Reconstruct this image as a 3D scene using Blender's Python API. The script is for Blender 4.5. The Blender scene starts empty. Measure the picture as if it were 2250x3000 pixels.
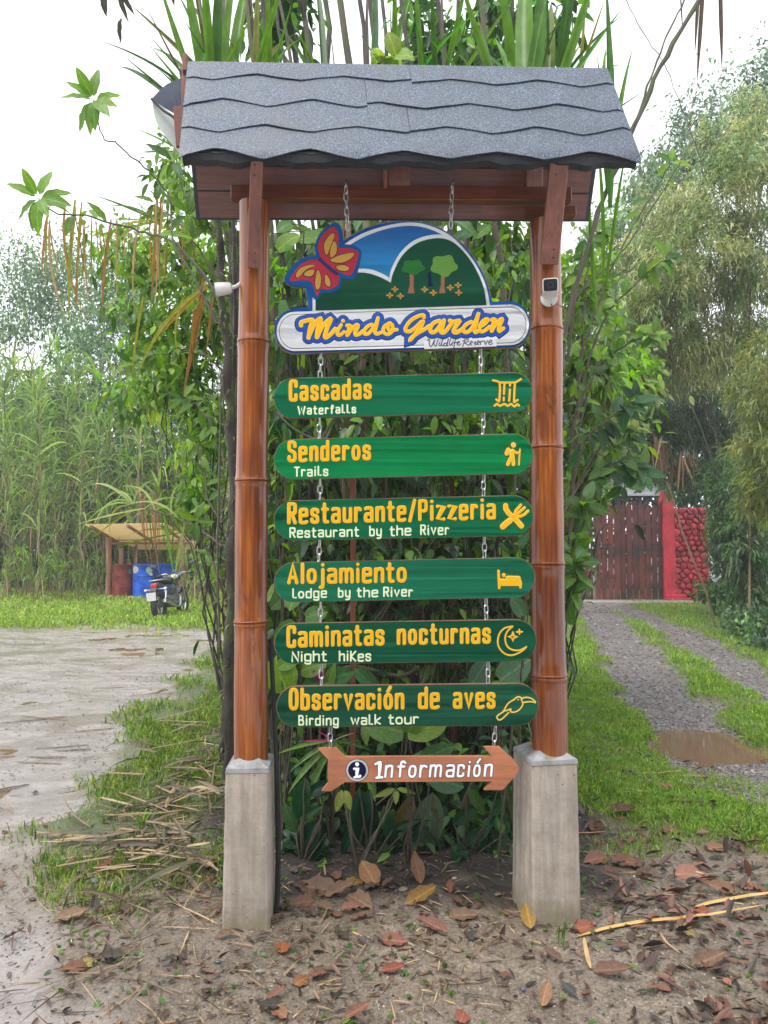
import bpy, math, random
import numpy as np
from mathutils import Vector, Matrix
from mathutils.geometry import tessellate_polygon
random.seed(7); rng = np.random.default_rng(11)
S = bpy.context.scene
COL = S.collection
R = math.radians
# ------------------------------------------------------------------ camera
CAMY, CAMZ, FPX, PITCH = -3.1, 1.52, 2266.0, R(2.375)
cam = bpy.data.cameras.new('camera'); cam_o = bpy.data.objects.new('camera', cam); COL.objects.link(cam_o)
cam_o.location = (0, CAMY, CAMZ); cam_o.rotation_euler = (R(90) + PITCH, 0, 0)
cam.sensor_fit = 'VERTICAL'; cam.sensor_height = 24; cam.lens = FPX / 3000 * 24
cam.clip_start = .05; cam.clip_end = 500
S.camera = cam_o
S.render.resolution_x = 768; S.render.resolution_y = 1024
# ------------------------------------------------------------------ sky and sun (bright overcast)
SUN_EL, SUN_AZ = R(62), R(215)
w = bpy.data.worlds.new('World'); S.world = w; w.use_nodes = True
nt = w.node_tree; nt.nodes.clear()
sky = nt.nodes.new('ShaderNodeTexSky'); sky.sky_type = 'NISHITA'; sky.sun_disc = False
sky.sun_elevation = SUN_EL; sky.sun_rotation = SUN_AZ; sky.air_density = 1.0; sky.dust_density = 4.0; sky.ozone_density = 1.0
hs = nt.nodes.new('ShaderNodeHueSaturation'); hs.inputs['Saturation'].default_value = 0.22; hs.inputs['Value'].default_value = 1.0
mx = nt.nodes.new('ShaderNodeMixRGB'); mx.inputs[0].default_value = .55; mx.inputs[2].default_value = (10.6, 10.9, 11.6, 1)
bg = nt.nodes.new('ShaderNodeBackground'); bg.inputs['Strength'].default_value = 0.10
wo = nt.nodes.new('ShaderNodeOutputWorld')
nt.links.new(sky.outputs[0], hs.inputs['Color']); nt.links.new(hs.outputs[0], mx.inputs[1])
nt.links.new(mx.outputs[0], bg.inputs['Color']); nt.links.new(bg.outputs[0], wo.inputs['Surface'])
sun = bpy.data.lights.new('sun', 'SUN'); sun.energy = 1.1; sun.angle = R(25); sun.color = (1, .97, .93)
sun_o = bpy.data.objects.new('sun', sun); COL.objects.link(sun_o)
_d = Vector((math.sin(SUN_AZ) * math.cos(SUN_EL), math.cos(SUN_AZ) * math.cos(SUN_EL), math.sin(SUN_EL)))
sun_o.rotation_euler = _d.to_track_quat('Z', 'Y').to_euler()
S.view_settings.view_transform = 'Standard'; S.view_settings.look = 'None'
S.view_settings.exposure = 1.2; S.view_settings.gamma = 1.0; S.view_settings.use_curve_mapping = False
S.cycles.transparent_max_bounces = 8; S.cycles.max_bounces = 6; S.cycles.diffuse_bounces = 4
# ------------------------------------------------------------------ pixel helpers (full photograph pixels -> a point of the place)
def ray(px, py):
    u = (px - 1125) / FPX; v = (1500 - py) / FPX
    c, s = math.cos(PITCH), math.sin(PITCH)
    return np.array([u, c - v * s, s + v * c])
def at(px, py, Y):
    d = ray(px, py); t = (Y - CAMY) / d[1]
    return np.array([0, CAMY, CAMZ]) + d * t
def ground_at(px, py, z=0.0):
    d = ray(px, py); t = (z - CAMZ) / d[2]
    return np.array([0, CAMY, CAMZ]) + d * t
D = 2250 / 1659.0      # the coordinates I read off the 1659 px wide view
def atd(x, y, Y): return at(x * D, y * D, Y)
def gd(x, y, z=0.0): return ground_at(x * D, y * D, z)
YAW = R(2.5); CY, SY = math.cos(YAW), math.sin(YAW)
def fr(px, py, off=0.0):
    """point (x, z) on the plane y=off of the sign frame, which stands turned by YAW about the origin"""
    d = ray(px, py); n = np.array([-SY, CY, 0]); o = np.array([0, CAMY, CAMZ])
    t = (off - o @ n) / (d @ n); p = o + d * t
    return np.array([p[0] * CY + p[1] * SY, p[2]])
# ------------------------------------------------------------------ object helpers
def tag(o, label=None, cat=None, group=None, kind=None):
    if label: o['label'] = label
    if cat: o['category'] = cat
    if group: o['group'] = group
    if kind: o['kind'] = kind
    return o
def thing(name, label, cat, loc=(0, 0, 0), rz=0.0, group=None):
    o = bpy.data.objects.new(name, None); COL.objects.link(o)
    o.location = tuple(loc); o.rotation_euler = (0, 0, rz); o.empty_display_size = .1
    return tag(o, label, cat, group)
def link(name, me, parent=None):
    o = bpy.data.objects.new(name, me); COL.objects.link(o)
    if parent is not None: o.parent = parent
    return o
def copy_thing(o, loc, rz, sc=None, label=None):
    c = o.copy(); COL.objects.link(c); c.location = tuple(loc); c.rotation_euler = (0, 0, rz)
    if sc: c.scale = (sc, sc, sc)
    if label: c['label'] = label
    for ch in o.children:
        d = ch.copy(); COL.objects.link(d); d.parent = c
        for g in ch.children:
            e = g.copy(); COL.objects.link(e); e.parent = d
    return c
class MB:
    def __init__(s): s.v = []; s.f = []; s.c = []
    def add(s, vs, fs, col=None):
        b = len(s.v); s.v += [tuple(map(float, p)) for p in vs]; s.f += [tuple(b + i for i in f) for f in fs]
        if col is not None: s.c += [tuple(col)] * len(vs)
        return s
    def box(s, x0, x1, y0, y1, z0, z1, bev=0.0, M=None):
        if bev <= 0:
            v = [(x, y, z) for x in (x0, x1) for y in (y0, y1) for z in (z0, z1)]
            f = [(0, 1, 3, 2), (4, 6, 7, 5), (0, 4, 5, 1), (2, 3, 7, 6), (0, 2, 6, 4), (1, 5, 7, 3)]
        else:
            b = bev; v = []
            xs = (x0, x1); ys = (y0, y1); zs = (z0, z1)
            idx = {}
            for i in (0, 1):
                for j in (0, 1):
                    for k in (0, 1):
                        sx = b if i == 0 else -b; sy = b if j == 0 else -b; sz = b if k == 0 else -b
                        idx[(i, j, k)] = len(v)
                        v += [(xs[i], ys[j] + sy, zs[k] + sz), (xs[i] + sx, ys[j], zs[k] + sz), (xs[i] + sx, ys[j] + sy, zs[k])]
            f = []
            for i in (0, 1):
                q = [idx[(i, 0, 0)], idx[(i, 1, 0)], idx[(i, 1, 1)], idx[(i, 0, 1)]]; f.append(tuple(q if i else q[::-1]))
                q = [idx[(0, i, 0)] + 1, idx[(1, i, 0)] + 1, idx[(1, i, 1)] + 1, idx[(0, i, 1)] + 1]; f.append(tuple(q[::-1] if i else q))
                q = [idx[(0, 0, i)] + 2, idx[(1, 0, i)] + 2, idx[(1, 1, i)] + 2, idx[(0, 1, i)] + 2]; f.append(tuple(q if i else q[::-1]))
            for a in (0, 1):
                for c in (0, 1):
                    p, q = idx[(0, a, c)], idx[(1, a, c)]; f.append((p + 1, q + 1, q + 2, p + 2))
                    p, q = idx[(a, 0, c)], idx[(a, 1, c)]; f.append((p, q, q + 2, p + 2))
                    p, q = idx[(a, c, 0)], idx[(a, c, 1)]; f.append((p, q, q + 1, p + 1))
            for t in idx.values(): f.append((t, t + 1, t + 2))
        if M is not None: v = [tuple(M @ Vector(p)) for p in v]
        return s.add(v, f)
    def bar(s, a, b, wx, wy, up=(0, 1, 0), bev=0.002):
        a = Vector(a); b = Vector(b); z = (b - a).normalized(); y = Vector(up); x = y.cross(z).normalized(); y = z.cross(x)
        M = Matrix((x, y, z)).transposed().to_4x4(); M.translation = a
        return s.box(-wx / 2, wx / 2, -wy / 2, wy / 2, 0, (b - a).length, bev, M)
    def tube(s, pts, rad, n=8, cap=True, col=None, flat=1.0):
        P = [Vector(tuple(map(float, p))) for p in pts]; m = len(P)
        if not hasattr(rad, '__len__'): rad = [rad] * m
        v = []; ref = None
        for i in range(m):
            t = (P[min(i + 1, m - 1)] - P[max(i - 1, 0)]).normalized()
            if ref is None:
                ref = Vector((1, 0, 0)) if abs(t.x) < .8 else Vector((0, 1, 0))
            x = (ref - t * ref.dot(t)).normalized(); y = t.cross(x); ref = x
            for k in range(n):
                a = 2 * math.pi * k / n; v.append(P[i] + (x * math.cos(a) + y * math.sin(a) * flat) * rad[i])
        f = [(i * n + k, i * n + (k + 1) % n, (i + 1) * n + (k + 1) % n, (i + 1) * n + k) for i in range(m - 1) for k in range(n)]
        if cap: f += [tuple(range(n))[::-1], tuple((m - 1) * n + k for k in range(n))]
        return s.add(v, f, col)
    def lathe(s, prof, n=20, M=None):
        v = []
        for r, z in prof:
            for k in range(n):
                a = 2 * math.pi * k / n; v.append((r * math.cos(a), r * math.sin(a), z))
        m = len(prof)
        f = [(i * n + k, i * n + (k + 1) % n, (i + 1) * n + (k + 1) % n, (i + 1) * n + k) for i in range(m - 1) for k in range(n)]
        f += [tuple(range(n))[::-1], tuple((m - 1) * n + k for k in range(n))]
        if M is not None: v = [tuple(M @ Vector(p)) for p in v]
        return s.add(v, f)
    def torus(s, Rr, r, n=20, m=8, M=None, sx=1.0, sy=1.0):
        v = []
        for i in range(n):
            a = 2 * math.pi * i / n
            for j in range(m):
                b = 2 * math.pi * j / m; q = Rr + r * math.cos(b)
                v.append((Rr * math.cos(a) * sx + r * math.cos(b) * math.cos(a), Rr * math.sin(a) * sy + r * math.cos(b) * math.sin(a), r * math.sin(b)))
        f = [(i * m + j, ((i + 1) % n) * m + j, ((i + 1) % n) * m + (j + 1) % m, i * m + (j + 1) % m) for i in range(n) for j in range(m)]
        if M is not None: v = [tuple(M @ Vector(p)) for p in v]
        return s.add(v, f)
    def plate(s, pts, y0, y1):
        """closed outline of (x, z) points, solid between y0 (back) and y1 (front, smaller y)"""
        n = len(pts); v = [(p[0], y1, p[1]) for p in pts] + [(p[0], y0, p[1]) for p in pts]
        tri = tessellate_polygon([[Vector((p[0], p[1], 0)) for p in pts]])
        f = [tuple(t) for t in tri] + [tuple(n + i for i in t)[::-1] for t in tri]
        f += [(i, (i + 1) % n, n + (i + 1) % n, n + i) for i in range(n)]
        return s.add(v, f)
    def mesh(s, name, mats, smooth=False, fix=True):
        me = bpy.data.meshes.new(name); me.from_pydata(s.v, [], s.f)
        if s.c and len(s.c) == len(s.v):
            at_ = me.attributes.new('col', 'FLOAT_COLOR', 'POINT'); at_.data.foreach_set('color', np.array([list(c)[:3] + [1] for c in s.c], dtype=np.float32).ravel())
        for m in (mats if isinstance(mats, (list, tuple)) else [mats]): me.materials.append(m)
        me.validate()
        if fix:
            import bmesh
            bm = bmesh.new(); bm.from_mesh(me); bmesh.ops.recalc_face_normals(bm, faces=bm.faces); bm.to_mesh(me); bm.free()
        if smooth:
            me.shade_smooth()
            try: me.set_sharp_from_angle(angle=R(40))
            except Exception: pass
        return me
    def build(s, name, mats, parent=None, smooth=False, label=None):
        o = link(name, s.mesh(name, mats, smooth), parent)
        if label: o['label'] = label
        return o
def catmull(P, n=6, closed=False):
    P = [np.array(p, float) for p in P]; m = len(P); out = []
    rngi = range(m if closed else m - 1)
    for i in rngi:
        if closed: a, b, c, d = P[(i - 1) % m], P[i], P[(i + 1) % m], P[(i + 2) % m]
        else: a, b, c, d = P[max(i - 1, 0)], P[i], P[i + 1], P[min(i + 2, m - 1)]
        for k in range(n):
            t = k / n
            out.append(.5 * ((2 * b) + (c - a) * t + (2 * a - 5 * b + 4 * c - d) * t * t + (3 * b - a - 3 * c + d) * t ** 3))
    if not closed: out.append(P[-1])
    return out
# ------------------------------------------------------------------ materials
def newmat(name):
    m = bpy.data.materials.new(name); m.use_nodes = True; nt = m.node_tree; nt.nodes.clear()
    out = nt.nodes.new('ShaderNodeOutputMaterial'); b = nt.nodes.new('ShaderNodeBsdfPrincipled'); nt.links.new(b.outputs[0], out.inputs[0])
    return m, nt, b, out
def nn(nt, typ, **kw):
    n = nt.nodes.new(typ)
    for k, v in kw.items():
        if k in ('operation', 'blend_type', 'noise_dimensions', 'feature', 'attribute_name', 'wave_type', 'bands_direction', 'data_type', 'distance'): setattr(n, k, v)
        else:
            key = int(k[1:]) if k[0] == '_' else k.replace('_', ' ')
            n.inputs[key].default_value = v
    return n
def ramp(nt, src, stops):
    r = nt.nodes.new('ShaderNodeValToRGB'); e = r.color_ramp.elements
    while len(e) < len(stops): e.new(.5)
    for i, (p, c) in enumerate(stops):
        e[i].position = p; e[i].color = tuple(c[:3]) + (1,) if hasattr(c, '__len__') else (c, c, c, 1)
    nt.links.new(src, r.inputs[0]); return r.outputs[0]
def coords(nt, stretch=(1, 1, 1), kind='Object'):
    tc = nt.nodes.new('ShaderNodeTexCoord'); mp = nt.nodes.new('ShaderNodeMapping'); mp.inputs['Scale'].default_value = stretch
    nt.links.new(tc.outputs[kind], mp.inputs[0]); return mp.outputs[0]
def noise(nt, vec, scale, detail=4, rough=.6, dist=0.0):
    n = nn(nt, 'ShaderNodeTexNoise', Scale=scale, Detail=detail, Roughness=rough, Distortion=dist); nt.links.new(vec, n.inputs['Vector']); return n.outputs[0]
def mul(nt, a, b, mode='MULTIPLY', fac=1.0):
    m = nt.nodes.new('ShaderNodeMixRGB'); m.blend_type = mode
    if hasattr(fac, 'is_linked') or hasattr(fac, 'node'): nt.links.new(fac, m.inputs[0])
    else: m.inputs[0].default_value = fac
    for i, x in ((1, a), (2, b)):
        if hasattr(x, '__len__'): m.inputs[i].default_value = tuple(x[:3]) + (1,)
        else: nt.links.new(x, m.inputs[i])
    return m.outputs[0]
def bump(nt, b, h, strength=.3, dist=.01):
    n = nt.nodes.new('ShaderNodeBump'); n.inputs['Strength'].default_value = strength; n.inputs['Distance'].default_value = dist
    nt.links.new(h, n.inputs['Height']); nt.links.new(n.outputs[0], b.inputs['Normal'])
def mat(name, c1, c2=None, scale=20, rough=.6, bmp=.2, bd=.003, stretch=(1, 1, 1), metal=0, spec=.5, detail=5, patch=None, pscale=3, coat=0, rand=0):
    m, nt, b, out = newmat(name); v = coords(nt, stretch); n = noise(nt, v, scale, detail)
    c2 = c2 or tuple(x * .8 for x in c1)
    col = ramp(nt, n, [(.3, c1), (.7, c2)])
    if patch:
        n2 = noise(nt, coords(nt), pscale, 5); k = ramp(nt, n2, [(.48, 0.0), (.62, 1.0)]); col = mul(nt, col, patch, 'MIX', k)
    if rand:
        oi = nt.nodes.new('ShaderNodeObjectInfo'); rr = ramp(nt, oi.outputs['Random'], [(0, 1 - rand), (1, 1.0)]); col = mul(nt, col, rr)
    nt.links.new(col, b.inputs['Base Color'])
    if hasattr(rough, '__len__'): nt.links.new(ramp(nt, noise(nt, v, scale * .5, 3), [(.3, rough[0]), (.7, rough[1])]), b.inputs['Roughness'])
    else: b.inputs['Roughness'].default_value = rough
    b.inputs['Metallic'].default_value = metal; b.inputs['Specular IOR Level'].default_value = spec
    b.inputs['Coat Weight'].default_value = coat; b.inputs['Coat Roughness'].default_value = .15
    if bmp: bump(nt, b, n, bmp, bd)
    return m
def leafmat(name, mode='attr', rough=.4, trans=.4, veins=0.0, tgain=1.6):
    m, nt, b, out = newmat(name)
    if mode == 'attr':
        a = nn(nt, 'ShaderNodeAttribute', attribute_name='col'); c = a.outputs['Color']
    else:
        a = nt.nodes.new('ShaderNodeObjectInfo'); c = a.outputs['Color']
    n = noise(nt, coords(nt), 9 if mode == 'attr' else 14, 3)
    c = mul(nt, c, ramp(nt, n, [(.3, .72), (.7, 1.15)]))
    if veins:
        uv = nn(nt, 'ShaderNodeAttribute', attribute_name='luv')
        w_ = nn(nt, 'ShaderNodeTexWave', Scale=veins, Distortion=.6); w_.bands_direction = 'DIAGONAL'; nt.links.new(uv.outputs['Vector'], w_.inputs['Vector'])
        sep = nt.nodes.new('ShaderNodeSeparateXYZ'); nt.links.new(uv.outputs['Vector'], sep.inputs[0])
        c = mul(nt, c, ramp(nt, w_.outputs[0], [(.0, .78), (.5, 1.0)]))
        rib = ramp(nt, sep.outputs['Z'], [(.02, 1.5), (.07, 1.0)]); c = mul(nt, c, rib)
        bump(nt, b, w_.outputs[0], .35, .002)
    nt.links.new(c, b.inputs['Base Color']); b.inputs['Roughness'].default_value = rough; b.inputs['Specular IOR Level'].default_value = .45
    t = nt.nodes.new('ShaderNodeBsdfTranslucent'); hsn = nn(nt, 'ShaderNodeHueSaturation', Saturation=1.15, Value=tgain); nt.links.new(c, hsn.inputs['Color']); nt.links.new(hsn.outputs[0], t.inputs[0])
    mxs = nt.nodes.new('ShaderNodeMixShader'); mxs.inputs[0].default_value = trans
    nt.links.new(b.outputs[0], mxs.inputs[1]); nt.links.new(t.outputs[0], mxs.inputs[2]); nt.links.new(mxs.outputs[0], out.inputs[0])
    return m
M_LEAF = leafmat('leaf_mass', 'attr', .38, .42)
M_GRASS = leafmat('grass_blades', 'attr', .45, .35)
M_LEAFO = leafmat('leaf_single', 'obj', .32, .4, veins=9)
M_STRAP = leafmat('strap_leaf_single', 'obj', .42, .42)
M_DEADO = leafmat('dead_leaf', 'obj', .5, .12, veins=8, tgain=1.2)
M_DEAD = leafmat('dead_leaf_mass', 'attr', .55, .1, tgain=1.2)
M_BARK = mat('bark_dark', (.022, .017, .014), (.065, .052, .040), 25, .65, .8, .01, (1, 1, .2), patch=(.07, .09, .03), pscale=7, rand=.3)
M_BARKL = mat('bark_pale', (.075, .062, .045), (.17, .14, .10), 25, .8, .6, .008, (1, 1, .25), patch=(.10, .13, .05), pscale=8, rand=.3)
M_STEM = mat('cane_stem', (.16, .17, .07), (.26, .20, .12), 14, .6, .2, .003, (1, 1, .3), patch=(.20, .11, .06), pscale=4)
M_TWIG = mat('twig', (.045, .035, .02), (.10, .08, .05), 40, .75, .4)
# ------------------------------------------------------------------ numpy noise and leaf meshes
_tab = rng.random((256, 256))
def vn(x, y, s, seed=0):
    x = np.asarray(x, float) / s + seed * 17.3; y = np.asarray(y, float) / s + seed * 31.7
    xi = np.floor(x).astype(int); yi = np.floor(y).astype(int); fx = x - xi; fy = y - yi
    fx = fx * fx * (3 - 2 * fx); fy = fy * fy * (3 - 2 * fy)
    g = lambda a, b: _tab[a % 256, b % 256]
    return (g(xi, yi) * (1 - fx) + g(xi + 1, yi) * fx) * (1 - fy) + (g(xi, yi + 1) * (1 - fx) + g(xi + 1, yi + 1) * fx) * fy
def unit(a): return a / np.maximum(np.linalg.norm(a, axis=-1, keepdims=True), 1e-9)
KINDS = {
    'small': ([0, .45, 1], [0, 1, 0]),
    'broad': ([0, .18, .5, .8, 1], [0, .72, 1, .55, 0]),
    'strap': ([0, .15, .35, .55, .78, 1], [.45, .9, 1, .85, .5, 0]),
    'blade': ([0, .5, 1], [.8, .7, 0]),
}
def leaf_arrays(P, A, L, W, C, kind='small', droop=.25, fold=.25, roll=1.0, side=None):
    """vectorised leaves: returns vertices, faces (quads and triangles as a loop list) and colours"""
    P = np.asarray(P, float); n = len(P); A = unit(np.asarray(A, float)); L = np.broadcast_to(L, (n,)).astype(float); W = np.broadcast_to(W, (n,)).astype(float)
    ss, ws = KINDS[kind]; droop = np.broadcast_to(droop, (n,)).astype(float)
    if side is None:
        up = np.array([0, 0, 1.0]) + rng.normal(0, .45 * roll, (n, 3)); Sd = unit(np.cross(A, up))
    else: Sd = unit(side)
    N = np.cross(Sd, A)
    rows = []; idx = []; k = 0
    for s_, w_ in zip(ss, ws):
        c = P + A * (L * s_)[:, None]; c = c + np.array([0, 0, -1.0]) * (L * droop * s_ ** 2)[:, None] - A * (L * droop * .35 * s_ ** 2)[:, None]
        if w_ == 0: rows.append(c); idx.append((k,)); k += 1
        else:
            hw = (W * w_ * .5)[:, None]
            rows += [c - Sd * hw + N * hw * fold, c, c + Sd * hw + N * hw * fold] if kind != 'blade' else [c - Sd * hw, c + Sd * hw]
            m_ = 3 if kind != 'blade' else 2
            idx.append(tuple(range(k, k + m_))); k += m_
    V = np.stack(rows, 1).reshape(-1, 3)
    F = []
    for a, b in zip(idx[:-1], idx[1:]):
        if len(a) == 1 and len(b) > 1: F += [(a[0], b[i + 1], b[i]) for i in range(len(b) - 1)]
        elif len(b) == 1 and len(a) > 1: F += [(a[i], a[i + 1], b[0]) for i in range(len(a) - 1)]
        elif len(a) > 1: F += [t for i in range(len(a) - 1) for t in ((a[i], a[i + 1], b[i + 1]), (a[i], b[i + 1], b[i]))]
    F = np.array(F); F = (F[None] + (np.arange(n) * k)[:, None, None]).reshape(-1, 3)
    Cc = np.repeat(np.asarray(C, float), k, axis=0)
    return V, F, Cc
def tri_mesh(name, parts, m):
    V = np.concatenate([p[0] for p in parts]); C = np.concatenate([p[2] for p in parts]); F = []; o = 0
    for p in parts: F.append(p[1] + o); o += len(p[0])
    F = np.concatenate(F); me = bpy.data.meshes.new(name)
    me.vertices.add(len(V)); me.vertices.foreach_set('co', V.astype(np.float32).ravel())
    me.loops.add(F.size); me.loops.foreach_set('vertex_index', F.astype(np.int32).ravel())
    me.polygons.add(len(F)); me.polygons.foreach_set('loop_start', np.arange(0, F.size, 3, dtype=np.int32)); me.update(calc_edges=True)
    a = me.attributes.new('col', 'FLOAT_COLOR', 'POINT'); a.data.foreach_set('color', np.concatenate([C, np.ones((len(C), 1))], 1).astype(np.float32).ravel())
    me.materials.append(m); return me
def pal(n, *cols, jit=.25):
    """random colours taken between the given ones (weights equal)"""
    c = np.array(cols, float); i = rng.integers(0, len(c), n); j = rng.integers(0, len(c), n); t = rng.random((n, 1)) * .5
    return np.clip((c[i] * (1 - t) + c[j] * t) * (1 + rng.normal(0, jit, (n, 1))), .003, .7)
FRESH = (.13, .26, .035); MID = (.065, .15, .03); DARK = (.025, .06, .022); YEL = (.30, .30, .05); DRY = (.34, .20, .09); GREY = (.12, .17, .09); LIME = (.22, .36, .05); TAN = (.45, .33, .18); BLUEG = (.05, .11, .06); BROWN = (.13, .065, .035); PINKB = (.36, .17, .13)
def rdir(n, up=0.0, spread=1.0):
    a = rng.normal(0, 1, (n, 3)) * spread; a[:, 2] += up; return unit(a)
# single leaf meshes (shared by all the leaves that are objects of their own); local: grows along +Y, face +Z
def leaf_single(name, m, L=1, Wd=.4, ns=9, droop=.25, fold=.2, prof=None, holes=False, wave=.02):
    vs = []; fs = []; luv = []
    for i in range(ns + 1):
        s_ = i / ns
        hw = Wd / 2 * (prof(s_) if prof else (math.sin(math.pi * s_ ** .8) ** .8 if 0 < s_ < 1 else 0.004))
        hw = max(hw, .002)
        for j, q in enumerate((-1, -.5, 0, .5, 1)):
            z = -droop * L * s_ ** 2 + abs(q) * hw * fold + wave * math.sin(s_ * 19 + q * 3) * abs(q)
            vs.append((q * hw, L * s_ * (1 - droop * .3 * s_), z)); luv.append((abs(q) * .5 * hw / Wd * 2 + s_ * .0, s_ - abs(q) * .12, abs(q * hw) / Wd))
    for i in range(ns):
        for j in range(4):
            if holes and (i * 4 + j) in holes: continue
            a = i * 5 + j; fs.append((a, a + 1, a + 6, a + 5))
    me = bpy.data.meshes.new(name); me.from_pydata(vs, [], fs); me.materials.append(m); me.shade_smooth()
    a = me.attributes.new('luv', 'FLOAT_VECTOR', 'POINT'); a.data.foreach_set('vector', np.array(luv, dtype=np.float32).ravel())
    return me
LF_BROAD = leaf_single('leaf', M_LEAFO, 1, .42)
LF_NARROW = leaf_single('leaf', M_LEAFO, 1, .26, droop=.4)
LF_HEART = leaf_single('leaf', M_LEAFO, 1, .75, droop=.3, prof=lambda s: (math.sin(math.pi * min(1, s * .85 + .13)) ** .7) if s < 1 else .004)
LF_STRAPS = [leaf_single('leaf', M_STRAP, 1, .085, ns=14, droop=d, fold=.5, wave=.0, prof=lambda s: (.55 + .45 * min(1, s * 5)) * (1 - max(0, s - .55) / .45) ** .8 if s < 1 else .02) for d in (.05, .35, .9)]
LF_DEAD = [leaf_single('leaf', M_DEADO, 1, wd, droop=d, fold=f, wave=.05) for wd, d, f in ((.5, .1, .35), (.42, -.15, .6), (.6, .2, .2))]
def put_leaf(name, me, parent, p, d, size, color, twist=0.0, wscale=1.0, upv=(0, 0, 1)):
    d = Vector(tuple(d)).normalized(); up = Vector(upv); x = d.cross(up)
    if x.length < .05: x = Vector((1, 0, 0))
    x.normalize(); z = x.cross(d); M = Matrix((x, d, z)).transposed().to_4x4() @ Matrix.Rotation(twist, 4, 'Y')
    M = Matrix.Translation(tuple(p)) @ M @ Matrix.Diagonal((size * wscale, size, size, 1))
    o = link(name, me, parent); o.matrix_local = M; o.color = (color[0], color[1], color[2], 1)
    return o
# ------------------------------------------------------------------ sign frame: posts, pedestals, roof
def woodmat(name, c1, c2, dark, rough=.45, axis=0, coat=.25, sc=18):
    st = [3, 3, 3]; st[axis] = .22
    m, nt, b, out = newmat(name); v = coords(nt, tuple(st)); n = noise(nt, v, sc, 7, .65, .6)
    col = ramp(nt, n, [(.25, dark), (.45, c1), (.75, c2)])
    k = ramp(nt, noise(nt, coords(nt), 5, 4), [(.35, .72), (.7, 1.12)]); col = mul(nt, col, k)
    nt.links.new(col, b.inputs['Base Color']); b.inputs['Roughness'].default_value = rough; b.inputs['Coat Weight'].default_value = coat; b.inputs['Coat Roughness'].default_value = .2
    bump(nt, b, n, .25, .002); return m
M_WOOD = woodmat('varnished_board', (.15, .040, .020), (.24, .070, .033), (.07, .018, .011))
M_WOODV = woodmat('varnished_brace', (.17, .045, .022), (.26, .075, .035), (.08, .02, .011), axis=2)
def bamboomat():
    m, nt, b, out = newmat('varnished_bamboo'); v = coords(nt, (3, 3, .12)); n = noise(nt, v, 26, 6, .6)
    col = ramp(nt, n, [(.25, (.075, .016, .004)), (.5, (.22, .056, .007)), (.78, (.42, .14, .018))])
    big = noise(nt, coords(nt, (1, 1, .35)), 3.2, 3, .5)
    col = mul(nt, col, ramp(nt, big, [(.36, (.55, .46, .46)), (.58, (1.15, 1.1, 1.0))]))
    burn = noise(nt, coords(nt, (1, 1, .28)), 9, 6, .7, .8)
    k = ramp(nt, burn, [(.60, 0.0), (.68, 1.0)]); col = mul(nt, col, (.055, .018, .010), 'MIX', mul(nt, k, (.75, .75, .75)))
    nt.links.new(col, b.inputs['Base Color']); b.inputs['Roughness'].default_value = .4; b.inputs['Specular IOR Level'].default_value = .3; b.inputs['Coat Weight'].default_value = .8; b.inputs['Coat Roughness'].default_value = .07
    bump(nt, b, n, .15, .002); return m
M_BAM = bamboomat()
M_NODE = mat('bamboo_node', (.16, .045, .014), (.34, .12, .04), 60, .5, .5, .002)
def concmat():
    m, nt, b, out = newmat('concrete'); v = coords(nt)
    n = noise(nt, v, 14, 8, .7); col = ramp(nt, n, [(.3, (.36, .305, .255)), (.7, (.50, .435, .375))])
    st = noise(nt, coords(nt, (6, 6, .5)), 5, 4); col = mul(nt, col, ramp(nt, st, [(.35, .72), (.65, 1.05)]))
    pit = nn(nt, 'ShaderNodeTexVoronoi', Scale=75); nt.links.new(v, pit.inputs['Vector'])
    pk = ramp(nt, pit.outputs['Distance'], [(.05, .45), (.14, 1.0)]); col = mul(nt, col, pk)
    pit2 = nn(nt, 'ShaderNodeTexVoronoi', Scale=17); nt.links.new(coords(nt, (1, 1, 1.3)), pit2.inputs['Vector']); col = mul(nt, col, ramp(nt, pit2.outputs['Distance'], [(.035, .25), (.075, 1.0)]))
    wv = noise(nt, coords(nt, (1.2, 1.2, 5)), 5, 8, .75, 1.2); col = mul(nt, col, ramp(nt, wv, [(.495, 1.0), (.503, .62), (.511, 1.0)]))
    # splashed soil and algae creep up from the ground
    sep = nt.nodes.new('ShaderNodeSeparateXYZ'); nt.links.new(v, sep.inputs[0])
    ad = nn(nt, 'ShaderNodeMath', operation='ADD'); nt.links.new(sep.outputs['Z'], ad.inputs[0])
    ms = nn(nt, 'ShaderNodeMath', operation='MULTIPLY', _1=.35); nt.links.new(noise(nt, v, 12, 6, .8), ms.inputs[0]); nt.links.new(ms.outputs[0], ad.inputs[1])
    k = ramp(nt, ad.outputs[0], [(.22, 1.0), (.36, 0.0)]); col = mul(nt, col, (.19, .165, .085), 'MIX', mul(nt, k, (.8, .8, .8)))
    nt.links.new(col, b.inputs['Base Color']); b.inputs['Roughness'].default_value = .8
    bump(nt, b, mul(nt, pk, ramp(nt, n, [(.2, .6), (.8, 1)])), .5, .003); return m
M_CONC = concmat()
M_CAP = mat('cement_cap', (.20, .20, .20), (.33, .33, .335), 14, .8, .7, .005, patch=(.17, .16, .13), pscale=9)
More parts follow.
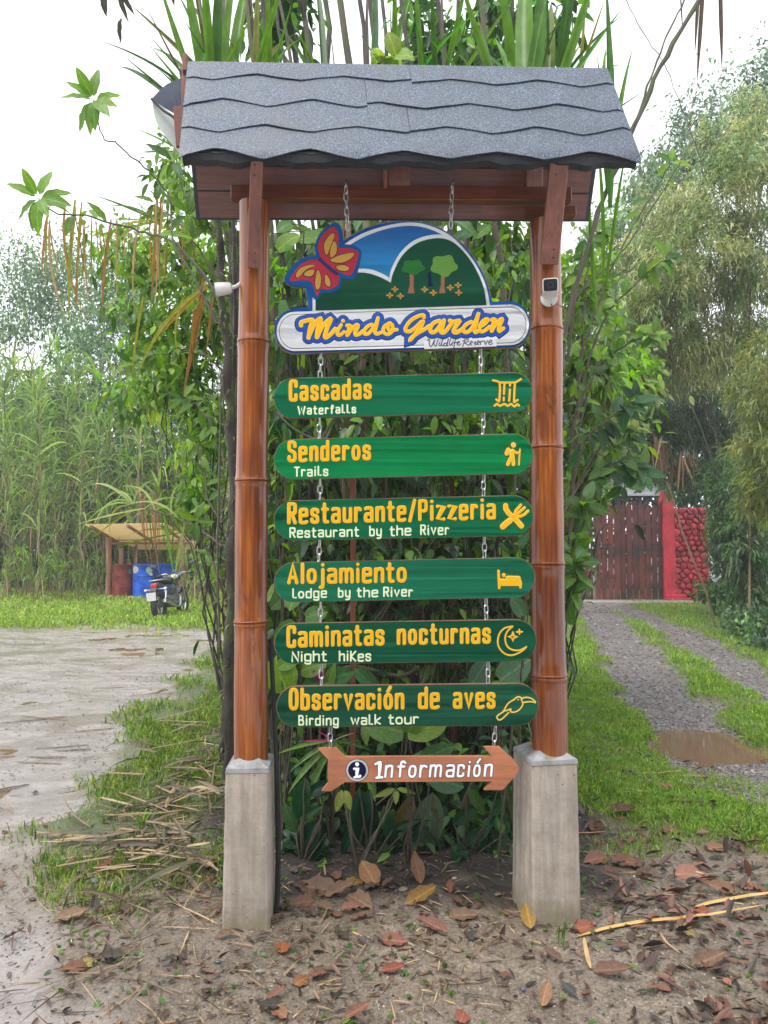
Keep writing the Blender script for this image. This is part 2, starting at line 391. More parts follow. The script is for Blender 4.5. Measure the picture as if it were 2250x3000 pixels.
def shinglemat():
    m, nt, b, out = newmat('bitumen_shingle'); v = coords(nt)
    g = noise(nt, v, 210, 3, .8); col = ramp(nt, g, [(.36, (.016, .024, .040)), (.5, (.060, .082, .118)), (.64, (.23, .28, .35))])
    l = noise(nt, v, 6, 6, .65); col = mul(nt, col, ramp(nt, l, [(.3, .55), (.7, 1.15)]))
    mo = noise(nt, v, 16, 8, .75); k = ramp(nt, mo, [(.62, 0.0), (.70, 1.0)]); col = mul(nt, col, (.10, .12, .03), 'MIX', mul(nt, k, (.75, .75, .75)))
    nt.links.new(col, b.inputs['Base Color']); nt.links.new(ramp(nt, l, [(.35, .38), (.65, .62)]), b.inputs['Roughness'])
    bump(nt, b, g, .6, .002); return m
M_SH = shinglemat()
M_BIT = mat('bitumen_edge', (.012, .013, .016), (.03, .032, .036), 60, .5, .4, .002)
M_METAL = mat('galvanised', (.45, .45, .44), (.62, .62, .60), 40, .35, .1, metal=.9)
M_SCREW = mat('screw_head', (.03, .02, .015), None, 40, .5, 0)
F = thing('signpost', 'tall bamboo signpost with shingled gable roof on two concrete pedestals', 'signpost', (0, 0, 0), YAW)
def post(disp, r0, r1, zt, nodes):
    """bamboo post; disp = [(x, y) centre in wide-view pixels top and bottom]"""
    (xt, yt), (xb, yb) = disp; a = fr(xt * D, yt * D); b = fr(xb * D, yb * D)
    ns = sorted([fr(xb * D, y * D)[1] for y in nodes]); z0, z1 = b[1] - .05, a[1]
    o_ = bpy.data.objects.new('post', None)
    X = lambda z: b[0] + (a[0] - b[0]) * (z - b[1]) / (a[1] - b[1]); Rr = lambda z: r0 + (r1 - r0) * (z - b[1]) / (a[1] - b[1])
    zs = set(np.linspace(z0, z1, 60)); n = 32; m = MB()
    for z in ns: zs |= {z - .02, z - .008, z - .004, z, z + .004, z + .008, z + .02}
    zs = sorted(zs); pts = []; rad = []
    for z in zs:
        d = min([abs(z - q) for q in ns] + [9]); bulge = .0050 * math.exp(-(d / .016) ** 2) - .0055 * math.exp(-(d / .003) ** 2)
        pts.append((X(z) + .003 * math.sin(z * 3.1), 0, z)); rad.append(Rr(z) + bulge + .0012 * math.sin(z * 9))
    m.tube(pts, rad, n); p = m.build('post', M_BAM, F, True)
    for z in ns:
        t = MB(); t.torus(Rr(z) + .0015, .0032, 32, 6, Matrix.Translation((X(z) + .003 * math.sin(z * 3.1), 0, z + .006)) @ Matrix.Rotation(random.uniform(-.05, .05), 4, 'X') @ Matrix.Rotation(random.uniform(-.05, .05), 4, 'Y'))
        t.torus(Rr(z) + .0005, .0025, 32, 6, Matrix.Translation((X(z) + .003 * math.sin(z * 3.1), 0, z - .008)))
        t.build('node_ring', M_NODE, p, True)
    return a, b
post([(549, 440), (541, 1645)], .0665, .0605, 0, (742, 1040, 1345))
post([(1176, 480), (1187, 1625)], .0715, .0635, 0, (715, 970, 1220, 1460))
def pedestal(xl, xr, ytop, ybot, ychamf, extra, dep, pxc, ppr):
    a = fr(xl * D, ybot * D, -.11); b = fr(xr * D, ybot * D, -.11); t = fr(xl * D, ytop * D, -.05)[1]; ch = fr(xl * D, ychamf * D, -.10)[1]
    wd = b[0] - a[0]; z0 = -.08
    M = Matrix.Translation((a[0], -.11, 0)) @ Matrix.Rotation(extra, 4, 'Z')
    m = MB(); nx, nz = 7, 22
    # body as a slightly irregular prism with worn edges
    prof = []
    e = .008
    ring = [(e, 0), (wd - e, 0), (wd, e), (wd, dep - e), (wd - e, dep), (e, dep), (0, dep - e), (0, e)]
    v = []; rows = np.linspace(z0, ch, nz)
    tp = .03
    for i, z in enumerate(rows):
        q = (z - z0) / (ch - z0); ins = tp * .5 * q * .55
        for (x, y) in ring:
            jx = .0007 * math.sin(z * 41 + x * 60) + .0006 * math.sin(z * 93 + y * 47)
            v.append(M @ Vector((x + (ins if x < wd / 2 else -ins) + jx, y + (ins if y < dep / 2 else -ins) + jx, z)))
    k = len(ring); f = [(i * k + j, i * k + (j + 1) % k, (i + 1) * k + (j + 1) % k, (i + 1) * k + j) for i in range(nz - 1) for j in range(k)]
    f.append(tuple((nz - 1) * k + j for j in range(k))); m.add(v, f); p = m.build('pedestal', M_CONC, F, True)
    c = MB(); v = []; ins = tp * .275
    for z, q in ((ch - .004, -.002), (ch + .012, .002), (ch + (t - ch) * .6, .022), (t, .045), (t + .006, .06)):
        for (x, y) in ring:
            v.append(M @ Vector((min(max(x, ins + q), wd - ins - q) + .0015 * math.sin(x * 50 + z * 80), min(max(y, ins + q), dep - ins - q), z)))
    f = [(i * k + j, i * k + (j + 1) % k, (i + 1) * k + (j + 1) % k, (i + 1) * k + j) for i in range(4) for j in range(k)] + [tuple(4 * k + j for j in range(k))]
    c.add(v, f); c.build('pedestal_cap', M_CAP, p, True)
    return p
pedestal(478, 583, 1638, 1992, 1668, 0, .22, 0, 0)
pedestal(1150, 1263, 1622, 1970, 1652, R(7.5), .24, 0, 0)
# ---- roof
def V3(px, py, off):
    q = fr(px, py, off); return np.array([q[0], off, q[1]])
rl, rr_ = V3(559, 191, 0), V3(1772, 212, 0)
el, er = V3(533, 446, -.26), V3(1869, 456, -.26)
sl_n = np.cross(er - el, rl - el); sl_n /= np.linalg.norm(sl_n)
if sl_n[1] > 0: sl_n = -sl_n
def slope(u, v, h=0.0):
    """u 0..1 left to right, v 0 ridge .. 1 eave on the front slope, h height above it"""
    return (rl + (rr_ - rl) * u) * (1 - v) + (el + (er - el) * u) * v + sl_n * h
def course(vt, vb, u0, u1, ph, name='shingle', amp=.024, per=.205, base=.004, lift=.005):
    nx = max(8, int((u1 - u0) * 90)); rows = 7; m = MB(); top = [];
    for layer in (0, 1):
        for j in range(rows):
            for i in range(nx + 1):
                u = u0 + (u1 - u0) * i / nx; ph_ = ((u / per + ph) % 1); tri = abs(ph_ * 2 - 1) * 2 - 1

                vb_ = vb + amp * tri + .006 * math.sin(u * 37 + ph * 9); q = j / (rows - 1); v = vt + (vb_ - vt) * q
                h = base + (lift * q ** 2) * (1 + .3 * math.sin(u * 23 + ph * 5)) + .0015 * vn(u * 9, v * 4 + ph, 1.0) - layer * .0035
                p = slope(u, min(v, 1.0), h)
                if v > 1: p = p + np.array([0, .002 * 1, -1.0]) * (v - 1) * .46
                if i in (0, nx) and (u < .01 or u > .99): p = p + np.array([-.01 if u < .5 else .01, 0, -.008 * (q + .3)])
                top.append(p)
    N = rows * (nx + 1); f = []
    for L in (0, 1):
        for j in range(rows - 1):
            for i in range(nx):
                a = L * N + j * (nx + 1) + i; q = (a, a + 1, a + nx + 2, a + nx + 1); f.append(q if L else q[::-1])
    for i in range(nx): a = (rows - 1) * (nx + 1) + i; f.append((a, a + 1, N + a + 1, N + a))
    for j in range(rows - 1):
        for i in (0, nx): a = j * (nx + 1) + i; f.append((a, a + nx + 1, N + a + nx + 1, N + a))
    m.add(top, f); return m.build(name, M_SH, F, True)
# courses from the eave upward, each overlapping the one below; the middle ones are cut into two sheets
course(.66, 1.015, 0, 1, .15, amp=.042, base=.004, lift=.003)
course(.38, .755, 0, .50, .62, amp=.040, base=.007, lift=.003); course(.38, .750, .501, 1, .66, amp=.042, base=.0072, lift=.003)
course(.10, .470, 0, .41, .10, amp=.040, base=.010, lift=.003); course(.10, .485, .411, 1, .35, amp=.042, base=.0105, lift=.003)
course(-.01, .175, 0, .52, .72, amp=.036, base=.013, lift=.003); course(-.01, .195, .521, 1, .50, amp=.036, base=.0135, lift=.003)
m = MB()
for L, h in ((0, -.004), (1, -.024)):
    m.v += [tuple(slope(u, v, h)) for u, v in ((.003, .01), (.997, .01), (.997, .995), (.003, .995))]
m.f += [(0, 1, 2, 3), (7, 6, 5, 4), (0, 4, 5, 1), (1, 5, 6, 2), (2, 6, 7, 3), (3, 7, 4, 0)]
m.build('roof_deck', M_BIT, F)
# dark bitumen edge folded over the front eave and hanging felt
m = MB(); nx = 90; v = []
for k in range(4):
    for i in range(nx + 1):
        u = i / nx; b_ = slope(u, .985, .002 if k < 2 else -.016)
        dz = [0, -.034, -.036, -.002][k]; dy = [.004, .010, .020, .016][k]
        v.append(b_ + np.array([0, dy, dz + (.006 * math.sin(u * 41) + .004 * math.sin(u * 97) if k in (1, 2) else 0)]))
f = [(k * (nx + 1) + i, k * (nx + 1) + i + 1, ((k + 1) % 4) * (nx + 1) + i + 1, ((k + 1) % 4) * (nx + 1) + i) for k in range(4) for i in range(nx)]
m.add(v, f); m.build('eave_strip', M_BIT, F, True)
# rear slope: planks seen from below, and its own sheet above them
bl_, br_ = V3(432 * D, 472 * D, .26), V3(1264 * D, 476 * D, .26)
tl_ = np.array([bl_[0] - .01, .015, rl[2] - .02]); tr_ = np.array([br_[0] + .012, .015, rr_[2] - .02])
nb = np.cross(br_ - bl_, tl_ - bl_); nb /= np.linalg.norm(nb); nb = nb if nb[1] > 0 else -nb
def rslope(u, v, h=0): return (tl_ + (tr_ - tl_) * u) * (1 - v) + (bl_ + (br_ - bl_) * u) * v + nb * h
edges = [0, .2, .41, .62, .80, 1.0]
for a, b in zip(edges[:-1], edges[1:]):
    m = MB(); g = .006; t = random.uniform(0, .003)
    q = [rslope(0, a + g, t), rslope(1, a + g, t), rslope(1, b - g, t), rslope(0, b - g, t)]; q2 = [p + nb * .018 for p in q]
    m.add(q + q2, [(0, 1, 2, 3), (7, 6, 5, 4), (0, 4, 5, 1), (1, 5, 6, 2), (2, 6, 7, 3), (3, 7, 4, 0)]); m.build('roof_plank', M_WOOD, F)
m = MB(); q = [rslope(-.012, -.02, .022), rslope(1.014, -.02, .022), rslope(1.014, 1.012, .022), rslope(-.012, 1.012, .022)]; q2 = [p + nb * .012 for p in q]
m.add(q + q2, [(0, 1, 2, 3), (7, 6, 5, 4), (0, 4, 5, 1), (1, 5, 6, 2), (2, 6, 7, 3), (3, 7, 4, 0)]); m.build('rear_felt', M_BIT, F)
# curled felt with pale underside at the left gable end
fl = [V3(400 * D, 168 * D, .10), V3(327 * D, 214 * D, .10), V3(338 * D, 262 * D, .12), V3(362 * D, 300 * D, .16), V3(398 * D, 338 * D, .20)]
fi = [V3(408 * D, 166 * D, .16), V3(392 * D, 236 * D, .06), V3(398 * D, 262 * D, .05), V3(402 * D, 290 * D, .06), V3(404 * D, 322 * D, .10)]
m = MB(); fo = [p + np.array([.004, -.004, .006]) for p in fl]
def sheet(A, B, t, name, mt):
    mm = MB(); n = len(A); v = list(A) + list(B) + [p + np.array(t) for p in A] + [p + np.array(t) for p in B]; f = []
    for i in range(n - 1): f += [(i, i + 1, n + i + 1, n + i), (2 * n + i, 3 * n + i, 3 * n + i + 1, 2 * n + i + 1), (i, 2 * n + i, 2 * n + i + 1, i + 1), (n + i, n + i + 1, 3 * n + i + 1, 3 * n + i)]
    mm.add(v, f); return mm.build(name, mt, F)
M_BLUF = mat('felt_inner', (.035, .045, .075), (.06, .075, .11), 12, .45, .3)
M_PALE = mat('pale_board', (.50, .54, .50), (.62, .65, .60), 9, .6, .2)
A0 = [V3(404 * D, 165 * D, .12), V3(327 * D, 213 * D, .10), V3(327 * D, 213 * D, .10)]
sheet(catmull([V3(404 * D, 164 * D, .16), V3(360 * D, 182 * D, .14), V3(328 * D, 213 * D, .10)], 4), catmull([V3(408 * D, 262 * D, .16), V3(384 * D, 250 * D, .14), V3(329 * D, 218 * D, .10)], 4), (0, .006, .004), 'felt_flap', M_BLUF)
sheet(catmull([V3(328 * D, 215 * D, .095), V3(337 * D, 262 * D, .10), V3(362 * D, 300 * D, .11), V3(397 * D, 339 * D, .13)], 4), catmull([V3(332 * D, 217 * D, .10), V3(380 * D, 252 * D, .12), V3(400 * D, 275 * D, .13), V3(404 * D, 320 * D, .14)], 4), (0, .008, 0), 'gable_board', M_PALE)
m = MB(); m.tube(catmull([V3(327 * D, 213 * D, .09), V3(352 * D, 238 * D, .09), V3(377 * D, 256 * D, .09), V3(388 * D, 285 * D, .09), V3(398 * D, 341 * D, .09)], 5), .0055, 6); m.build('felt_edge', M_BIT, F, True)
m = MB(); a = V3(400 * D, 118 * D, .05); b = V3(396 * D, 290 * D, .05); m.bar(a, b, .019, .022); m.build('barge_stick', M_WOODV, F)
m = MB(); a = V3(384 * D, 232 * D, .07); b = V3(390 * D, 318 * D, .07); m.bar(a, b, .035, .02); m.build('gable_block', M_WOODV, F)
# tie beam, ridge struts, braces
def beam(x0, y0, x1, y1, off, h, dpt, name='tie_beam', mt=None):
    a = V3(x0 * D, y0 * D, off); b = V3(x1 * D, y1 * D, off); m = MB(); m.bar(a, b, h, dpt, bev=.003); return m.build(name, mt or M_WOOD, F)
beam(500, 419, 1232, 424, .055, .058, .05)
beam(1130, 462, 1240, 462, .03, .04, .07, 'tie_beam')
def brace(pt, pb, wd, th=.028):
    a = V3(pt[0] * D, pt[1] * D, -.235); b = V3(pb[0] * D, pb[1] * D, -.078); m = MB()
    mid = (a + b) / 2 + np.array([0, -.006, 0])
    m.bar(a, b, wd, th, up=(0, 1, .3), bev=.003); o = m.build('brace', M_WOODV, F)
    d = (b - a) / np.linalg.norm(b - a)
    for t in (.06, .15, .86, .94):
        q = a + (b - a) * t + np.array([wd * .15 * (1 if t > .5 else -1), -.0165, -.004]); s_ = MB(); s_.tube([q, q + np.array([0, -.003, 0])], .0035, 8); s_.build('screw', M_SCREW, o)
brace((556, 344), (547, 580), .047); brace((1208, 344), (1186, 571), .072)
m = MB(); m.bar(V3(832 * D, 343 * D, -.05), V3(832 * D, 404 * D, .02), .016, .03); m.build('strut', M_WOODV, F)
m = MB(); m.bar(V3(862 * D, 343 * D, .02), V3(862 * D, 408 * D, .06), .085, .045); m.build('strut', M_WOODV, F)
m = MB(); m.bar(V3(1152 * D, 343 * D, .0), V3(1152 * D, 408 * D, .06), .07, .045); m.build('strut', M_WOODV, F)
# ------------------------------------------------------------------ boards
def paint(name, c, c2=None, rough=.42, st=(.6, 3, 6), sc=14, k=.12, bmp=.08):
    m, nt, b, out = newmat(name); c2 = c2 or tuple(min(1, x * 1.25) for x in c)
    n = noise(nt, coords(nt, st), sc, 6, .65); col = ramp(nt, n, [(.2, c), (.85, c2)])
    g = noise(nt, coords(nt), 3, 3); col = mul(nt, col, ramp(nt, g, [(.3, 1 - k), (.7, 1 + k * .5)]))
    nt.links.new(col, b.inputs['Base Color']); b.inputs['Roughness'].default_value = rough; b.inputs['Specular IOR Level'].default_value = .22; bump(nt, b, n, bmp, .001); return m
M_GREEN = [paint('green_paint', c, c2) for c, c2 in (((.003, .20, .082), (.010, .25, .11)), ((.002, .29, .08), (.006, .38, .12)), ((.003, .19, .072), (.008, .235, .098)), ((.010, .215, .105), (.022, .27, .14)), ((.004, .13, .060), (.010, .17, .08)), ((.012, .12, .062), (.022, .155, .082)))]
M_YEL = paint('yellow_paint', (.74, .375, .003), (.82, .44, .006), .4, k=.08, bmp=.1)
M_YRIM = paint('pale_yellow_paint', (.72, .48, .10), (.78, .54, .13), .45, k=.05)
M_OLIVE = paint('dark_olive_rim', (.045, .09, .006), (.07, .12, .01), .5)
M_CREAM = paint('cream_paint', (.64, .74, .46), (.72, .80, .55), .5, k=.05)
M_BLUE = paint('blue_paint', (.006, .095, .33), (.012, .14, .45), .4)
M_BLUE2 = paint('royal_blue_paint', (.008, .055, .30), (.016, .085, .42), .4)
M_NAVY = paint('navy_paint', (.010, .016, .075), (.016, .022, .10), .4)
M_WHITE = paint('white_paint', (.88, .88, .88), (.92, .92, .92), .5, k=.03, bmp=.02)
M_DKGREEN = paint('forest_green_paint', (.005, .085, .042), (.009, .12, .06), .45)
M_GLINE = paint('dark_green_line', (.01, .06, .03), None, .5)
M_SKYP = None
def skypaint():
    m, nt, b, out = newmat('painted_sky'); v = coords(nt, (.5, 3, 5)); n = noise(nt, v, 9, 5)
    tc = nt.nodes.new('ShaderNodeTexCoord'); sp = nt.nodes.new('ShaderNodeSeparateXYZ'); nt.links.new(tc.outputs['Generated'], sp.inputs[0])
    g = ramp(nt, sp.outputs['Z'], [(.05, (.16, .60, .76)), (.45, (.015, .32, .64)), (.95, (.004, .15, .48))])
    nt.links.new(mul(nt, g, ramp(nt, n, [(.3, .85), (.7, 1.15)])), b.inputs['Base Color']); b.inputs['Roughness'].default_value = .42; return m
M_SKYP = skypaint()
M_PINK = paint('butterfly_red', (.60, .035, .06), (.68, .06, .09), .42)
M_SPOT = paint('butterfly_ochre', (.70, .38, .06), (.80, .50, .10), .42)
M_TRUNKP = paint('painted_trunk', (.42, .16, .09), (.55, .26, .15), .5)
M_CR1 = paint('painted_crown_green', (.03, .22, .04), None, .45); M_CR2 = paint('painted_crown_lime', (.18, .40, .07), None, .45)
M_EDGE = woodmat('board_edge', (.22, .12, .07), (.34, .21, .13), (.12, .06, .03))
M_ARROW = woodmat('arrow_board', (.42, .155, .075), (.56, .23, .12), (.24, .07, .035), rough=.55, coat=.1, sc=10)
BOFF = -.105      # front face of the hanging boards, in front of the posts
class Board:
    def __init__(s, name, label, cat, px, py, group=None, off=BOFF):
        s.off = off; c = fr(px, py, off); s.o = thing(name, label, cat, (c[0] * CY - off * SY, c[0] * SY + off * CY, c[1]), YAW, group); s.c = c; s.k = 0
    def q(s, px, py): return fr(px, py, s.off) - s.c
    def plate(s, pts, depth, mt, name, front=0.0, parent=None, label=None):
        m = MB(); m.plate([tuple(s.q(*p)) for p in pts], depth - front, -front); return m.build(name, mt, parent or s.o, label=label)
def stadium(xl, xr, tl, tr, bl, br, n=12, flat=.96):
    """outline with rounded ends; tl, tr, bl, br are the heights of its corners"""
    P = [];
    hr = (br - tr) / 2 * flat; hl = (bl - tl) / 2 * flat; cr = (tr + br) / 2; cl = (tl + bl) / 2
    for i in range(n + 1):
        a = -math.pi / 2 + math.pi * i / n; P.append((xr - hr + hr * math.cos(a) ** 1 if math.cos(a) > 0 else xr - hr, cr + (br - tr) / 2 * math.sin(a)))
    for i in range(n + 1):
        a = math.pi / 2 + math.pi * i / n; P.append((xl + hl + hl * math.cos(a), cl + (bl - tl) / 2 * math.sin(a)))
    return P
def strokes_mesh(bd, strokes, hw, z0, h, bow=True):
    """painted strokes as low domed ribbons; strokes in photograph pixels, hw half width in pixels"""
    m = MB(); sc = 1.37e-3
    for i, st in enumerate(strokes):
        hwi = hw
        if isinstance(st, tuple) and isinstance(st[0], list): st, hwi = st[0], st[1] * hw
        P = [bd.q(*p) for p in st]; Q = [P[0]]
        for p in P[1:]:
            if np.linalg.norm(p - Q[-1]) > 1e-5: Q.append(p)
        hh = h + (bd.k % 37) * 9e-6; bd.k += 1
        if len(Q) == 1: Q = [Q[0], Q[0] + np.array([1e-4, 0])]
        W_ = hwi if hasattr(hwi, '__len__') else [hwi] * len(Q)
        if len(W_) != len(Q): W_ = list(np.interp(np.linspace(0, 1, len(Q)), np.linspace(0, 1, len(W_)), W_))
        n = len(Q); v = []; f = []
        for j, p in enumerate(Q):
            t = Q[min(j + 1, n - 1)] - Q[max(j - 1, 0)]; t = t / (np.linalg.norm(t) + 1e-9); s_ = np.array([-t[1], t[0]]); r = W_[j] * sc
            # mitre so that corners keep their width
            if 0 < j < n - 1:
                t1 = Q[j] - Q[j - 1]; t1 /= np.linalg.norm(t1); cs = abs(t1 @ t); r = r / max(cs, .6)
            for q_, hq in ((-1, 0), (-.88, .95), (0, 1), (.88, .95), (1, 0)):
                w_ = p + s_ * q_ * r; v.append((w_[0], -(z0 + hh * hq), w_[1]))
        for j in range(n - 1):
            for k in range(4): a = j * 5 + k; f.append((a, a + 1, a + 6, a + 5))
        m.add(v, f)
        for p, sg, r in ((Q[0], Q[0] - Q[1], W_[0] * sc), (Q[-1], Q[-1] - Q[-2], W_[-1] * sc)):
            sg = sg / (np.linalg.norm(sg) + 1e-9); s_ = np.array([-sg[1], sg[0]]); v = [(p[0], -(z0 + hh), p[1])]
            for rr2, hq in ((.88, .95), (1, 0)):
                for a in range(9):
                    an = math.pi * a / 8; w_ = p + (s_ * math.cos(an) + sg * math.sin(an)) * r * rr2; v.append((w_[0], -(z0 + hh * hq), w_[1]))
            m.add(v, [(0, 1 + a, 2 + a) for a in range(8)] + [(1 + a, 10 + a, 11 + a, 2 + a) for a in range(8)])
    return m
X = .68
def chk(P, it=2):
    P = [np.array(p, float) for p in P]
    for _ in range(it):
        Q = [P[0]]
        for a, b in zip(P[:-1], P[1:]): Q += [a * .75 + b * .25, a * .25 + b * .75]
        P = Q + [P[-1]]
    return [tuple(p) for p in P]
def ov(x0, y0, x1, y1, n=20, e=.75):
    P = []
    for i in range(n + 1):
        a = 2 * math.pi * i / n + .4; c, s_ = math.cos(a), math.sin(a)
        P.append(((x0 + x1) / 2 + (x1 - x0) / 2 * math.copysign(abs(c) ** e, c), (y0 + y1) / 2 + (y1 - y0) / 2 * math.copysign(abs(s_) ** e, s_)))
    return P
G = {  # glyph: (relative width, strokes)
 'a': (1, [chk([(.02, X - .03), (.12, X + .01), (.55, X + .01), (.98, X), (1, X - .16)]) + [(1, 0)], chk([(1, .37), (.45, .37), (0, .34), (0, .0), (.45, -.01), (1, .0), (1, .2)])]),
 'b': (1, [[(0, 1), (0, 0)], chk([(0, X - .16), (.1, X), (.9, X + .01), (1, X - .1), (1, .1), (.9, 0), (.1, -.01), (0, .16)])]),
 'c': (.95, [chk([(1, X - .17), (.98, X), (.02, X + .02), (0, X - .1), (0, .1), (.02, -.02), (.98, 0), (1, .17)])]),
 'd': (1, [[(1, 1), (1, 0)], chk([(1, X - .14), (.9, X), (.05, X + .01), (0, X - .1), (0, .1), (.05, -.01), (.9, 0), (1, .16)])]),
 'e': (1, [chk([(0, .36), (1, .38)], 0), chk([(1, .38), (1, X - .04), (.9, X + .02), (.05, X + .01), (0, X - .1), (0, .1), (.05, -.02), (.8, -.02), (1, .03)])]),
 'f': (.7, [chk([(1, .92), (.8, 1.02), (.4, 1), (.35, .8), (.35, 0)]), [(0, X - .02), (.9, X)]]),
 'g': (1, [chk([(1, X - .1), (.9, X), (.05, X + .01), (0, X - .1), (0, .1), (.05, 0), (.9, 0), (1, .16)]), chk([(1, X), (1, -.2), (.9, -.32), (.2, -.32), (.0, -.22)])]),
 'h': (1, [[(0, 1), (0, 0)], chk([(0, X - .2), (.2, X), (.95, X + .02), (1, X - .1), (1, .2)]) + [(1, 0)]]),
 'i': (.15, [[(.5, X), (.5, 0)], [(.5, .95), (.5, .96)]]),
 'j': (.45, [chk([(.8, X), (.8, 0), (.8, -.22), (.5, -.3), (0, -.28)]), [(.8, .95), (.8, .96)]]),
 'l': (.15, [[(.5, 1), (.5, 0)]]),
 'L': (.6, [[(0, 1), (0, 0), (1, 0)]]),
 'm': (1.65, [[(0, X), (0, 0)], chk([(0, X - .2), (.12, X + .01), (.45, X + .01), (.5, X - .2)]) + [(.5, 0)], chk([(.5, X - .2), (.6, X + .01), (.97, X + .01), (1, X - .2)]) + [(1, 0)]]),
 'n': (1, [[(0, X), (0, 0)], chk([(0, X - .22), (.2, X), (.92, X + .03), (1, X - .12), (1, .2)]) + [(1, 0)]]),
 'o': (1, [ov(0, 0, 1, X)]), 'O': (1.05, [ov(0, 0, 1, 1, e=.6)]),
 'r': (.72, [[(0, X), (0, 0)], chk([(0, X - .25), (.25, X - .02), (.7, X + .01), (1, X - .06)])]),
 's': (.92, [chk([(1, X - .14), (.95, X), (.05, X + .01), (0, X - .22), (.15, .38), (.9, .32), (1, .2), (.98, -.01), (.05, -.01), (0, .15)])]),
 't': (.75, [chk([(.35, .95), (.35, .12), (.42, 0), (1, 0)]), [(0, X), (.95, X)]]),
 'u': (1, [chk([(0, X), (0, .1), (.08, -.01), (.8, -.01), (1, .2)]), [(1, X), (1, 0)]]),
 'v': (1, [[(0, X), (.5, 0), (1, X)]]), 'w': (1.5, [[(0, X), (.27, 0), (.5, X * .9), (.75, 0), (1, X)]]), 'W': (1.95, [[(0, 1), (.27, 0), (.5, .85), (.75, 0), (1, 1)]]),
 'y': (1, [chk([(0, X), (0, .2), (.1, 0), (.9, 0), (1, .2)]), chk([(1, X), (1, -.1), (.8, -.32), (.1, -.32)])]),
 'z': (1, [[(0, X), (1, X), (0, 0), (1, 0)]]), '/': (.75, [[(0, -.06), (1, 1.04)]]),
 'k': (1, [[(0, 1), (0, 0)], [(1, X), (.05, .3), (1, 0)]]), 'K': (1, [[(0, 1), (0, 0)], [(1, 1), (.05, .45), (1, 0)]]),
 'A': (1.15, [[(0, 0), (.5, 1), (1, 0)], [(.2, .28), (.8, .28)]]),
 'B': (1, [[(0, 0), (0, 1)], chk([(0, 1), (.85, 1), (.9, .6), (.5, .52), (0, .52)]), chk([(0, .52), (.95, .52), (1, .25), (1, 0), (0, 0)])]),
 'C': (1, [chk([(1, .74), (1, .98), (.9, 1.02), (.1, 1.02), (0, .9), (0, .1), (.1, -.02), (.9, -.02), (1, .02), (1, .26)])]),
 'N': (1.1, [[(0, 0), (0, 1), (1, 0), (1, 1)]]), 'T': (1, [[(0, 1), (1, 1)], [(.5, 1), (.5, 0)]]),
 'P': (1, [[(0, 0), (0, 1)], chk([(0, 1), (.95, 1.01), (1, .9), (1, .55), (.9, .46), (0, .46)])]),
 'R': (1, [[(0, 0), (0, 1)], chk([(0, 1), (.95, 1.01), (1, .9), (1, .58), (.9, .5), (0, .5)]), [(.45, .5), (1, 0)]]),
 'S': (1, [chk([(1, .78), (1, 1), (.05, 1.02), (0, .9), (0, .62), (.15, .55), (.9, .45), (1, .35), (1, -.02), (.0, -.02), (0, .2)])]),
}
G['ó'] = (1, G['o'][1] + [[(.45, .86), (.85, 1.08)]])
def word(txt, x0, x1, y0, y1, cap, gap, hw, xh=None, slant=0.0, jit=.0):
    """strokes (in pixels) of one word between outer edges x0..x1; baseline outer height y0 (left) to y1 (right)"""
    ws = [G[c][0] for c in txt]; tot = (x1 - x0) - 2 * hw - gap * (len(txt) - 1)
    U = tot / sum(ws); x = x0 + hw; out = []; H = cap - 2 * hw
    for c, w_ in zip(txt, ws):
        wd = w_ * U; dy = random.uniform(-jit, jit)
        out.append([[(x + a * wd + slant * b * H, y0 + (y1 - y0) * (x - x0) / max(1, x1 - x0) - hw - b * H + dy) for a, b in st] for st in G[c][1]])
        x += wd + gap
    return out
def lettering(bd, letters, hw, mts, base=0.0004, label=None, name='letter'):
    """letters = a list of stroke lists; each letter is one part, its wider rims are sub-parts of it"""
    for st in letters:
        par = strokes_mesh(bd, st, hw + mts[-1][1], base + (len(mts) - 1) * .00045, .0004).build(name, mts[-1][0], bd.o)
        for i, (mt, ex) in enumerate(mts[:-1]):
            strokes_mesh(bd, st, hw + ex, base + i * .00045, .0004).build('rim', mt, par)
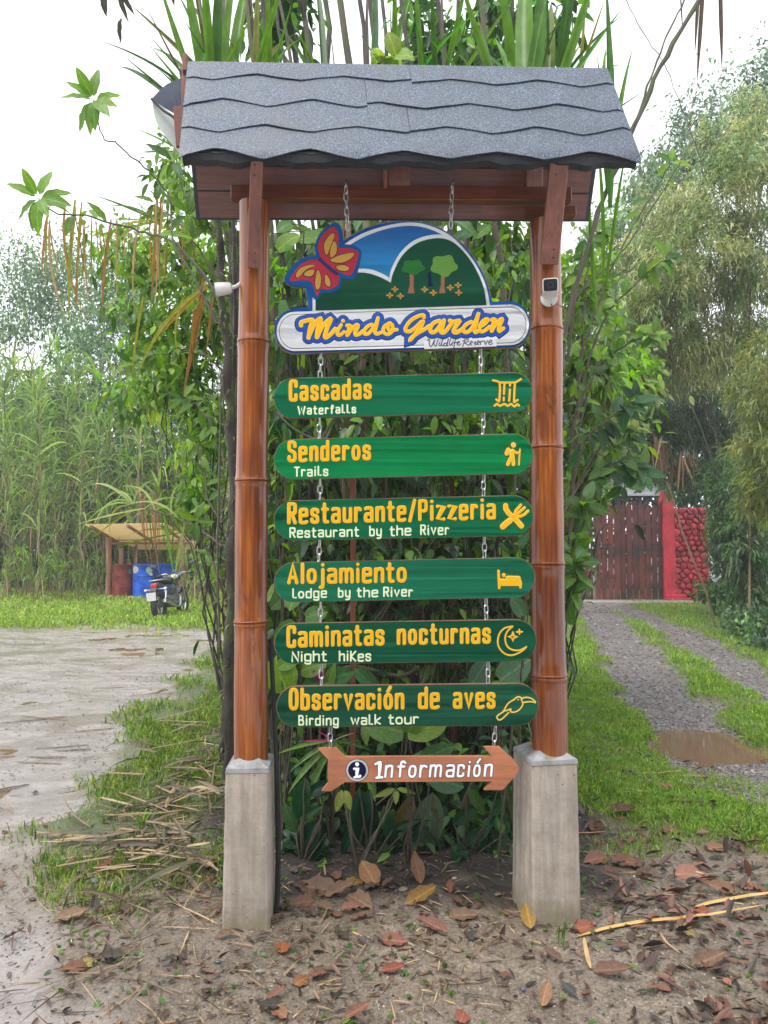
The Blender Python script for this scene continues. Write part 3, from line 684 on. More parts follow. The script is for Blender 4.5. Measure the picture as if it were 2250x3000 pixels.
boards = [
 ('green oblong board lettered Cascadas Waterfalls with a waterfall icon', (802, 1561, 1107, 1090.6, 1225.6, 1207), [('Cascadas', 846.7, 1089, 1176, 1169, 62)], [('waterfaLLs', 871.5, 1043.5, 1216, 1211, 27)]),
 ('brightest green board lettered Senderos Trails with a hiker icon', (802, 1562, 1286, 1270, 1405, 1388.7), [('Senderos', 843, 1086.5, 1354, 1348, 62)], [('TraiLs', 861.5, 962, 1397, 1394, 30)]),
 ('green board lettered Restaurante/Pizzeria with crossed knife and fork icon', (802, 1562.5, 1465.5, 1450.6, 1583, 1571), [('Restaurante/Pizzeria', 842, 1452, 1536, 1521, 63)], [('Restaurant', 848, 1052, 1575.7, 1573, 31), ('by', 1081.5, 1118.6, 1572, 1571, 31), ('the', 1141, 1205, 1571, 1569, 31), ('River', 1231, 1316, 1568, 1567, 31)]),
 ('green board lettered Alojamiento Lodge by the River with a bed icon', (803, 1567, 1647, 1632.6, 1764.5, 1751), [('Alojamiento', 842, 1191, 1711.6, 1706.7, 62)], [('Lodge', 856.6, 958, 1753.7, 1752, 30), ('by', 990, 1027, 1751, 1750, 30), ('the', 1044.5, 1108, 1750, 1749, 30), ('River', 1122.6, 1210, 1749, 1748, 30)]),
 ('dark green board lettered Caminatas nocturnas Night hikes with a moon icon', (803, 1572, 1825.5, 1814.6, 1945.6, 1938), [('Caminatas', 840, 1126, 1897, 1890, 63), ('nocturnas', 1163, 1437.5, 1889, 1885, 63)], [('Night', 854, 958, 1939, 1938, 32), ('hiKes', 992.6, 1087.5, 1938, 1937, 32)]),
 ('dull green board lettered Observación de aves Birding walk tour with a toucan icon', (809.7, 1578, 2010, 2002, 2131, 2126), [('Observación', 846.7, 1184, 2080.5, 2078, 65), ('de', 1225, 1287.7, 2077, 2076.5, 65), ('aves', 1327, 1451, 2076, 2075.6, 65)], [('Birding', 874, 992.6, 2126, 2125, 31), ('waLk', 1027, 1116, 2124, 2122, 31), ('tour', 1137, 1227, 2122, 2121, 31)]),
]
G['L_'] = G['L']
BD = []
for i, (lab, (xl, xr, tl, tr, bl, br), big, small) in enumerate(boards):
    b = Board('sign_board', lab, 'sign board', (xl + xr) / 2, (tl + br) / 2, 'green boards hanging one below another'); BD.append((b, xl, xr, tl, tr, bl, br))
    b.plate(stadium(xl, xr, tl, tr, bl, br), .020, M_EDGE, 'board', 0)
    b.plate(stadium(xl + 1.5, xr - 1.5, tl + 1.8, tr + 1.8, bl - 1.5, br - 1.5), 0, M_GREEN[i], 'painted_face', .0012)
    st = [];
    for t, x0, x1, y0, y1, cap in big: st += word(t, x0, x1, y0, y1, cap, 15.4, 4.5)
    lettering(b, st, 4.5, [(M_OLIVE, 2.0), (M_YRIM, .5), (M_YEL, -.6)], base=.0016)
    st = []
    for t, x0, x1, y0, y1, cap in small:
        st += word(t.replace('w', 'W', 1) if t.startswith('waterf') else t, x0, x1, y0, y1, cap, 8.5, 2.3, jit=.8)
    lettering(b, st, 2.3, [(M_CREAM, 0)], base=.0016)
# icons, in zoom pixels mapped to the photograph
def mp(P, x0, y0, s_): return [(x0 + x / s_, y0 + y / s_) for x, y in P]
def icon(b, st, hw, label, polys=[]):
    for j, (mt, ex) in enumerate([(M_OLIVE, 1.2), (M_YRIM, -.3), (M_YEL, -1.5)]):
        if hw - 1.5 < 1.0 and j == 2: break
        m = strokes_mesh(b, st, hw + ex, .0016 + j * .00045, .0004)
        o = m.build('icon' if j == 1 else 'icon_paint' if j == 2 else 'icon_rim', mt, b.o)
        if j == 1: o['label'] = label
sf = lambda P: mp(P, 1430, 1090, 12.76)
icon(BD[0][0], [sf([(185, 320), (330, 350), (430, 400), (1000, 400), (1120, 340), (1225, 275)]), sf([(430, 400), (445, 650), (415, 1090)]), sf([(610, 420), (600, 620), (590, 820)]), sf([(585, 960), (580, 1060)]), sf([(815, 430), (815, 510)]), sf([(810, 660), (800, 900), (780, 1080)]), sf([(1000, 420), (980, 700), (965, 1110)]), sf([(300, 1030), (400, 1110)]), sf([(1100, 1050), (970, 1130)]), sf(catmull([(240, 1265), (330, 1200), (440, 1270), (600, 1200), (730, 1270), (850, 1200), (980, 1290), (1090, 1210), (1150, 1260)], 3))], 3.4, 'waterfall icon')
sf = lambda P: mp(P, 1450, 1270, 13.83)
icon(BD[1][0], [(sf([(745, 465), (750, 475)]), 2.3), (sf([(540, 660), (470, 820)]), 1.9), (sf([(700, 720), (680, 850), (700, 980)]), 2.2), (sf([(620, 1030), (560, 1150), (520, 1250)]), 1.7), (sf([(730, 1030), (745, 1150), (745, 1250)]), 1.7), (sf([(780, 730), (870, 800), (980, 770)]), 1.1), (sf([(1010, 650), (990, 900), (965, 1270)]), .8)], 3.5, 'hiker icon')
sf = lambda P: mp(P, 1440, 1450, 12.76)
icon(BD[2][0], [(sf([(525, 400), (530, 520), (640, 690), (800, 820)]), 1.75), (sf([(800, 820), (960, 980), (1110, 1160)]), 1.9), (sf([(420, 1180), (560, 1050), (680, 960)]), 2.1), (sf([(860, 740), (900, 600), (1090, 380)]), 1.0), (sf([(900, 760), (1000, 680), (1230, 480)]), 1.0), (sf([(900, 800), (1060, 810), (1220, 740), (1360, 600)]), 1.0)], 4.4, 'crossed knife and fork icon')
sf = lambda P: mp(P, 1430, 1640, 11.85)
icon(BD[3][0], [(sf([(360, 390), (385, 980)]), 1), (sf([(540, 530), (545, 540)]), 1.5), (sf([(430, 700), (430, 860)]), 1.2), (sf([(480, 740), (1080, 760)]), 1.9), (sf([(480, 830), (1100, 830)]), 1.8), (sf([(690, 640), (1040, 650)]), 2.0), (sf([(1120, 780), (1120, 960)]), 1)], 4.0, 'bed icon')
sf = lambda P: mp(P, 1430, 1810, 6.7)
icon(BD[4][0], [sf(catmull([(480, 170), (330, 200), (230, 300), (190, 430), (200, 550), (270, 660), (370, 725), (470, 735), (580, 700), (680, 640), (750, 570)], 3)), sf(catmull([(480, 170), (400, 240), (345, 330), (335, 440), (370, 550), (450, 620), (560, 640), (650, 625), (750, 570)], 3)), sf([(487, 280), (505, 355), (575, 375), (505, 395), (487, 455), (465, 395), (400, 370), (465, 350), (487, 280)]), sf([(612, 230), (612, 320)]), sf([(560, 280), (665, 275)])], 2.5, 'crescent moon and stars icon')
icon(BD[5][0], [sf(catmull([(655, 1570), (600, 1550), (550, 1565), (500, 1610), (420, 1655), (360, 1720), (320, 1800), (290, 1835)], 3)), sf(catmull([(290, 1835), (350, 1820), (445, 1790)], 3)), sf(catmull([(445, 1790), (440, 1840), (520, 1850), (600, 1810), (660, 1740), (680, 1680), (650, 1600)], 3)), sf(catmull([(650, 1590), (740, 1560), (840, 1580), (900, 1620), (930, 1660), (830, 1645), (690, 1660)], 3)), sf(catmull([(300, 1840), (180, 1925), (185, 1985), (240, 2000), (320, 1940), (400, 1860)], 3)), sf([(585, 1605), (590, 1606)])], 2.2, 'toucan icon')
# ---- main carved sign
z2 = 2.023
zf = lambda P: mp(P, 780, 630, z2)
B0 = Board('hanging_sign', 'large carved sign with butterfly, painted hills and cursive garden name', 'sign', 1185, 850)
outer = zf([(180, 822)]) ;
arch = catmull([(455, 150), (540, 98), (640, 58), (760, 37), (880, 37), (990, 60), (1090, 110), (1180, 185), (1255, 285), (1310, 395), (1342, 520)], 4)
pl_r = [(1342, 518), (1450, 513), (1500, 525), (1545, 570), (1570, 640), (1565, 700), (1530, 755), (1480, 785)]
pl_l = [(150, 822), (100, 800), (60, 750), (45, 690), (55, 630), (100, 580), (160, 557), (248, 550)]
wing = catmull([(248, 550), (250, 430), (170, 425), (108, 390), (135, 335), (175, 280), (235, 248), (295, 240), (288, 180), (320, 110), (365, 68), (405, 45), (435, 60), (450, 105), (452, 150)], 3)[1:]
outl = [tuple(p) for p in arch] + pl_r + pl_l + [tuple(p) for p in wing[3:]]
B0.plate(zf(outl), .022, M_EDGE, 'board', 0)
cx_, cy_ = 800, 500
shr = [(x + (6 if x < cx_ else -6) * .5, y + (5 if y < cy_ else -5) * .6) for x, y in outl]
B0.plate(zf(shr), 0, M_BLUE, 'blue_border', .0012)
wh = catmull([(455, 178), (560, 115), (680, 72), (800, 48), (900, 48), (1000, 75), (1100, 130), (1185, 215), (1255, 315), (1305, 430), (1328, 555)], 4)
inn = catmull([(460, 202), (565, 138), (690, 90), (800, 68), (895, 68), (990, 93), (1085, 147), (1168, 230), (1236, 325), (1286, 440), (1308, 548)], 4)
B0.plate(zf([(274, 575), (274, 490), (455, 300)] + [tuple(p) for p in wh]), 0, M_WHITE, 'white_band', .0018)
B0.plate(zf([(292, 568), (292, 480), (459, 300)] + [tuple(p) for p in inn]), 0, M_SKYP, 'painted_sky', .0024)
hill = [(292, 568), (292, 480), (480, 350)] + [tuple(p) for p in catmull([(480, 350), (540, 342), (610, 348), (680, 372), (738, 402)], 4)][1:] + [tuple(p) for p in catmull([(738, 402), (752, 345), (800, 250), (870, 182), (950, 148), (1040, 140), (1110, 165), (1180, 232), (1240, 320), (1288, 432), (1306, 546)], 4)][1:]
hw_ = [(285, 570), (285, 470), (480, 328)] + [tuple(p) for p in catmull([(480, 328), (540, 320), (620, 324), (690, 350), (730, 375)], 4)][1:] + [tuple(p) for p in catmull([(730, 375), (742, 320), (790, 230), (860, 162), (945, 126), (1045, 118), (1120, 150), (1168, 225), (1238, 325), (1288, 440), (1309, 548)], 4)][1:]
B0.plate(zf(hw_), 0, M_WHITE, 'hill_outline', .0030)
B0.plate(zf(hill), 0, M_DKGREEN, 'painted_hill', .0036)
# plaque
B0.plate(mp(stadium(62, 1556, 575, 532, 808, 772, 14, .9), 780, 630, z2), 0, M_WHITE, 'plaque', .0042)
ring = mp(stadium(76, 1540, 590, 545, 795, 760, 14, .9), 780, 630, z2)
B0.plate(ring, 0, M_GLINE, 'plaque_line', .0046); B0.plate(mp(stadium(79, 1537, 593, 549, 791.5, 756.5, 14, .9), 780, 630, z2), 0, M_WHITE, 'plaque_face', .0050)
# butterfly
bf_in = catmull([(300, 482), (268, 400), (205, 388), (140, 390), (190, 310), (250, 272), (318, 262), (306, 190), (335, 120), (400, 72), (430, 130), (430, 195), (500, 200), (545, 222), (540, 270), (505, 355), (455, 352), (430, 340), (428, 410), (370, 445), (325, 438)], 4, True)
bf_out = catmull([(298, 505), (262, 470), (246, 430), (170, 424), (108, 388), (160, 300), (230, 250), (290, 240), (288, 180), (330, 95), (405, 48), (438, 70), (452, 165), (520, 182), (562, 215), (556, 280), (528, 372), (470, 378), (448, 375), (438, 432), (385, 465), (330, 465)], 4, True)
B0.plate(zf([tuple(p) for p in bf_out]), 0, M_BLUE, 'butterfly_border', .0042)
bw = B0.plate(zf([tuple(p) for p in bf_in]), 0, M_PINK, 'butterfly', .0050, label='red butterfly with ochre wing spots')
spots = [[(395, 112), (405, 125), (385, 180), (360, 240), (345, 210), (345, 170), (370, 130)], [(400, 158), (418, 185), (415, 230), (385, 255), (378, 220)], [(382, 268), (440, 240), (520, 228), (500, 262), (450, 285), (400, 282)], [(415, 308), (460, 300), (493, 318), (470, 335), (430, 328)],
         [(175, 360), (200, 320), (250, 300), (290, 302), (240, 325), (190, 372)], [(225, 360), (240, 335), (285, 328), (270, 365)], [(305, 328), (325, 370), (320, 425), (300, 445), (290, 400)], [(355, 355), (380, 395), (375, 428), (350, 410), (348, 375)]]
for sp in spots:
    o1 = [tuple(p) for p in catmull(sp, 4, True)]; c_ = np.mean(np.array(o1), 0)
    o2 = [tuple(c_ + (np.array(p) - c_) * (1 + 5.0 / max(8, np.linalg.norm(np.array(p) - c_)))) for p in o1]
    B0.plate(zf(o2), 0, M_NAVY, 'spot_rim', .0055); B0.plate(zf(o1), 0, M_SPOT, 'wing_spot', .0060)
strokes_mesh(B0, [zf([(318, 265), (350, 295), (385, 325), (418, 350)])], 5.5, .0056, .001).build('butterfly_body', M_NAVY, B0.o)
def blob(cx, cy, rx, ry, k, ph):
    return [(cx + rx * (1 + .12 * math.sin(k * a + ph)) * math.cos(a), cy + ry * (1 + .12 * math.sin(k * a + ph)) * math.sin(a)) for a in np.linspace(0, 2 * math.pi, 36, endpoint=False)]
for (tx, ty, tw, bw_, yb, cc, mt, tm) in ((862, 345, 12, 16, 465, (870, 312, 66, 44), M_CR1, M_TRUNKP), (1046, 350, 11, 15, 465, (1052, 302, 76, 62), M_CR2, M_TRUNKP)):
    B0.plate(zf([(tx - tw, ty), (tx + tw, ty), (tx + tw - 2, yb - 40), (tx + bw_, yb), (tx - bw_ - 8, yb), (tx - tw, yb - 50)]), 0, tm, 'painted_trunk', .0042)
    B0.plate(zf(blob(*cc, 5, .6)), 0, mt, 'painted_crown', .0048)
B0.plate(zf([(955, 345), (975, 340), (980, 400), (990, 425), (955, 425), (962, 390)]), 0, M_NAVY, 'painted_trunk', .0042)
for fx, fy in ((762, 442), (732, 478), (795, 482), (938, 443), (990, 463), (1090, 432), (1136, 418), (1140, 462)):
    B0.plate(zf([(fx + (13 + 6 * math.cos(4 * a)) * math.cos(a) * 1.2, fy + (13 + 6 * math.cos(4 * a)) * math.sin(a)) for a in np.linspace(0, 2 * math.pi, 28, endpoint=False)]), 0, M_SPOT, 'painted_flower', .0044)
    B0.plate(zf([(fx + 5 * math.cos(a), fy + 5 * math.sin(a)) for a in np.linspace(0, 2 * math.pi, 8, endpoint=False)]), 0, M_PINK, 'flower_eye', .0050)
# cursive name, traced stroke by stroke: first word in its own zoom (x 850 + x/4.608), second (x 1170 + x/4.608)
z4 = 4.608
m1 = lambda P: [tuple(p) for p in mp(catmull(P, 4), 850, 900, z4)]
m2 = lambda P: [tuple(p) for p in mp(catmull(P, 4), 1170, 900, z4)]
name_st = [
 (m1([(150, 255), (150, 215), (200, 195), (290, 175), (300, 200), (270, 300), (250, 420)]), 1.15), (m1([(260, 380), (320, 250), (400, 165), (410, 200), (375, 320), (365, 410)]), 1.25), (m1([(375, 390), (440, 260), (540, 165), (545, 190), (500, 290), (470, 400), (500, 410), (570, 350), (610, 300)]), 1.15),
 (m1([(715, 190), (716, 192)]), 1.0), (m1([(690, 245), (650, 310), (640, 370), (670, 385), (730, 340)]), .95),
 (m1([(770, 255), (810, 260), (790, 320), (770, 385)]), 1.05), (m1([(775, 380), (840, 290), (900, 245), (915, 270), (880, 340), (885, 380), (930, 370), (990, 325)]), 1.05),
 (m1([(1100, 240), (1040, 270), (1000, 330), (1010, 370), (1060, 360), (1120, 290), (1165, 220), (1185, 150)]), 1.0), (m1([(1185, 150), (1165, 250), (1145, 340), (1170, 370), (1220, 350)]), 1.0),
 (m1([(1350, 220), (1280, 260), (1255, 320), (1290, 370), (1350, 360), (1385, 300), (1370, 240), (1320, 260), (1340, 320), (1440, 310)]), 1.0),
 (m2([(330, 145), (320, 115), (250, 130), (150, 190), (85, 280), (90, 330), (150, 330), (230, 270), (290, 210), (320, 200)]), 1.05), (m2([(320, 200), (290, 270), (220, 360), (150, 445), (160, 420), (240, 360), (330, 310), (400, 260)]), 1.05),
 (m2([(540, 190), (460, 220), (415, 290), (430, 345), (490, 330), (560, 240), (600, 190)]), 1.1), (m2([(600, 185), (580, 270), (560, 340), (600, 350), (640, 310), (700, 230)]), 1.1),
 (m2([(680, 190), (720, 210), (700, 210)]), 1.2), (m2([(700, 215), (800, 190), (800, 210), (750, 280), (730, 340), (780, 345), (850, 300)]), 1.15),
 (m2([(970, 205), (900, 240), (860, 300), (880, 345), (940, 330), (1000, 250), (1040, 160), (1065, 95)]), 1.05), (m2([(1060, 100), (1040, 200), (1010, 300), (1020, 345), (1060, 330)]), 1.05),
 (m2([(1080, 270), (1140, 240), (1185, 190), (1175, 165), (1120, 200), (1080, 270), (1090, 330), (1140, 330), (1215, 270)]), 1.0),
 (m2([(1240, 180), (1280, 170), (1260, 240), (1240, 330)]), 1.05), (m2([(1245, 320), (1310, 220), (1375, 165), (1380, 190), (1340, 280), (1345, 330), (1400, 290)]), 1.05)]
HW = 5.0
def layer(ex, mt, z, nm, mul_=1.0, lab=None):
    st = [(s_, (HW * k * mul_ + ex) / 1.0) for s_, k in name_st]
    m = MB()
    for s_, h_ in st:
        mm = strokes_mesh(B0, [s_], h_, z, .0004); m.add(mm.v, mm.f)
    o = m.build(nm, mt, B0.o)
    if lab: o['label'] = lab
layer(12.5, M_NAVY, .0052, 'name_outline'); layer(10.0, M_BLUE2, .0057, 'name_border');
grp_ = [(0, 1, 2), (3, 4), (5, 6), (7, 8), (9,), (10, 11), (12, 13), (14, 15), (16, 17), (18,), (19, 20)]
for g_ in grp_:
    L3 = []
    for ex, mt, z, nm_ in ((-1.2, M_YEL, .0072, 'letter'), (.5, M_YRIM, .0067, 'rim'), (2.3, M_NAVY, .0062, 'rim')):
        m = MB()
        for i_ in g_:
            mm = strokes_mesh(B0, [name_st[i_][0]], HW * name_st[i_][1] + ex, z, .0004); m.add(mm.v, mm.f)
        L3.append(m.build(nm_, mt, L3[0] if L3 else B0.o))
# small white tag with black script
tagb = mp([(330, 470), (1305, 410), (1308, 535), (335, 572)], 1170, 900, z4)
B0.plate(tagb, 0, M_WHITE, 'subtitle_tag', .0080)
sc_ = [m2(P) for P in ([(375, 455), (400, 440), (400, 500), (420, 540), (450, 500), (470, 450), (465, 510), (490, 530), (520, 440)], [(545, 475), (530, 510), (545, 530), (565, 500)], [(545, 455), (547, 455)], [(590, 430), (565, 500), (580, 530), (600, 500)], [(640, 490), (605, 495), (600, 525), (630, 520), (660, 430), (640, 520), (655, 525)], [(690, 430), (670, 500), (685, 525), (700, 500)], [(720, 475), (705, 510), (720, 525)], [(725, 455), (727, 455)],
      [(770, 440), (750, 450), (735, 545), (730, 550)], [(720, 490), (775, 480)], [(780, 500), (810, 480), (790, 470), (775, 510), (800, 520), (830, 500)], [(880, 450), (850, 540)], [(850, 465), (920, 440), (930, 465), (870, 490)], [(880, 490), (930, 520), (955, 495)], [(950, 500), (985, 480), (965, 465), (950, 505), (975, 520)], [(1000, 500), (1030, 465), (1020, 490), (1035, 510), (1010, 520)], [(1045, 495), (1080, 480), (1060, 462), (1045, 500), (1070, 515)], [(1095, 465), (1090, 515)], [(1095, 480), (1130, 460), (1140, 470)], [(1150, 465), (1155, 510), (1190, 455)], [(1200, 490), (1245, 470), (1225, 450), (1200, 490), (1220, 512), (1255, 495)])]
strokes_mesh(B0, sc_, 1.1, .0084, .0004).build('subtitle_lettering', M_NAVY, B0.o, label='thin black cursive subtitle')
# ---- arrow board
B7 = Board('arrow_sign', 'bare brown arrow board lettered Información, lowest of the hanging boards', 'arrow sign', 1230, 2253)
ar = mp([(5, 68), (40, 62), (155, 62), (225, 132), (1415, 128), (1348, 52), (1478, 52), (1600, 165), (1638, 222), (1600, 290), (1500, 400), (1350, 400), (1415, 330), (225, 336), (110, 410), (35, 408), (85, 345), (85, 150)], 930, 2170, 2.765)
B7.plate(ar, .02, M_ARROW, 'board', 0)
disc = lambda r: [(1046.4 + r * math.cos(a), 2256.4 + r * math.sin(a)) for a in np.linspace(0, 2 * math.pi, 40, endpoint=False)]
B7.plate(disc(33.5), 0, M_NAVY, 'disc_rim', .0005); B7.plate(disc(32), 0, M_WHITE, 'disc_ring', .0010); B7.plate(disc(26.5), 0, M_NAVY, 'disc', .0015)
istr = [([(1046, 2238.5), (1046.4, 2239)], 1.5), ([(1038, 2252), (1047, 2251), (1045, 2275), (1055, 2273)], 1.0), ([(1038, 2277), (1054, 2276)], .8)]
strokes_mesh(B7, istr, 3.6, .002, .0004).build('info_letter', M_WHITE, B7.o)
st = []
for c, x0, x1, bl in (('n', 1125, 1150.6, 2279), ('f', 1161, 1187, 2278), ('o', 1194, 1219, 2279), ('r', 1226.5, 1250, 2278.5), ('m', 1255.5, 1293.5, 2277.5), ('a', 1304, 1331, 2277.5), ('c', 1337, 1360, 2277), ('i', 1369, 1375, 2277), ('ó', 1384, 1407, 2277), ('n', 1416, 1442, 2276)):
    st += word(c, x0, x1, bl, bl, 53 if c not in 'fi' else 50, 5, 3.6, slant=.10)
st += [[mp(catmull([(470, 190), (500, 175), (512, 180), (508, 240), (498, 290), (525, 296)], 4), 930, 2170, 2.765), mp([(478, 300), (512, 296)], 930, 2170, 2.765), mp([(500, 190), (500, 290)], 930, 2170, 2.765)]]
lettering(B7, st, 3.4, [(M_NAVY, 1.4), (M_WHITE, 0)], base=.0006)
# ---- chains
lk = MB()
def oval_link(m):
    pts = []; L_, w_ = .0115, .0085
    for a in np.linspace(0, 2 * math.pi, 20, endpoint=False):
        pts.append((w_ * math.cos(a), 0, L_ * math.sin(a) + (.006 if math.sin(a) > 0 else -.006)))
    n = len(pts); m.tube(pts + [pts[0], pts[1]], .0024, 6, cap=False); return m
ME_LINK = oval_link(MB()).mesh('chain_link', M_METAL, True)
nch = 0
def chain(p0, p1, label, off=BOFF + .010, loose=False):
    """hangs between two photograph points on the plane of the boards"""
    a = V3(*p0, off); b = V3(*p1, off); L_ = np.linalg.norm(b - a); n = max(2, round(L_ / .0285))
    w0 = np.array([a[0] * CY - a[1] * SY, a[0] * SY + a[1] * CY, a[2]])
    t = thing('chain', label, 'chain', w0, YAW, 'short chains between the hanging boards' if n < 6 else 'long chains under the roof beam')
    for i in range(n):
        o = link('link', ME_LINK, t); p = (b - a) * (i + .5) / n; o.location = (p[0] + random.uniform(-.001, .001), p[1], p[2])
        d = Vector(tuple(b - a)); q = (-d).to_track_quat('Z', 'Y'); o.rotation_mode = 'QUATERNION'
        from mathutils import Quaternion
        o.rotation_quaternion = q @ Quaternion((0, 0, 1), R(25 + 90 * (i % 2) + random.uniform(-12, 12))); o.scale = (1, 1, L_ / n / .0285)
    return t
chain((1013, 545), (1018, 675), 'long chain left of centre holding up the carved sign from the beam', -.075)
chain((1324, 545), (1320, 668), 'long chain right of centre holding up the carved sign from the beam', -.075)
gaps = [((940, 1030), (938, 1107)), ((1408, 1022), (1407, 1094)), ((936, 1224), (935, 1286)), ((1416, 1210), (1415, 1272)), ((938, 1402), (937, 1466)), ((1417, 1391), (1416, 1454)), ((936, 1580), (934, 1646)), ((1419, 1572), (1419, 1635)), ((939, 1763), (938, 1826)), ((1424, 1753), (1425, 1816)), ((940, 1942), (942, 2009)), ((1430, 1940), (1429, 2003)), ((968, 2128), (967, 2192)), ((1452, 2128), (1446, 2192))]
nm = ['the carved sign and the Cascadas board', 'the Cascadas and Senderos boards', 'the Senderos and Restaurante boards', 'the Restaurante and Alojamiento boards', 'the Alojamiento and Caminatas boards', 'the Caminatas and Observación boards', 'the Observación board and the arrow']
for i, (a, b) in enumerate(gaps): chain(a, b, ('left' if i % 2 == 0 else 'right') + ' short chain between ' + nm[i // 2])
# hook plates for the long chains
for px in (1013, 1324):
    q = V3(px, 541, -.02); m = MB(); m.tube([q + np.array([0, .06, .01]), q, q + np.array([0, -.045, -.004]), q + np.array([0, -.055, -.02])], .003, 6); m.build('chain_hook', M_METAL, F, True)
# ------------------------------------------------------------------ cameras on the posts, hose
M_PLAST = mat('white_plastic', (.62, .60, .56), (.70, .68, .64), 20, .4, .05)
M_BLACK = mat('black_plastic', (.010, .012, .018), (.02, .022, .03), 30, .18, 0)
M_RUB = mat('black_rubber', (.012, .013, .016), (.03, .03, .034), 30, .55, .2)
p = fr(1610, 858, -.085)
T = thing('security_camera', 'white camera with dark square face on the right bamboo post', 'security camera', (p[0] * CY + .085 * SY, p[0] * SY - .085 * CY, p[1]), YAW - R(15))
m = MB(); m.lathe([(.034, 0), (.034, .006), (.024, .013), (.012, .016)], 24, Matrix.Translation((-.002, .012, -.018)) @ Matrix.Rotation(R(90), 4, 'X')); m.build('base_plate', M_PLAST, T, True)
def rrect(w_, h_, r, n=6):
    P = []
    for cx, cy, a0 in ((w_ - r, h_ - r, 0), (-w_ + r, h_ - r, 90), (-w_ + r, -h_ + r, 180), (w_ - r, -h_ + r, 270)):
        for i in range(n + 1): a = R(a0 + 90 * i / n); P.append((cx + r * math.cos(a), cy + r * math.sin(a)))
    return P
m = MB(); m.plate([(x + .004, z + .004) for x, z in rrect(.030, .027, .010)], -.008, -.085); b_ = m.build('housing', M_PLAST, T, True)
m = MB(); m.plate([(x + .004, z + .003) for x, z in rrect(.0265, .0235, .008)], -.084, -.087); m.build('face', M_BLACK, T, True)
m = MB(); m.torus(.011, .0014, 24, 6, Matrix.Translation((.004, -.0875, .001)) @ Matrix.Rotation(R(90), 4, 'X')); m.build('lens', M_RUB, T, True)
for x, z in ((-.030, -.006), (.008, -.048)):
    m = MB(); m.tube([(x, .004, z), (x, -.006, z)], .0025, 8); m.build('screw', M_SCREW, T)
M_CORD = mat('brown_cord', (.30, .16, .09), None, 30, .6, 0)
m = MB(); m.tube(catmull([(.02, .01, -.04), (.045, .02, -.052), (.066, .05, -.072)], 5), .0022, 6); m.build('cable', M_CORD, T, True)
p = fr(690, 842, -.02)
T = thing('security_camera', 'white bullet camera pointing left from the left bamboo post', 'security camera', (p[0] * CY + .02 * SY, p[0] * SY - .02 * CY, p[1]), YAW)
m = MB(); Mx = Matrix.Translation((-.047, -.005, -.008)) @ Matrix.Rotation(R(-98), 4, 'Y') @ Matrix.Rotation(R(0), 4, 'Z')
m.lathe([(.002, -.034), (.017, -.033), (.0225, -.026), (.026, .0), (.0275, .026), (.028, .030), (.024, .030), (.023, .020), (.001, .019)], 26, Mx); m.build('housing', M_PLAST, T, True)
m = MB(); m.tube([(-.018, -.003, -.004), (.006, 0, .006), (.020, .005, .016)], [.008, .0075, .010], 10); m.build('bracket', M_PLAST, T, True)
m = MB(); m.torus(.012, .004, 18, 6, Matrix.Translation((.022, .008, .024)) @ Matrix.Rotation(R(80), 4, 'Y')); m.build('cable', M_PLAST, T, True)
pts = [(585, 1380, .03), (588, 1450, .02), (592, 1530, .02), (597, 1650, .03), (600, 1760, .05), (601, 1860, .05), (597, 1970, .04), (592, 1990, .04)]
m = MB(); m.tube(catmull([V3(x * D, y * D, o_) for x, y, o_ in pts], 6), [.009 if i < 20 else .0105 for i in range(43)], 10)
T = thing('hose', 'black hose running down behind the left post to the ground', 'hose', (0, 0, 0), YAW); m.build('pipe', M_RUB, T, True)
# ------------------------------------------------------------------ ground
RL = np.array([(1.7, 2.35), (2.6, 2.50), (3.7, 2.59), (5.2, 2.82), (8.2, 3.52), (13.3, 4.57), (16.4, 5.1)])      # left wheel track: (Y, x)
RR = np.array([(1.7, 3.75), (5.2, 4.03), (7.1, 4.45), (9.6, 4.87), (13.8, 5.47), (16.4, 5.7)])
RB = np.array([(-3, -1.0), (-.65, -.9), (.4, -1.5), (2.9, -1.98), (6.1, -2.35), (8.7, -2.45), (11.0, -2.6)])    # right bank of the wet road
def sstep(a, b, x): t = np.clip((x - a) / (b - a), 0, 1); return t * t * (3 - 2 * t)
def zones(x, y):
    n1 = vn(x, y, .45, 1) - .5; n2 = vn(x, y, .14, 2) - .5; n3 = vn(x, y, 1.7, 3) - .5
    rb = np.interp(y, RB[:, 0], RB[:, 1]); road = sstep(.18, -.18, x - rb + n1 * .5 + n2 * .25) * sstep(11.4, 10.6, y + n1 * .8 + n3)
    dl = np.abs(x - np.interp(y, RL[:, 0], RL[:, 1])) + n1 * .25 + n2 * .15; dr = np.abs(x - np.interp(y, RR[:, 0], RR[:, 1])) + n1 * .25 + n2 * .15
    rut = np.maximum(sstep(.50, .34, dl), sstep(.42, .28, dr)) * sstep(1.2, 2.2, y + n1) * sstep(18, 16.5, y) * (x > .8)
    rut = np.maximum(rut, sstep(15.2, 16.2, y + n1) * sstep(3.6, 3.9, x) * sstep(6.3, 5.9, x) * sstep(17.6, 17.3, y))
    mud = sstep(1.55, .55, y + n1 * 1.0 + n3 * .6 - sstep(2.0, 2.6, x) * 1.3 + sstep(1.1, .9, x) * 0)      # bare foreground
    humus = sstep(-.95, -.75, x + n1 * .3) * sstep(1.15, .95, x + n1 * .3) * sstep(.10, .35, y + n2 * .3)
    grass = (1 - road) * (1 - rut) * (1 - mud) * (1 - humus)
    return road, rut, mud, humus, grass
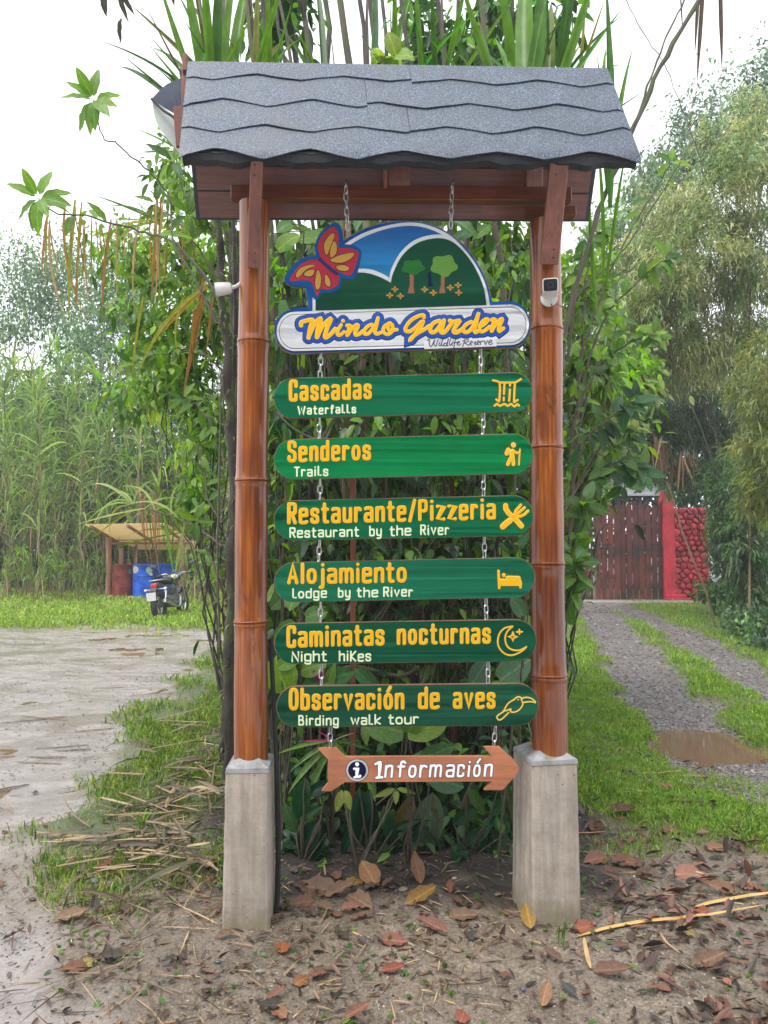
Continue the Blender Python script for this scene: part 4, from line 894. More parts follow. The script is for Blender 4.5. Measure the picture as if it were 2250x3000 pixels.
def height(x, y):
    road, rut, mud, humus, grass = zones(x, y)
    near = np.exp(-np.hypot(x, y + 1) / 5)
    h = (vn(x, y, .55, 4) - .5) * .022 + (vn(x, y, .2, 5) - .5) * .016 * (1 - .45 * road) + (vn(x, y, .07, 6) - .5) * .011 * (1 - road * .5) + (vn(x, y, .028, 7) - .5) * .008 * near
    h += (vn(x, y, 2.5, 8) - .5) * .05 * sstep(2, 6, y) * (1 - road)
    h += grass * .03 + humus * .05 * sstep(.2, 1.5, y) - road * .022 - rut * .028
    h -= .075 * np.exp(-(((x - 2.5) / .80) ** 2 + ((y - 2.95) / .55) ** 2) * 1.1)
    h += .010 * np.exp(-((x + .55) / .35) ** 2 - ((y + .25) / .2) ** 2)
    h += .062 * np.exp(-((x - .1) / 1.5) ** 4) * sstep(-1.15, -.22, y) * sstep(4.5, 1.5, y)
    return h
_gd0 = gd
def gd(x, y, z=None):
    g = _gd0(x, y, 0.0)
    for _ in range(4): g = _gd0(x, y, float(height(g[0], g[1])))
    g[2] = 0
    return g
def ground_mesh():
    ys = [-3.6];
    while ys[-1] < 60:
        d = max(.9, ys[-1] + 3.1); ys.append(ys[-1] + max(.011, d * .0065) if ys[-1] < 25 else ys[-1] + 1.5)
    ys = np.array(ys + [90, 160, 300]); k = 460
    t = np.linspace(-1, 1, k); V = []
    for y in ys:
        d = max(1.0, y + 3.3); half = d * .75 + .8 if y < 30 else d * 1.4; V.append(np.stack([t * half, np.full(k, y), np.zeros(k)], 1))
    V = np.concatenate(V); V[:, 2] = np.where(V[:, 1] < 45, height(V[:, 0], V[:, 1]), 0)
    ny = len(ys); i = np.arange(ny - 1)[:, None] * k + np.arange(k - 1)[None]; i = i.ravel()
    Fq = np.stack([i, i + 1, i + k + 1, i + k], 1)
    me = bpy.data.meshes.new('ground'); me.vertices.add(len(V)); me.vertices.foreach_set('co', V.astype(np.float32).ravel())
    me.loops.add(Fq.size); me.loops.foreach_set('vertex_index', Fq.astype(np.int32).ravel()); me.polygons.add(len(Fq)); me.polygons.foreach_set('loop_start', np.arange(0, Fq.size, 4, dtype=np.int32)); me.update(calc_edges=True)
    z = zones(V[:, 0], V[:, 1]); me.shade_smooth()
    a = me.attributes.new('zone', 'FLOAT_COLOR', 'POINT'); a.data.foreach_set('color', np.stack([z[0], z[1], z[3], z[4]], 1).astype(np.float32).ravel())
    print('ground', len(V)); return me
def groundmat():
    m, nt, b, out = newmat('wet_ground'); v = coords(nt)
    zc = nn(nt, 'ShaderNodeAttribute', attribute_name='zone'); sp = nt.nodes.new('ShaderNodeSeparateColor'); nt.links.new(zc.outputs['Color'], sp.inputs[0])
    fine = noise(nt, v, 70, 8, .75); midn = noise(nt, v, 9, 6, .65); big = noise(nt, v, 1.6, 4)
    mud = ramp(nt, fine, [(.34, (.085, .065, .048)), (.5, (.185, .145, .105)), (.68, (.30, .245, .185))])
    mud = mul(nt, mud, ramp(nt, midn, [(.3, .72), (.7, 1.12)])); mud = mul(nt, mud, ramp(nt, big, [(.35, .8), (.65, 1.1)]))
    gsp = nn(nt, 'ShaderNodeTexVoronoi', Scale=150); nt.links.new(v, gsp.inputs['Vector']); peb = ramp(nt, gsp.outputs['Color'], [(.2, .85), (.8, 1.18)])
    mud = mul(nt, mud, peb, 'MIX', .0) if False else mul(nt, mud, peb)
    road = ramp(nt, fine, [(.3, (.26, .225, .205)), (.7, (.40, .365, .345))]); road = mul(nt, road, ramp(nt, noise(nt, coords(nt, (1, 2.5, 1)), 3, 5, .6), [(.3, .78), (.7, 1.12)]))
    rut = ramp(nt, fine, [(.3, (.07, .062, .058)), (.7, (.27, .25, .24))]); rut = mul(nt, rut, peb)
    film = ramp(nt, noise(nt, coords(nt, (1, 1.5, 1)), 1.1, 8, .68, .8), [(.47, 0.0), (.60, 1.0)]); road = mul(nt, road, (.185, .15, .115), 'MIX', mul(nt, film, (.7, .7, .7)))
    hum = ramp(nt, fine, [(.3, (.012, .009, .007)), (.7, (.05, .036, .026))])
    gr = ramp(nt, fine, [(.3, (.045, .05, .02)), (.7, (.12, .15, .045))])
    c = mul(nt, mud, road, 'MIX', sp.outputs[0]); c = mul(nt, c, rut, 'MIX', sp.outputs[1]); c = mul(nt, c, hum, 'MIX', sp.outputs[2]); c = mul(nt, c, gr, 'MIX', zc.outputs['Alpha'])
    nt.links.new(c, b.inputs['Base Color'])
    wet = ramp(nt, midn, [(.4, .34), (.62, .72)]); wr = ramp(nt, noise(nt, coords(nt, (1, 2, 1)), 3.5, 5, .6), [(.38, .13), (.62, .36)])
    wr = mul(nt, wr, (.07, .07, .07), 'MIX', film); rg = mul(nt, wet, wr, 'MIX', sp.outputs[0]); rg = mul(nt, rg, (.28, .28, .28), 'MIX', sp.outputs[1]); nt.links.new(rg, b.inputs['Roughness'])
    b.inputs['Specular IOR Level'].default_value = .6
    hgt = mul(nt, fine, midn, 'ADD', .6)
    bump(nt, b, hgt, .55, .012); return m
M_GROUND = groundmat(); me = ground_mesh(); me.materials.append(M_GROUND)
tag(link('ground', me), kind='structure')
def watermat():
    m, nt, b, out = newmat('muddy_water'); v = coords(nt, (1, 2, 1))
    b.inputs['Base Color'].default_value = (.17, .105, .065, 1); b.inputs['Roughness'].default_value = .02; b.inputs['IOR'].default_value = 1.33; b.inputs['Specular IOR Level'].default_value = .9
    bump(nt, b, noise(nt, v, 14, 3), .02, .01); return m
M_WATER = watermat()
def sheet_(name, x0, x1, y0, y1, z):
    m = MB(); m.v = [(x0, y0, z), (x1, y0, z), (x1, y1, z), (x0, y1, z)]; m.f = [(0, 1, 2, 3)]; o = link(name, m.mesh(name, M_WATER, fix=False)); return tag(o, kind='structure')
sheet_('puddle', -9, -.95, -2.6, 10.8, -.0305)
sheet_('puddle', 1.4, 4.3, 1.6, 4.6, -.060)
# ------------------------------------------------------------------ grass, pebbles and litter that nobody could count
def scatter(n, x0, x1, y0, y1, dens, far=True):
    """points of ground, spread evenly over the view rather than the land"""
    out = []; tot = 0
    while tot < n:
        y = (CAMY + 1.2) + np.zeros(n * 2); u = rng.random(n * 2); a, b = y0 - CAMY, y1 - CAMY; pw = 1.0
        d = 1 / (1 / a + (1 / b - 1 / a) * u) ** pw if far else a + (b - a) * u
        y = d + CAMY; x = x0 + (x1 - x0) * rng.random(n * 2) if not far else (rng.random(n * 2) * 1.2 - .6) * d
        k = (x > x0) & (x < x1) & (y > y0) & (y < y1); x = x[k]; y = y[k]; p = dens(x, y); k = rng.random(len(x)) < p; out.append(np.stack([x[k], y[k]], 1)); tot += k.sum()
        if len(out) > 30: break
    return np.concatenate(out)[:n]
def gz(P): return np.concatenate([P, height(P[:, 0], P[:, 1])[:, None]], 1)
def blades(name, P, L, C, wd=.05, lean=.5, kind='blade', droop=.35):
    n = len(P); A = rdir(n, 1.2 / lean * .6, .5); return tri_mesh(name, [leaf_arrays(P, A, L, L * wd, C, kind, droop)], M_GRASS)
def gdens(x, y): z = zones(x, y); return np.clip(z[4] * (.35 + vn(x, y, .5, 12)) , 0, 1)
P = gz(scatter(95000, .55, 9, .2, 17.3, gdens)); d = P[:, 1] - CAMY
L = (.03 + .022 * d ** .75 * .55) * rng.uniform(.5, 1.35, len(P)) * (.6 + .8 * vn(P[:, 0], P[:, 1], .6, 14))
C = pal(len(P), (.17, .32, .05), LIME, FRESH, LIME, (.32, .36, .07)); tag(link('grass', blades('grass', P, L, C, .095)), 'short green grass over the right bank and between the wheel tracks', 'grass', kind='stuff')
P = gz(scatter(26000, -14, -2.2, 9.5, 21, lambda x, y: zones(x, y)[4])); d = P[:, 1] - CAMY
L = .19 * rng.uniform(.4, 1.5, len(P)); C = pal(len(P), (.28, .42, .07), LIME, (.36, .40, .09), LIME); tag(link('grass', blades('grass', P, L, C, .14)), 'bright verge of grass beyond the wet road', 'grass', kind='stuff')
def ldens(x, y): z = zones(x, y); return np.clip((1 - z[0]) * (x < -.62) * sstep(-.1, .9, y) * (vn(x, y, .35, 15) ** 2) * 1.0, 0, 1)
P = gz(scatter(15000, -3, -.6, -.4, 9.5, ldens)); L = (.03 + .012 * (P[:, 1] + 3)) * rng.uniform(.4, 1.5, len(P)); C = pal(len(P), LIME, FRESH, MID, YEL)
tag(link('grass', blades('grass', P, L, C, .08)), 'patchy grass beside the left pedestal', 'grass', kind='stuff')
# low broad weeds in the grass
def wd_(x, y): return np.clip(vn(x, y, .4, 16) - .35, 0, 1) * (1 - zones(x, y)[0]) * ((np.abs(x) > .75) | (y < .4)) * sstep(-1.2, .2, y)
P = gz(scatter(750, -3, 6, -1.2, 10, wd_)); C = pal(len(P), FRESH, MID, (.09, .19, .05))
tag(link('low_weeds', tri_mesh('low_weeds', [leaf_arrays(P + [0, 0, .008], rdir(len(P), .35), (.018 + .006 * (P[:, 1] + 3)) * rng.uniform(.5, 1.4, len(P)), (.010 + .003 * (P[:, 1] + 3)), C, 'broad', .3)], M_LEAF)), 'tiny broad weeds scattered in the soil', 'weeds', kind='stuff')
# pebbles
def pebbles(name, P, s, C, m):
    t = (1 + 5 ** .5) / 2; iv = unit(np.array([(-1, t, 0), (1, t, 0), (-1, -t, 0), (1, -t, 0), (0, -1, t), (0, 1, t), (0, -1, -t), (0, 1, -t), (t, 0, -1), (t, 0, 1), (-t, 0, -1), (-t, 0, 1)]))
    fi_ = np.array([(0, 11, 5), (0, 5, 1), (0, 1, 7), (0, 7, 10), (0, 10, 11), (1, 5, 9), (5, 11, 4), (11, 10, 2), (10, 7, 6), (7, 1, 8), (3, 9, 4), (3, 4, 2), (3, 2, 6), (3, 6, 8), (3, 8, 9), (4, 9, 5), (2, 4, 11), (6, 2, 10), (8, 6, 7), (9, 8, 1)])
    n = len(P); V = iv[None] * rng.uniform(.65, 1.25, (n, 12, 1)) * rng.uniform(.6, 1.2, (n, 1, 3)); V[:, :, 2] *= .6
    a = rng.random(n) * 6.28; ca, sa = np.cos(a)[:, None], np.sin(a)[:, None]; V = np.stack([V[:, :, 0] * ca - V[:, :, 1] * sa, V[:, :, 0] * sa + V[:, :, 1] * ca, V[:, :, 2]], 2)
    V = (V * s[:, None, None] + P[:, None]).reshape(-1, 3); Fx = (fi_[None] + (np.arange(n) * 12)[:, None, None]).reshape(-1, 3)
    return tri_mesh(name, [(V, Fx, np.repeat(C, 12, 0))], m)
def stonemat():
    m, nt, b, out = newmat('stone'); a = nn(nt, 'ShaderNodeAttribute', attribute_name='col'); n = noise(nt, coords(nt), 90, 6, .7)
    nt.links.new(mul(nt, a.outputs['Color'], ramp(nt, n, [(.3, .65), (.7, 1.2)])), b.inputs['Base Color']); b.inputs['Roughness'].default_value = .45; bump(nt, b, n, .4, .003); return m
M_STONE = stonemat()
STC = ((.20, .165, .125), (.13, .115, .10), (.32, .28, .22), (.10, .11, .115), (.05, .042, .036), (.22, .16, .11))
P = gz(scatter(30000, -2.4, 2.6, -1.6, 1.6, lambda x, y: np.clip(.25 + 1.3 * (vn(x, y, .25, 20) - .3), 0, 1) * (1 - zones(x, y)[0] * .93)))
s_ = .0022 + .0045 * rng.random(len(P)) ** 3.0 + .001 * rng.random(len(P)); tag(link('gravel', pebbles('gravel', P, s_, pal(len(P), *STC, jit=.3), M_STONE)), 'fine gravel on the foreground soil', 'gravel', kind='stuff')
P = gz(scatter(9000, 1.4, 7, 1.6, 17, lambda x, y: zones(x, y)[1])); s_ = (.006 + .0016 * (P[:, 1] + 3)) * rng.uniform(.4, 1.3, len(P)); tag(link('gravel', pebbles('gravel', P, s_, pal(len(P), (.16, .15, .15), (.24, .22, .21), (.10, .09, .09), (.12, .07, .05)), M_STONE)), 'wet grey gravel in the wheel tracks', 'gravel', kind='stuff')
P = gz(scatter(2500, -7, -1, -1, 10, lambda x, y: zones(x, y)[0] * np.clip(vn(x, y, .6, 22) * 1.6 - .5, 0, 1))); s_ = (.0035 + .0010 * (P[:, 1] + 3)) * rng.uniform(.4, 1.3, len(P)); tag(link('gravel', pebbles('gravel', P, s_, pal(len(P), *STC), M_STONE)), 'pebbles in the muddy road', 'gravel', kind='stuff')
# crumbs of leaf litter and twigs
def lit(x, y): return np.clip(vn(x, y, .35, 25) * 1.5 - .35, 0, 1) * (1 - zones(x, y)[0] * .75) * sstep(-1.6, .3, y + 1.0 * (np.abs(x) > .9)) * (sstep(4, 1.5, y))
P = gz(scatter(2300, -2.6, 3.2, -1.4, 4, lit)); C = pal(len(P), (.09, .05, .03), (.15, .10, .06), (.07, .045, .035), (.16, .085, .06), (.06, .04, .03), jit=.35)
Ax = rdir(len(P), 0, 1); Ax[:, 2] *= .25; Sx = np.cross(Ax, [0, 0, 1.0] + rng.normal(0, .3, (len(P), 3)))
tag(link('leaf_litter', tri_mesh('leaf_litter', [leaf_arrays(P + [0, 0, .008], Ax, rng.uniform(.015, .06, len(P)), rng.uniform(.006, .02, len(P)), C, 'broad', -.05, .5, side=Sx)], M_DEAD)), 'crumbled brown leaf litter on the soil', 'leaf litter', kind='stuff')
n = 2200; P = gz(scatter(n, -2.8, 3.0, -1.5, 4.5, lambda x, y: np.clip(vn(x, y, .5, 28) * 1.4 - .3, 0, 1) * (1 - zones(x, y)[0] * .8) + .9 * (x < -.7) * (x > -1.6) * (y > 0) * (y < 3) * (1 - zones(x, y)[0])))
Ax = rdir(len(P), 0, 1); Ax[:, 2] = rng.normal(0, .06, len(P)); L = rng.uniform(.02, .11, len(P)) * (1 + 1.5 * (P[:, 0] < -.6)); C = pal(len(P), DRY, (.16, .11, .07), (.08, .055, .04), TAN, jit=.3)
tag(link('twig_litter', tri_mesh('twig_litter', [leaf_arrays(P + [0, 0, .010], Ax, L, .0045 + .002 * rng.random(len(P)), C, 'strap', rng.normal(0, .05, len(P)), .8)], M_DEAD)), 'broken twigs and straw on the soil', 'twig litter', kind='stuff')
# ------------------------------------------------------------------ dead leaves that can be told apart
DL = [  # x, y (wide view), length px, heading deg, colour, label
 (775, 1952, 74, -38, (.30, .165, .12), 'large curled pink-brown dead leaf between the pedestals, nearest the left one'), (905, 1948, 66, 25, (.42, .22, .07), 'ochre leaf lying in the middle between the two pedestals'),
 (808, 1913, 62, 140, (.42, .20, .09), 'orange-brown leaf standing on its edge under the hanging plants'), (688, 1926, 84, 170, (.26, .14, .10), 'long brown leaf lying beside the left pedestal'),
 (907, 1908, 58, 110, (.30, .13, .07), 'upright rust leaf behind the ochre leaf'), (610, 2052, 48, 100, (.42, .13, .07), 'small red leaf in front of the left pedestal'),
 (848, 2040, 54, -10, (.33, .12, .09), 'reddish leaf in front of the ochre leaf'), (846, 2104, 44, 0, (.34, .09, .06), 'small dark red leaf on the bare soil in the foreground'), (652, 2126, 40, 40, (.40, .18, .08), 'small orange leaf left of the centre foreground'),
 (1136, 1983, 54, 95, (.45, .25, .06), 'mustard leaf leaning against the right pedestal'), (1175, 2165, 56, 60, (.46, .24, .15), 'tan oval leaf near the lower right'),
 (1510, 1973, 50, 115, (.42, .13, .09), 'red leaf lying beside the fallen cane stalk on the right'), (1480, 2017, 46, -60, (.44, .30, .14), 'pale ribbed leaf just below the fallen cane stalk'), (1525, 2087, 70, 10, (.28, .15, .11), 'broad torn pink-brown leaf at the lower right'),
 (1265, 2010, 48, 15, (.40, .13, .08), 'red leaf right of the right pedestal foot'), (1440, 1702, 36, 70, (.52, .20, .16), 'pink leaf on the grass edge right of the right pedestal'), (1318, 2108, 66, -10, (.24, .12, .09), 'crumpled brown leaf below the fallen cane stalk'),
 (190, 2090, 34, 10, (.50, .40, .14), 'round yellow leaf at the edge of the wet road'), (160, 2100, 52, 190, (.26, .11, .07), 'brown leaf tucked under the yellow leaf'), (222, 1884, 38, 60, (.38, .11, .07), 'small red leaf among straw left of the left pedestal'),
 (1493, 1895, 66, -5, (.48, .19, .14), 'large pink leaf on the right bank'), (1290, 1862, 60, 200, (.34, .13, .10), 'dark pink leaf just right of the right pedestal'), (1560, 1930, 56, 170, (.34, .17, .11), 'brown leaf on the soil far right'), (1618, 1918, 44, 30, (.40, .16, .12), 'small pink leaf near the right edge of the picture'),
 (1350, 1868, 58, -20, (.30, .13, .09), 'rust leaf on the grassy patch right of the right pedestal'), (730, 1934, 60, 20, (.27, .14, .10), 'brown leaf under the long leaf beside the left pedestal'), (655, 1955, 46, 190, (.25, .11, .08), 'dark brown leaf close to the left pedestal'),
 (1000, 1985, 54, 0, (.26, .14, .10), 'faded brown leaf left of the right pedestal'), (940, 2012, 56, 160, (.30, .12, .09), 'brown leaf lying just below the ochre leaf'), (765, 1912, 40, 20, (.44, .24, .05), 'small golden leaf under the hanging plants'),
 (600, 2195, 52, 150, (.36, .17, .11), 'brown leaf at the bottom edge, left of centre'), (770, 2196, 50, 20, (.32, .14, .10), 'reddish leaf at the bottom edge near the centre'), (1000, 2203, 46, 60, (.44, .14, .10), 'pink-red leaf at the bottom edge right of centre'),
 (1285, 1792, 50, 70, (.25, .10, .08), 'dark curled leaf touching the right pedestal side'), (1330, 1760, 60, -10, (.22, .11, .085), 'dark curled leaf in the grass right of the right pedestal'), (1550, 1835, 48, 15, (.38, .18, .11), 'orange leaf on the muddy track edge'), (1450, 1800, 44, 190, (.32, .15, .11), 'faded leaf right of the dark curled leaves'),
 (150, 1990, 60, 5, (.34, .20, .13), 'long tan leaf at the left road edge'), (455, 1870, 40, 80, (.32, .12, .08), 'red-brown leaf touching the left pedestal'), (450, 1905, 46, 120, (.24, .12, .08), 'rust-brown leaf at the foot of the left pedestal'),
 (245, 2075, 46, 200, (.14, .11, .10), 'dark flat leaf on the road edge'), (1175, 2225 - 60, 1, 0, None, None),
 (700, 1965, 40, -30, (.24, .13, .09), 'little brown leaf below the long leaf'), (1230, 2150, 36, 140, (.10, .10, .11), 'small bluish dark leaf right of the tan oval leaf'), (580, 1990, 1, 0, None, None)]
for i, (x, y, Lp, hd, c, lab) in enumerate(DL):
    if not lab: continue
    g = gd(x, y); g[1] -= .09 * ('leaning' in lab); dist = g[1] - CAMY; g[2] = height(g[0], g[1]); sc = Lp * D / FPX * dist * 1.2
    up_ = 'upright' in lab or 'standing' in lab or 'leaning' in lab
    o = link('fallen_leaf', LF_DEAD[i % 3]); a = R(hd); d = Vector((math.cos(a), math.sin(a) * 1.6, .95 if up_ else .12)).normalized()
    n_ = Vector((random.uniform(-.25, .25), -.9 if up_ else -.45, .6 if up_ else 1)); x_ = d.cross(n_).normalized(); z_ = x_.cross(d)
    M = Matrix((x_, d, z_)).transposed().to_4x4(); o.matrix_world = Matrix.Translation(Vector((g[0], g[1], g[2] + .016)) - d * sc * (.45 if not up_ else .15)) @ M @ Matrix.Diagonal((sc, sc, sc, 1)); o.color = (c[0] * .68, c[1] * .72, c[2] * .60, 1)
    tag(o, lab, 'fallen leaf', 'dead leaves lying on the ground')
# small unnamed dead leaves
k = 0
for (x0, x1, y0, y1, n) in ((600, 1100, 1885, 1990, 34), (1265, 1659, 1780, 2000, 36), (200, 470, 1850, 2100, 10), (560, 1600, 2000, 2210, 12), (0, 300, 1700, 2100, 6)):
    for _ in range(n):
        x, y = random.uniform(x0, x1), random.uniform(y0, y1); g = gd(x, y); g[2] = height(g[0], g[1]); sc = random.uniform(.035, .085)
        o = link('fallen_leaf', random.choice(LF_DEAD)); a = random.uniform(0, 6.28); d = Vector((math.cos(a), math.sin(a), random.uniform(-.02, .25))).normalized(); n_ = Vector((random.uniform(-.3, .3), random.uniform(-.4, .2), 1)); x_ = d.cross(n_).normalized(); z_ = x_.cross(d)
        o.matrix_world = Matrix.Translation((g[0], g[1], g[2] + .012)) @ Matrix((x_, d, z_)).transposed().to_4x4() @ Matrix.Diagonal((sc, sc, sc, 1))
        c = random.choice([(.14, .075, .05), (.18, .085, .055), (.10, .06, .045), (.22, .09, .06), (.07, .055, .045)]); o.color = (*c, 1)
        tag(o, 'small brown dead leaf lying among the litter', 'fallen leaf', 'small dead leaves in the litter')
# stones that stand out
for (x, y, r, c, lab) in ((870, 1925, .030, (.20, .17, .14), 'rounded grey-brown stone under the hanging plants'), (345, 1915, .026, (.22, .22, .21), 'grey stone at the left bank'), (950, 1938, .016, (.24, .20, .15), 'small tan stone left of the right pedestal'), (1075, 1935, .022, (.17, .13, .08), 'brown stone close to the right pedestal'), (980, 1900, .020, (.42, .36, .26), 'pale stone beneath the hanging stalks'), (205, 1908, .030, (.10, .13, .12), 'smooth dark stone at the road edge'), (470, 2100 - 20, .014, (.1, .12, .14), 'small slate-blue stone in front of the left pedestal'),
    (560, 2103, .020, (.26, .24, .19), 'pale stone half sunk in the foreground'), (1130, 2140, .018, (.10, .10, .13), 'blue-grey stone left of the tan oval leaf'), (1330, 2055, .018, (.09, .10, .13), 'bluish stone below the fallen cane stalk'), (70, 1945, .022, (.07, .045, .03), 'dark brown stub lying on the wet road')):
    g = gd(x, y); g[2] = height(g[0], g[1]) + r * .25; o = link('stone', None) if False else link('stone', pebbles('stone', np.array([[0, 0, 0.]]), np.array([r]), np.array([c]), M_STONE)); o.location = tuple(g); sm = o.modifiers.new('s', 'SUBSURF'); sm.levels = 2; sm.render_levels = 2; tag(o, lab, 'stone', 'stones on the ground')
# fallen cane stalks and straw
def strip(pts, wd, name, lab, c, grp=None, lift=.012):
    P = catmull([gd(x, y) for x, y in pts], 5); n = len(P); m = MB(); v = []; h0 = np.mean([height(p[0], p[1]) for p in P]) + .004
    for i, p in enumerate(P):
        t = P[min(i + 1, n - 1)] - P[max(i - 1, 0)]; t[2] = 0; t /= np.linalg.norm(t); s_ = np.array([-t[1], t[0], 0]); h = height(p[0], p[1]) * .4 + h0 * .6 + lift; w_ = wd * (1 - .8 * abs(i / (n - 1) * 2 - 1) ** 3)
        v += [p + s_ * w_ + [0, 0, h], p + [0, 0, h + w_ * .6], p - s_ * w_ + [0, 0, h + .002], p + [0, 0, h - .003]]
    f = [(i * 4 + k, i * 4 + (k + 1) % 4, (i + 1) * 4 + (k + 1) % 4, (i + 1) * 4 + k) for i in range(n - 1) for k in range(4)] + [(0, 1, 2, 3)]
    o = link(name, m.add(v, f).mesh(name, M_DEADO, True)); o.color = (*c, 1); return tag(o, lab, 'cane stalk' if 'stalk' in lab else 'dry leaf', grp)
strip([(1245, 2028), (1300, 2012), (1400, 1995), (1500, 1987), (1659, 1972)], .012, 'cane_stalk', 'long yellow cane stalk lying right of the right pedestal', (.52, .32, .10))
strip([(1500, 1965), (1560, 1952), (1700, 1935)], .013, 'cane_stalk', 'shorter cane stalk behind the long one at the right edge', (.50, .33, .10))
strip([(1262, 2035), (1268, 2070), (1276, 2102)], .008, 'cane_stalk', 'short split stalk piece pointing at the viewer below the long stalk', (.50, .33, .16))
strip([(1425, 2020), (1440, 2045), (1470, 2070)], .006, 'cane_stalk', 'thin forked stalk piece right of the short split piece', (.38, .24, .13))
k = 0
for _ in range(150):
    x, y = random.uniform(180, 476), random.uniform(1490, 1900)
    if x < 480 - (y - 1480) * .75 + random.uniform(-20, 20) and y < 1800: continue
    if x < 170: continue
    L_ = random.uniform(35, 150); a = R(random.gauss(203, 34)); q = [(x + L_ * t * math.cos(a) + 3 * random.uniform(-1, 1), y - L_ * t * math.sin(a) * .45) for t in (0, .35, .7, 1)]
    strip(q, random.uniform(.003, .008) + (.004 if random.random() < .3 else 0), 'dry_cane_leaf', 'dry tan strap leaf in the straw heap left of the left pedestal', random.choice([(.36, .27, .16), (.26, .17, .09), (.18, .13, .08), (.30, .21, .12), (.10, .08, .055)]), 'dry cane leaves heaped beside the left pedestal', random.uniform(.01, .05) + max(0, (x - 330) / 150) * random.uniform(0, .16)); k += 1
for _ in range(14):
    x, y = random.uniform(20, 420), random.uniform(1440, 1760); L_ = random.uniform(40, 160); a = R(random.gauss(185, 15)); q = [(x + L_ * t * math.cos(a), y - L_ * t * math.sin(a) * .4) for t in (0, .35, .7, 1)]
    strip(q, random.uniform(.006, .012), 'dry_cane_leaf', 'fallen strap leaf lying out on the wet road', random.choice([(.20, .11, .07), (.10, .08, .06), (.24, .16, .09)]), 'dry leaves on the wet road', .006)
for _ in range(16):
    x, y = random.uniform(1265, 1640), random.uniform(1640, 1960); L_ = random.uniform(50, 130); a = R(random.gauss(160, 20)); q = [(x + L_ * t * math.cos(a), y - L_ * t * math.sin(a) * .4) for t in (0, .35, .7, 1)]
    strip(q, random.uniform(.003, .007), 'dry_cane_leaf', 'dry strap leaf lying on the right bank', random.choice([TAN, DRY, (.22, .16, .10)]), 'dry leaves on the right bank', .012)
n = 430; P = np.stack([rng.uniform(-1.75, -.62, n), rng.uniform(.15, 3.4, n)], 1); P = P[(P[:, 0] > np.interp(P[:, 1], RB[:, 0], RB[:, 1]) + .25) & (rng.random(n) < .35 + .65 * (P[:, 0] > -1.2))]; n = len(P)
P = np.concatenate([P, (height(P[:, 0], P[:, 1]) + rng.random(n) ** 2 * .13 * sstep(-1.5, -.8, P[:, 0]))[:, None]], 1); Ax = rdir(n, 0, 1); Ax[:, 0] = -np.abs(Ax[:, 0]) * 1.3; Ax[:, 2] = rng.uniform(-.02, .35, n)
tag(link('straw_heap', tri_mesh('straw_heap', [leaf_arrays(P, Ax, rng.uniform(.15, .55, n), rng.uniform(.008, .026, n), pal(n, (.20, .145, .085), (.13, .095, .06), (.28, .20, .12), (.08, .06, .045), (.12, .14, .05)), 'strap', rng.uniform(.05, .6, n), .7)], M_DEAD)), 'matted dry strap leaves piled beside the left pedestal', 'straw', kind='stuff')
def rlit(x, y): return np.clip(vn(x, y, .3, 33) * 1.7 - .4, 0, 1) * (x > .9) * (1 - zones(x, y)[1])
P = gz(scatter(520, .85, 4.0, -.9, 2.6, lambda x, y: .12 + .6 * rlit(x, y))); n = len(P); Ax = rdir(n, 0, 1); Ax[:, 2] *= .3; Sx = np.cross(Ax, [0, 0, 1.0] + rng.normal(0, .45, (n, 3)))
tag(link('leaf_litter', tri_mesh('leaf_litter', [leaf_arrays(P + [0, 0, .012], Ax, rng.uniform(.03, .10, n), rng.uniform(.012, .035, n), pal(n, (.09, .05, .035), (.16, .07, .05), (.06, .045, .035), (.20, .09, .06), (.05, .04, .035), jit=.35), 'broad', -.1, .6, side=Sx)], M_DEAD)), 'wet brown litter on the bank right of the right pedestal', 'leaf litter', kind='stuff')
# foreground grass tufts
def tuft(g, n, L, lab, lean=.5, C=(FRESH, MID, LIME), wd=.05, name='grass_tuft', grp='small grass tufts in the foreground'):
    P = np.repeat(np.array([[0, 0, 0.]]), n, 0) + rng.normal(0, L * .05, (n, 3)) * [1, 1, 0]; A = rdir(n, 1 / lean, .7)
    t = thing(name, lab, 'grass tuft', g, 0, grp); link('blades', tri_mesh('blades', [leaf_arrays(P, A, L * rng.uniform(.5, 1.1, n), L * wd, pal(n, *C), 'strap', .45, .5)], M_GRASS), t); return t
for x, y, n, L_, lab in ((505, 2135, 22, .05, 'small green tuft left of the centre foreground'), (875, 2108, 26, .06, 'green tuft in the centre foreground'), (960, 2090, 18, .045, 'small tuft behind the centre foreground tuft'), (975, 2150, 24, .055, 'lowest green tuft right of the centre foreground'), (895, 2010, 12, .06, 'thin tuft beside the ochre leaf'), (1240, 2010, 14, .05, 'tuft at the right corner of the right pedestal'), (1150, 2040, 14, .045, 'tuft just in front of the mustard leaf'), (715, 2140, 12, .035, 'tiny tuft in the left foreground'), (1575, 2140, 12, .04, 'tiny tuft at the lower right edge'), (700, 2200, 20, .05, 'yellow-green tuft at the bottom edge')):
    g = gd(x, y); g[2] = height(g[0], g[1]); tuft(g, n, L_, lab, .9)
for (x, y, n, L_, lab) in ((1208, 2040, 7, .22, 'thin upright seedling in front of the right pedestal'), (305, 1790, 9, .24, 'tall thin grass shoot among the straw'), (445, 1730, 12, .22, 'upright grass shoot close to the left pedestal'), (1215, 2165, 3, .09, 'single short stalk by the tan oval leaf'), (265, 1830, 10, .13, 'short grass shoot left of the tall one')):
    g = gd(x, y); g[2] = height(g[0], g[1]); tuft(g, n, L_, lab, .28, wd=.035, name='grass_shoot', grp='upright grass shoots')
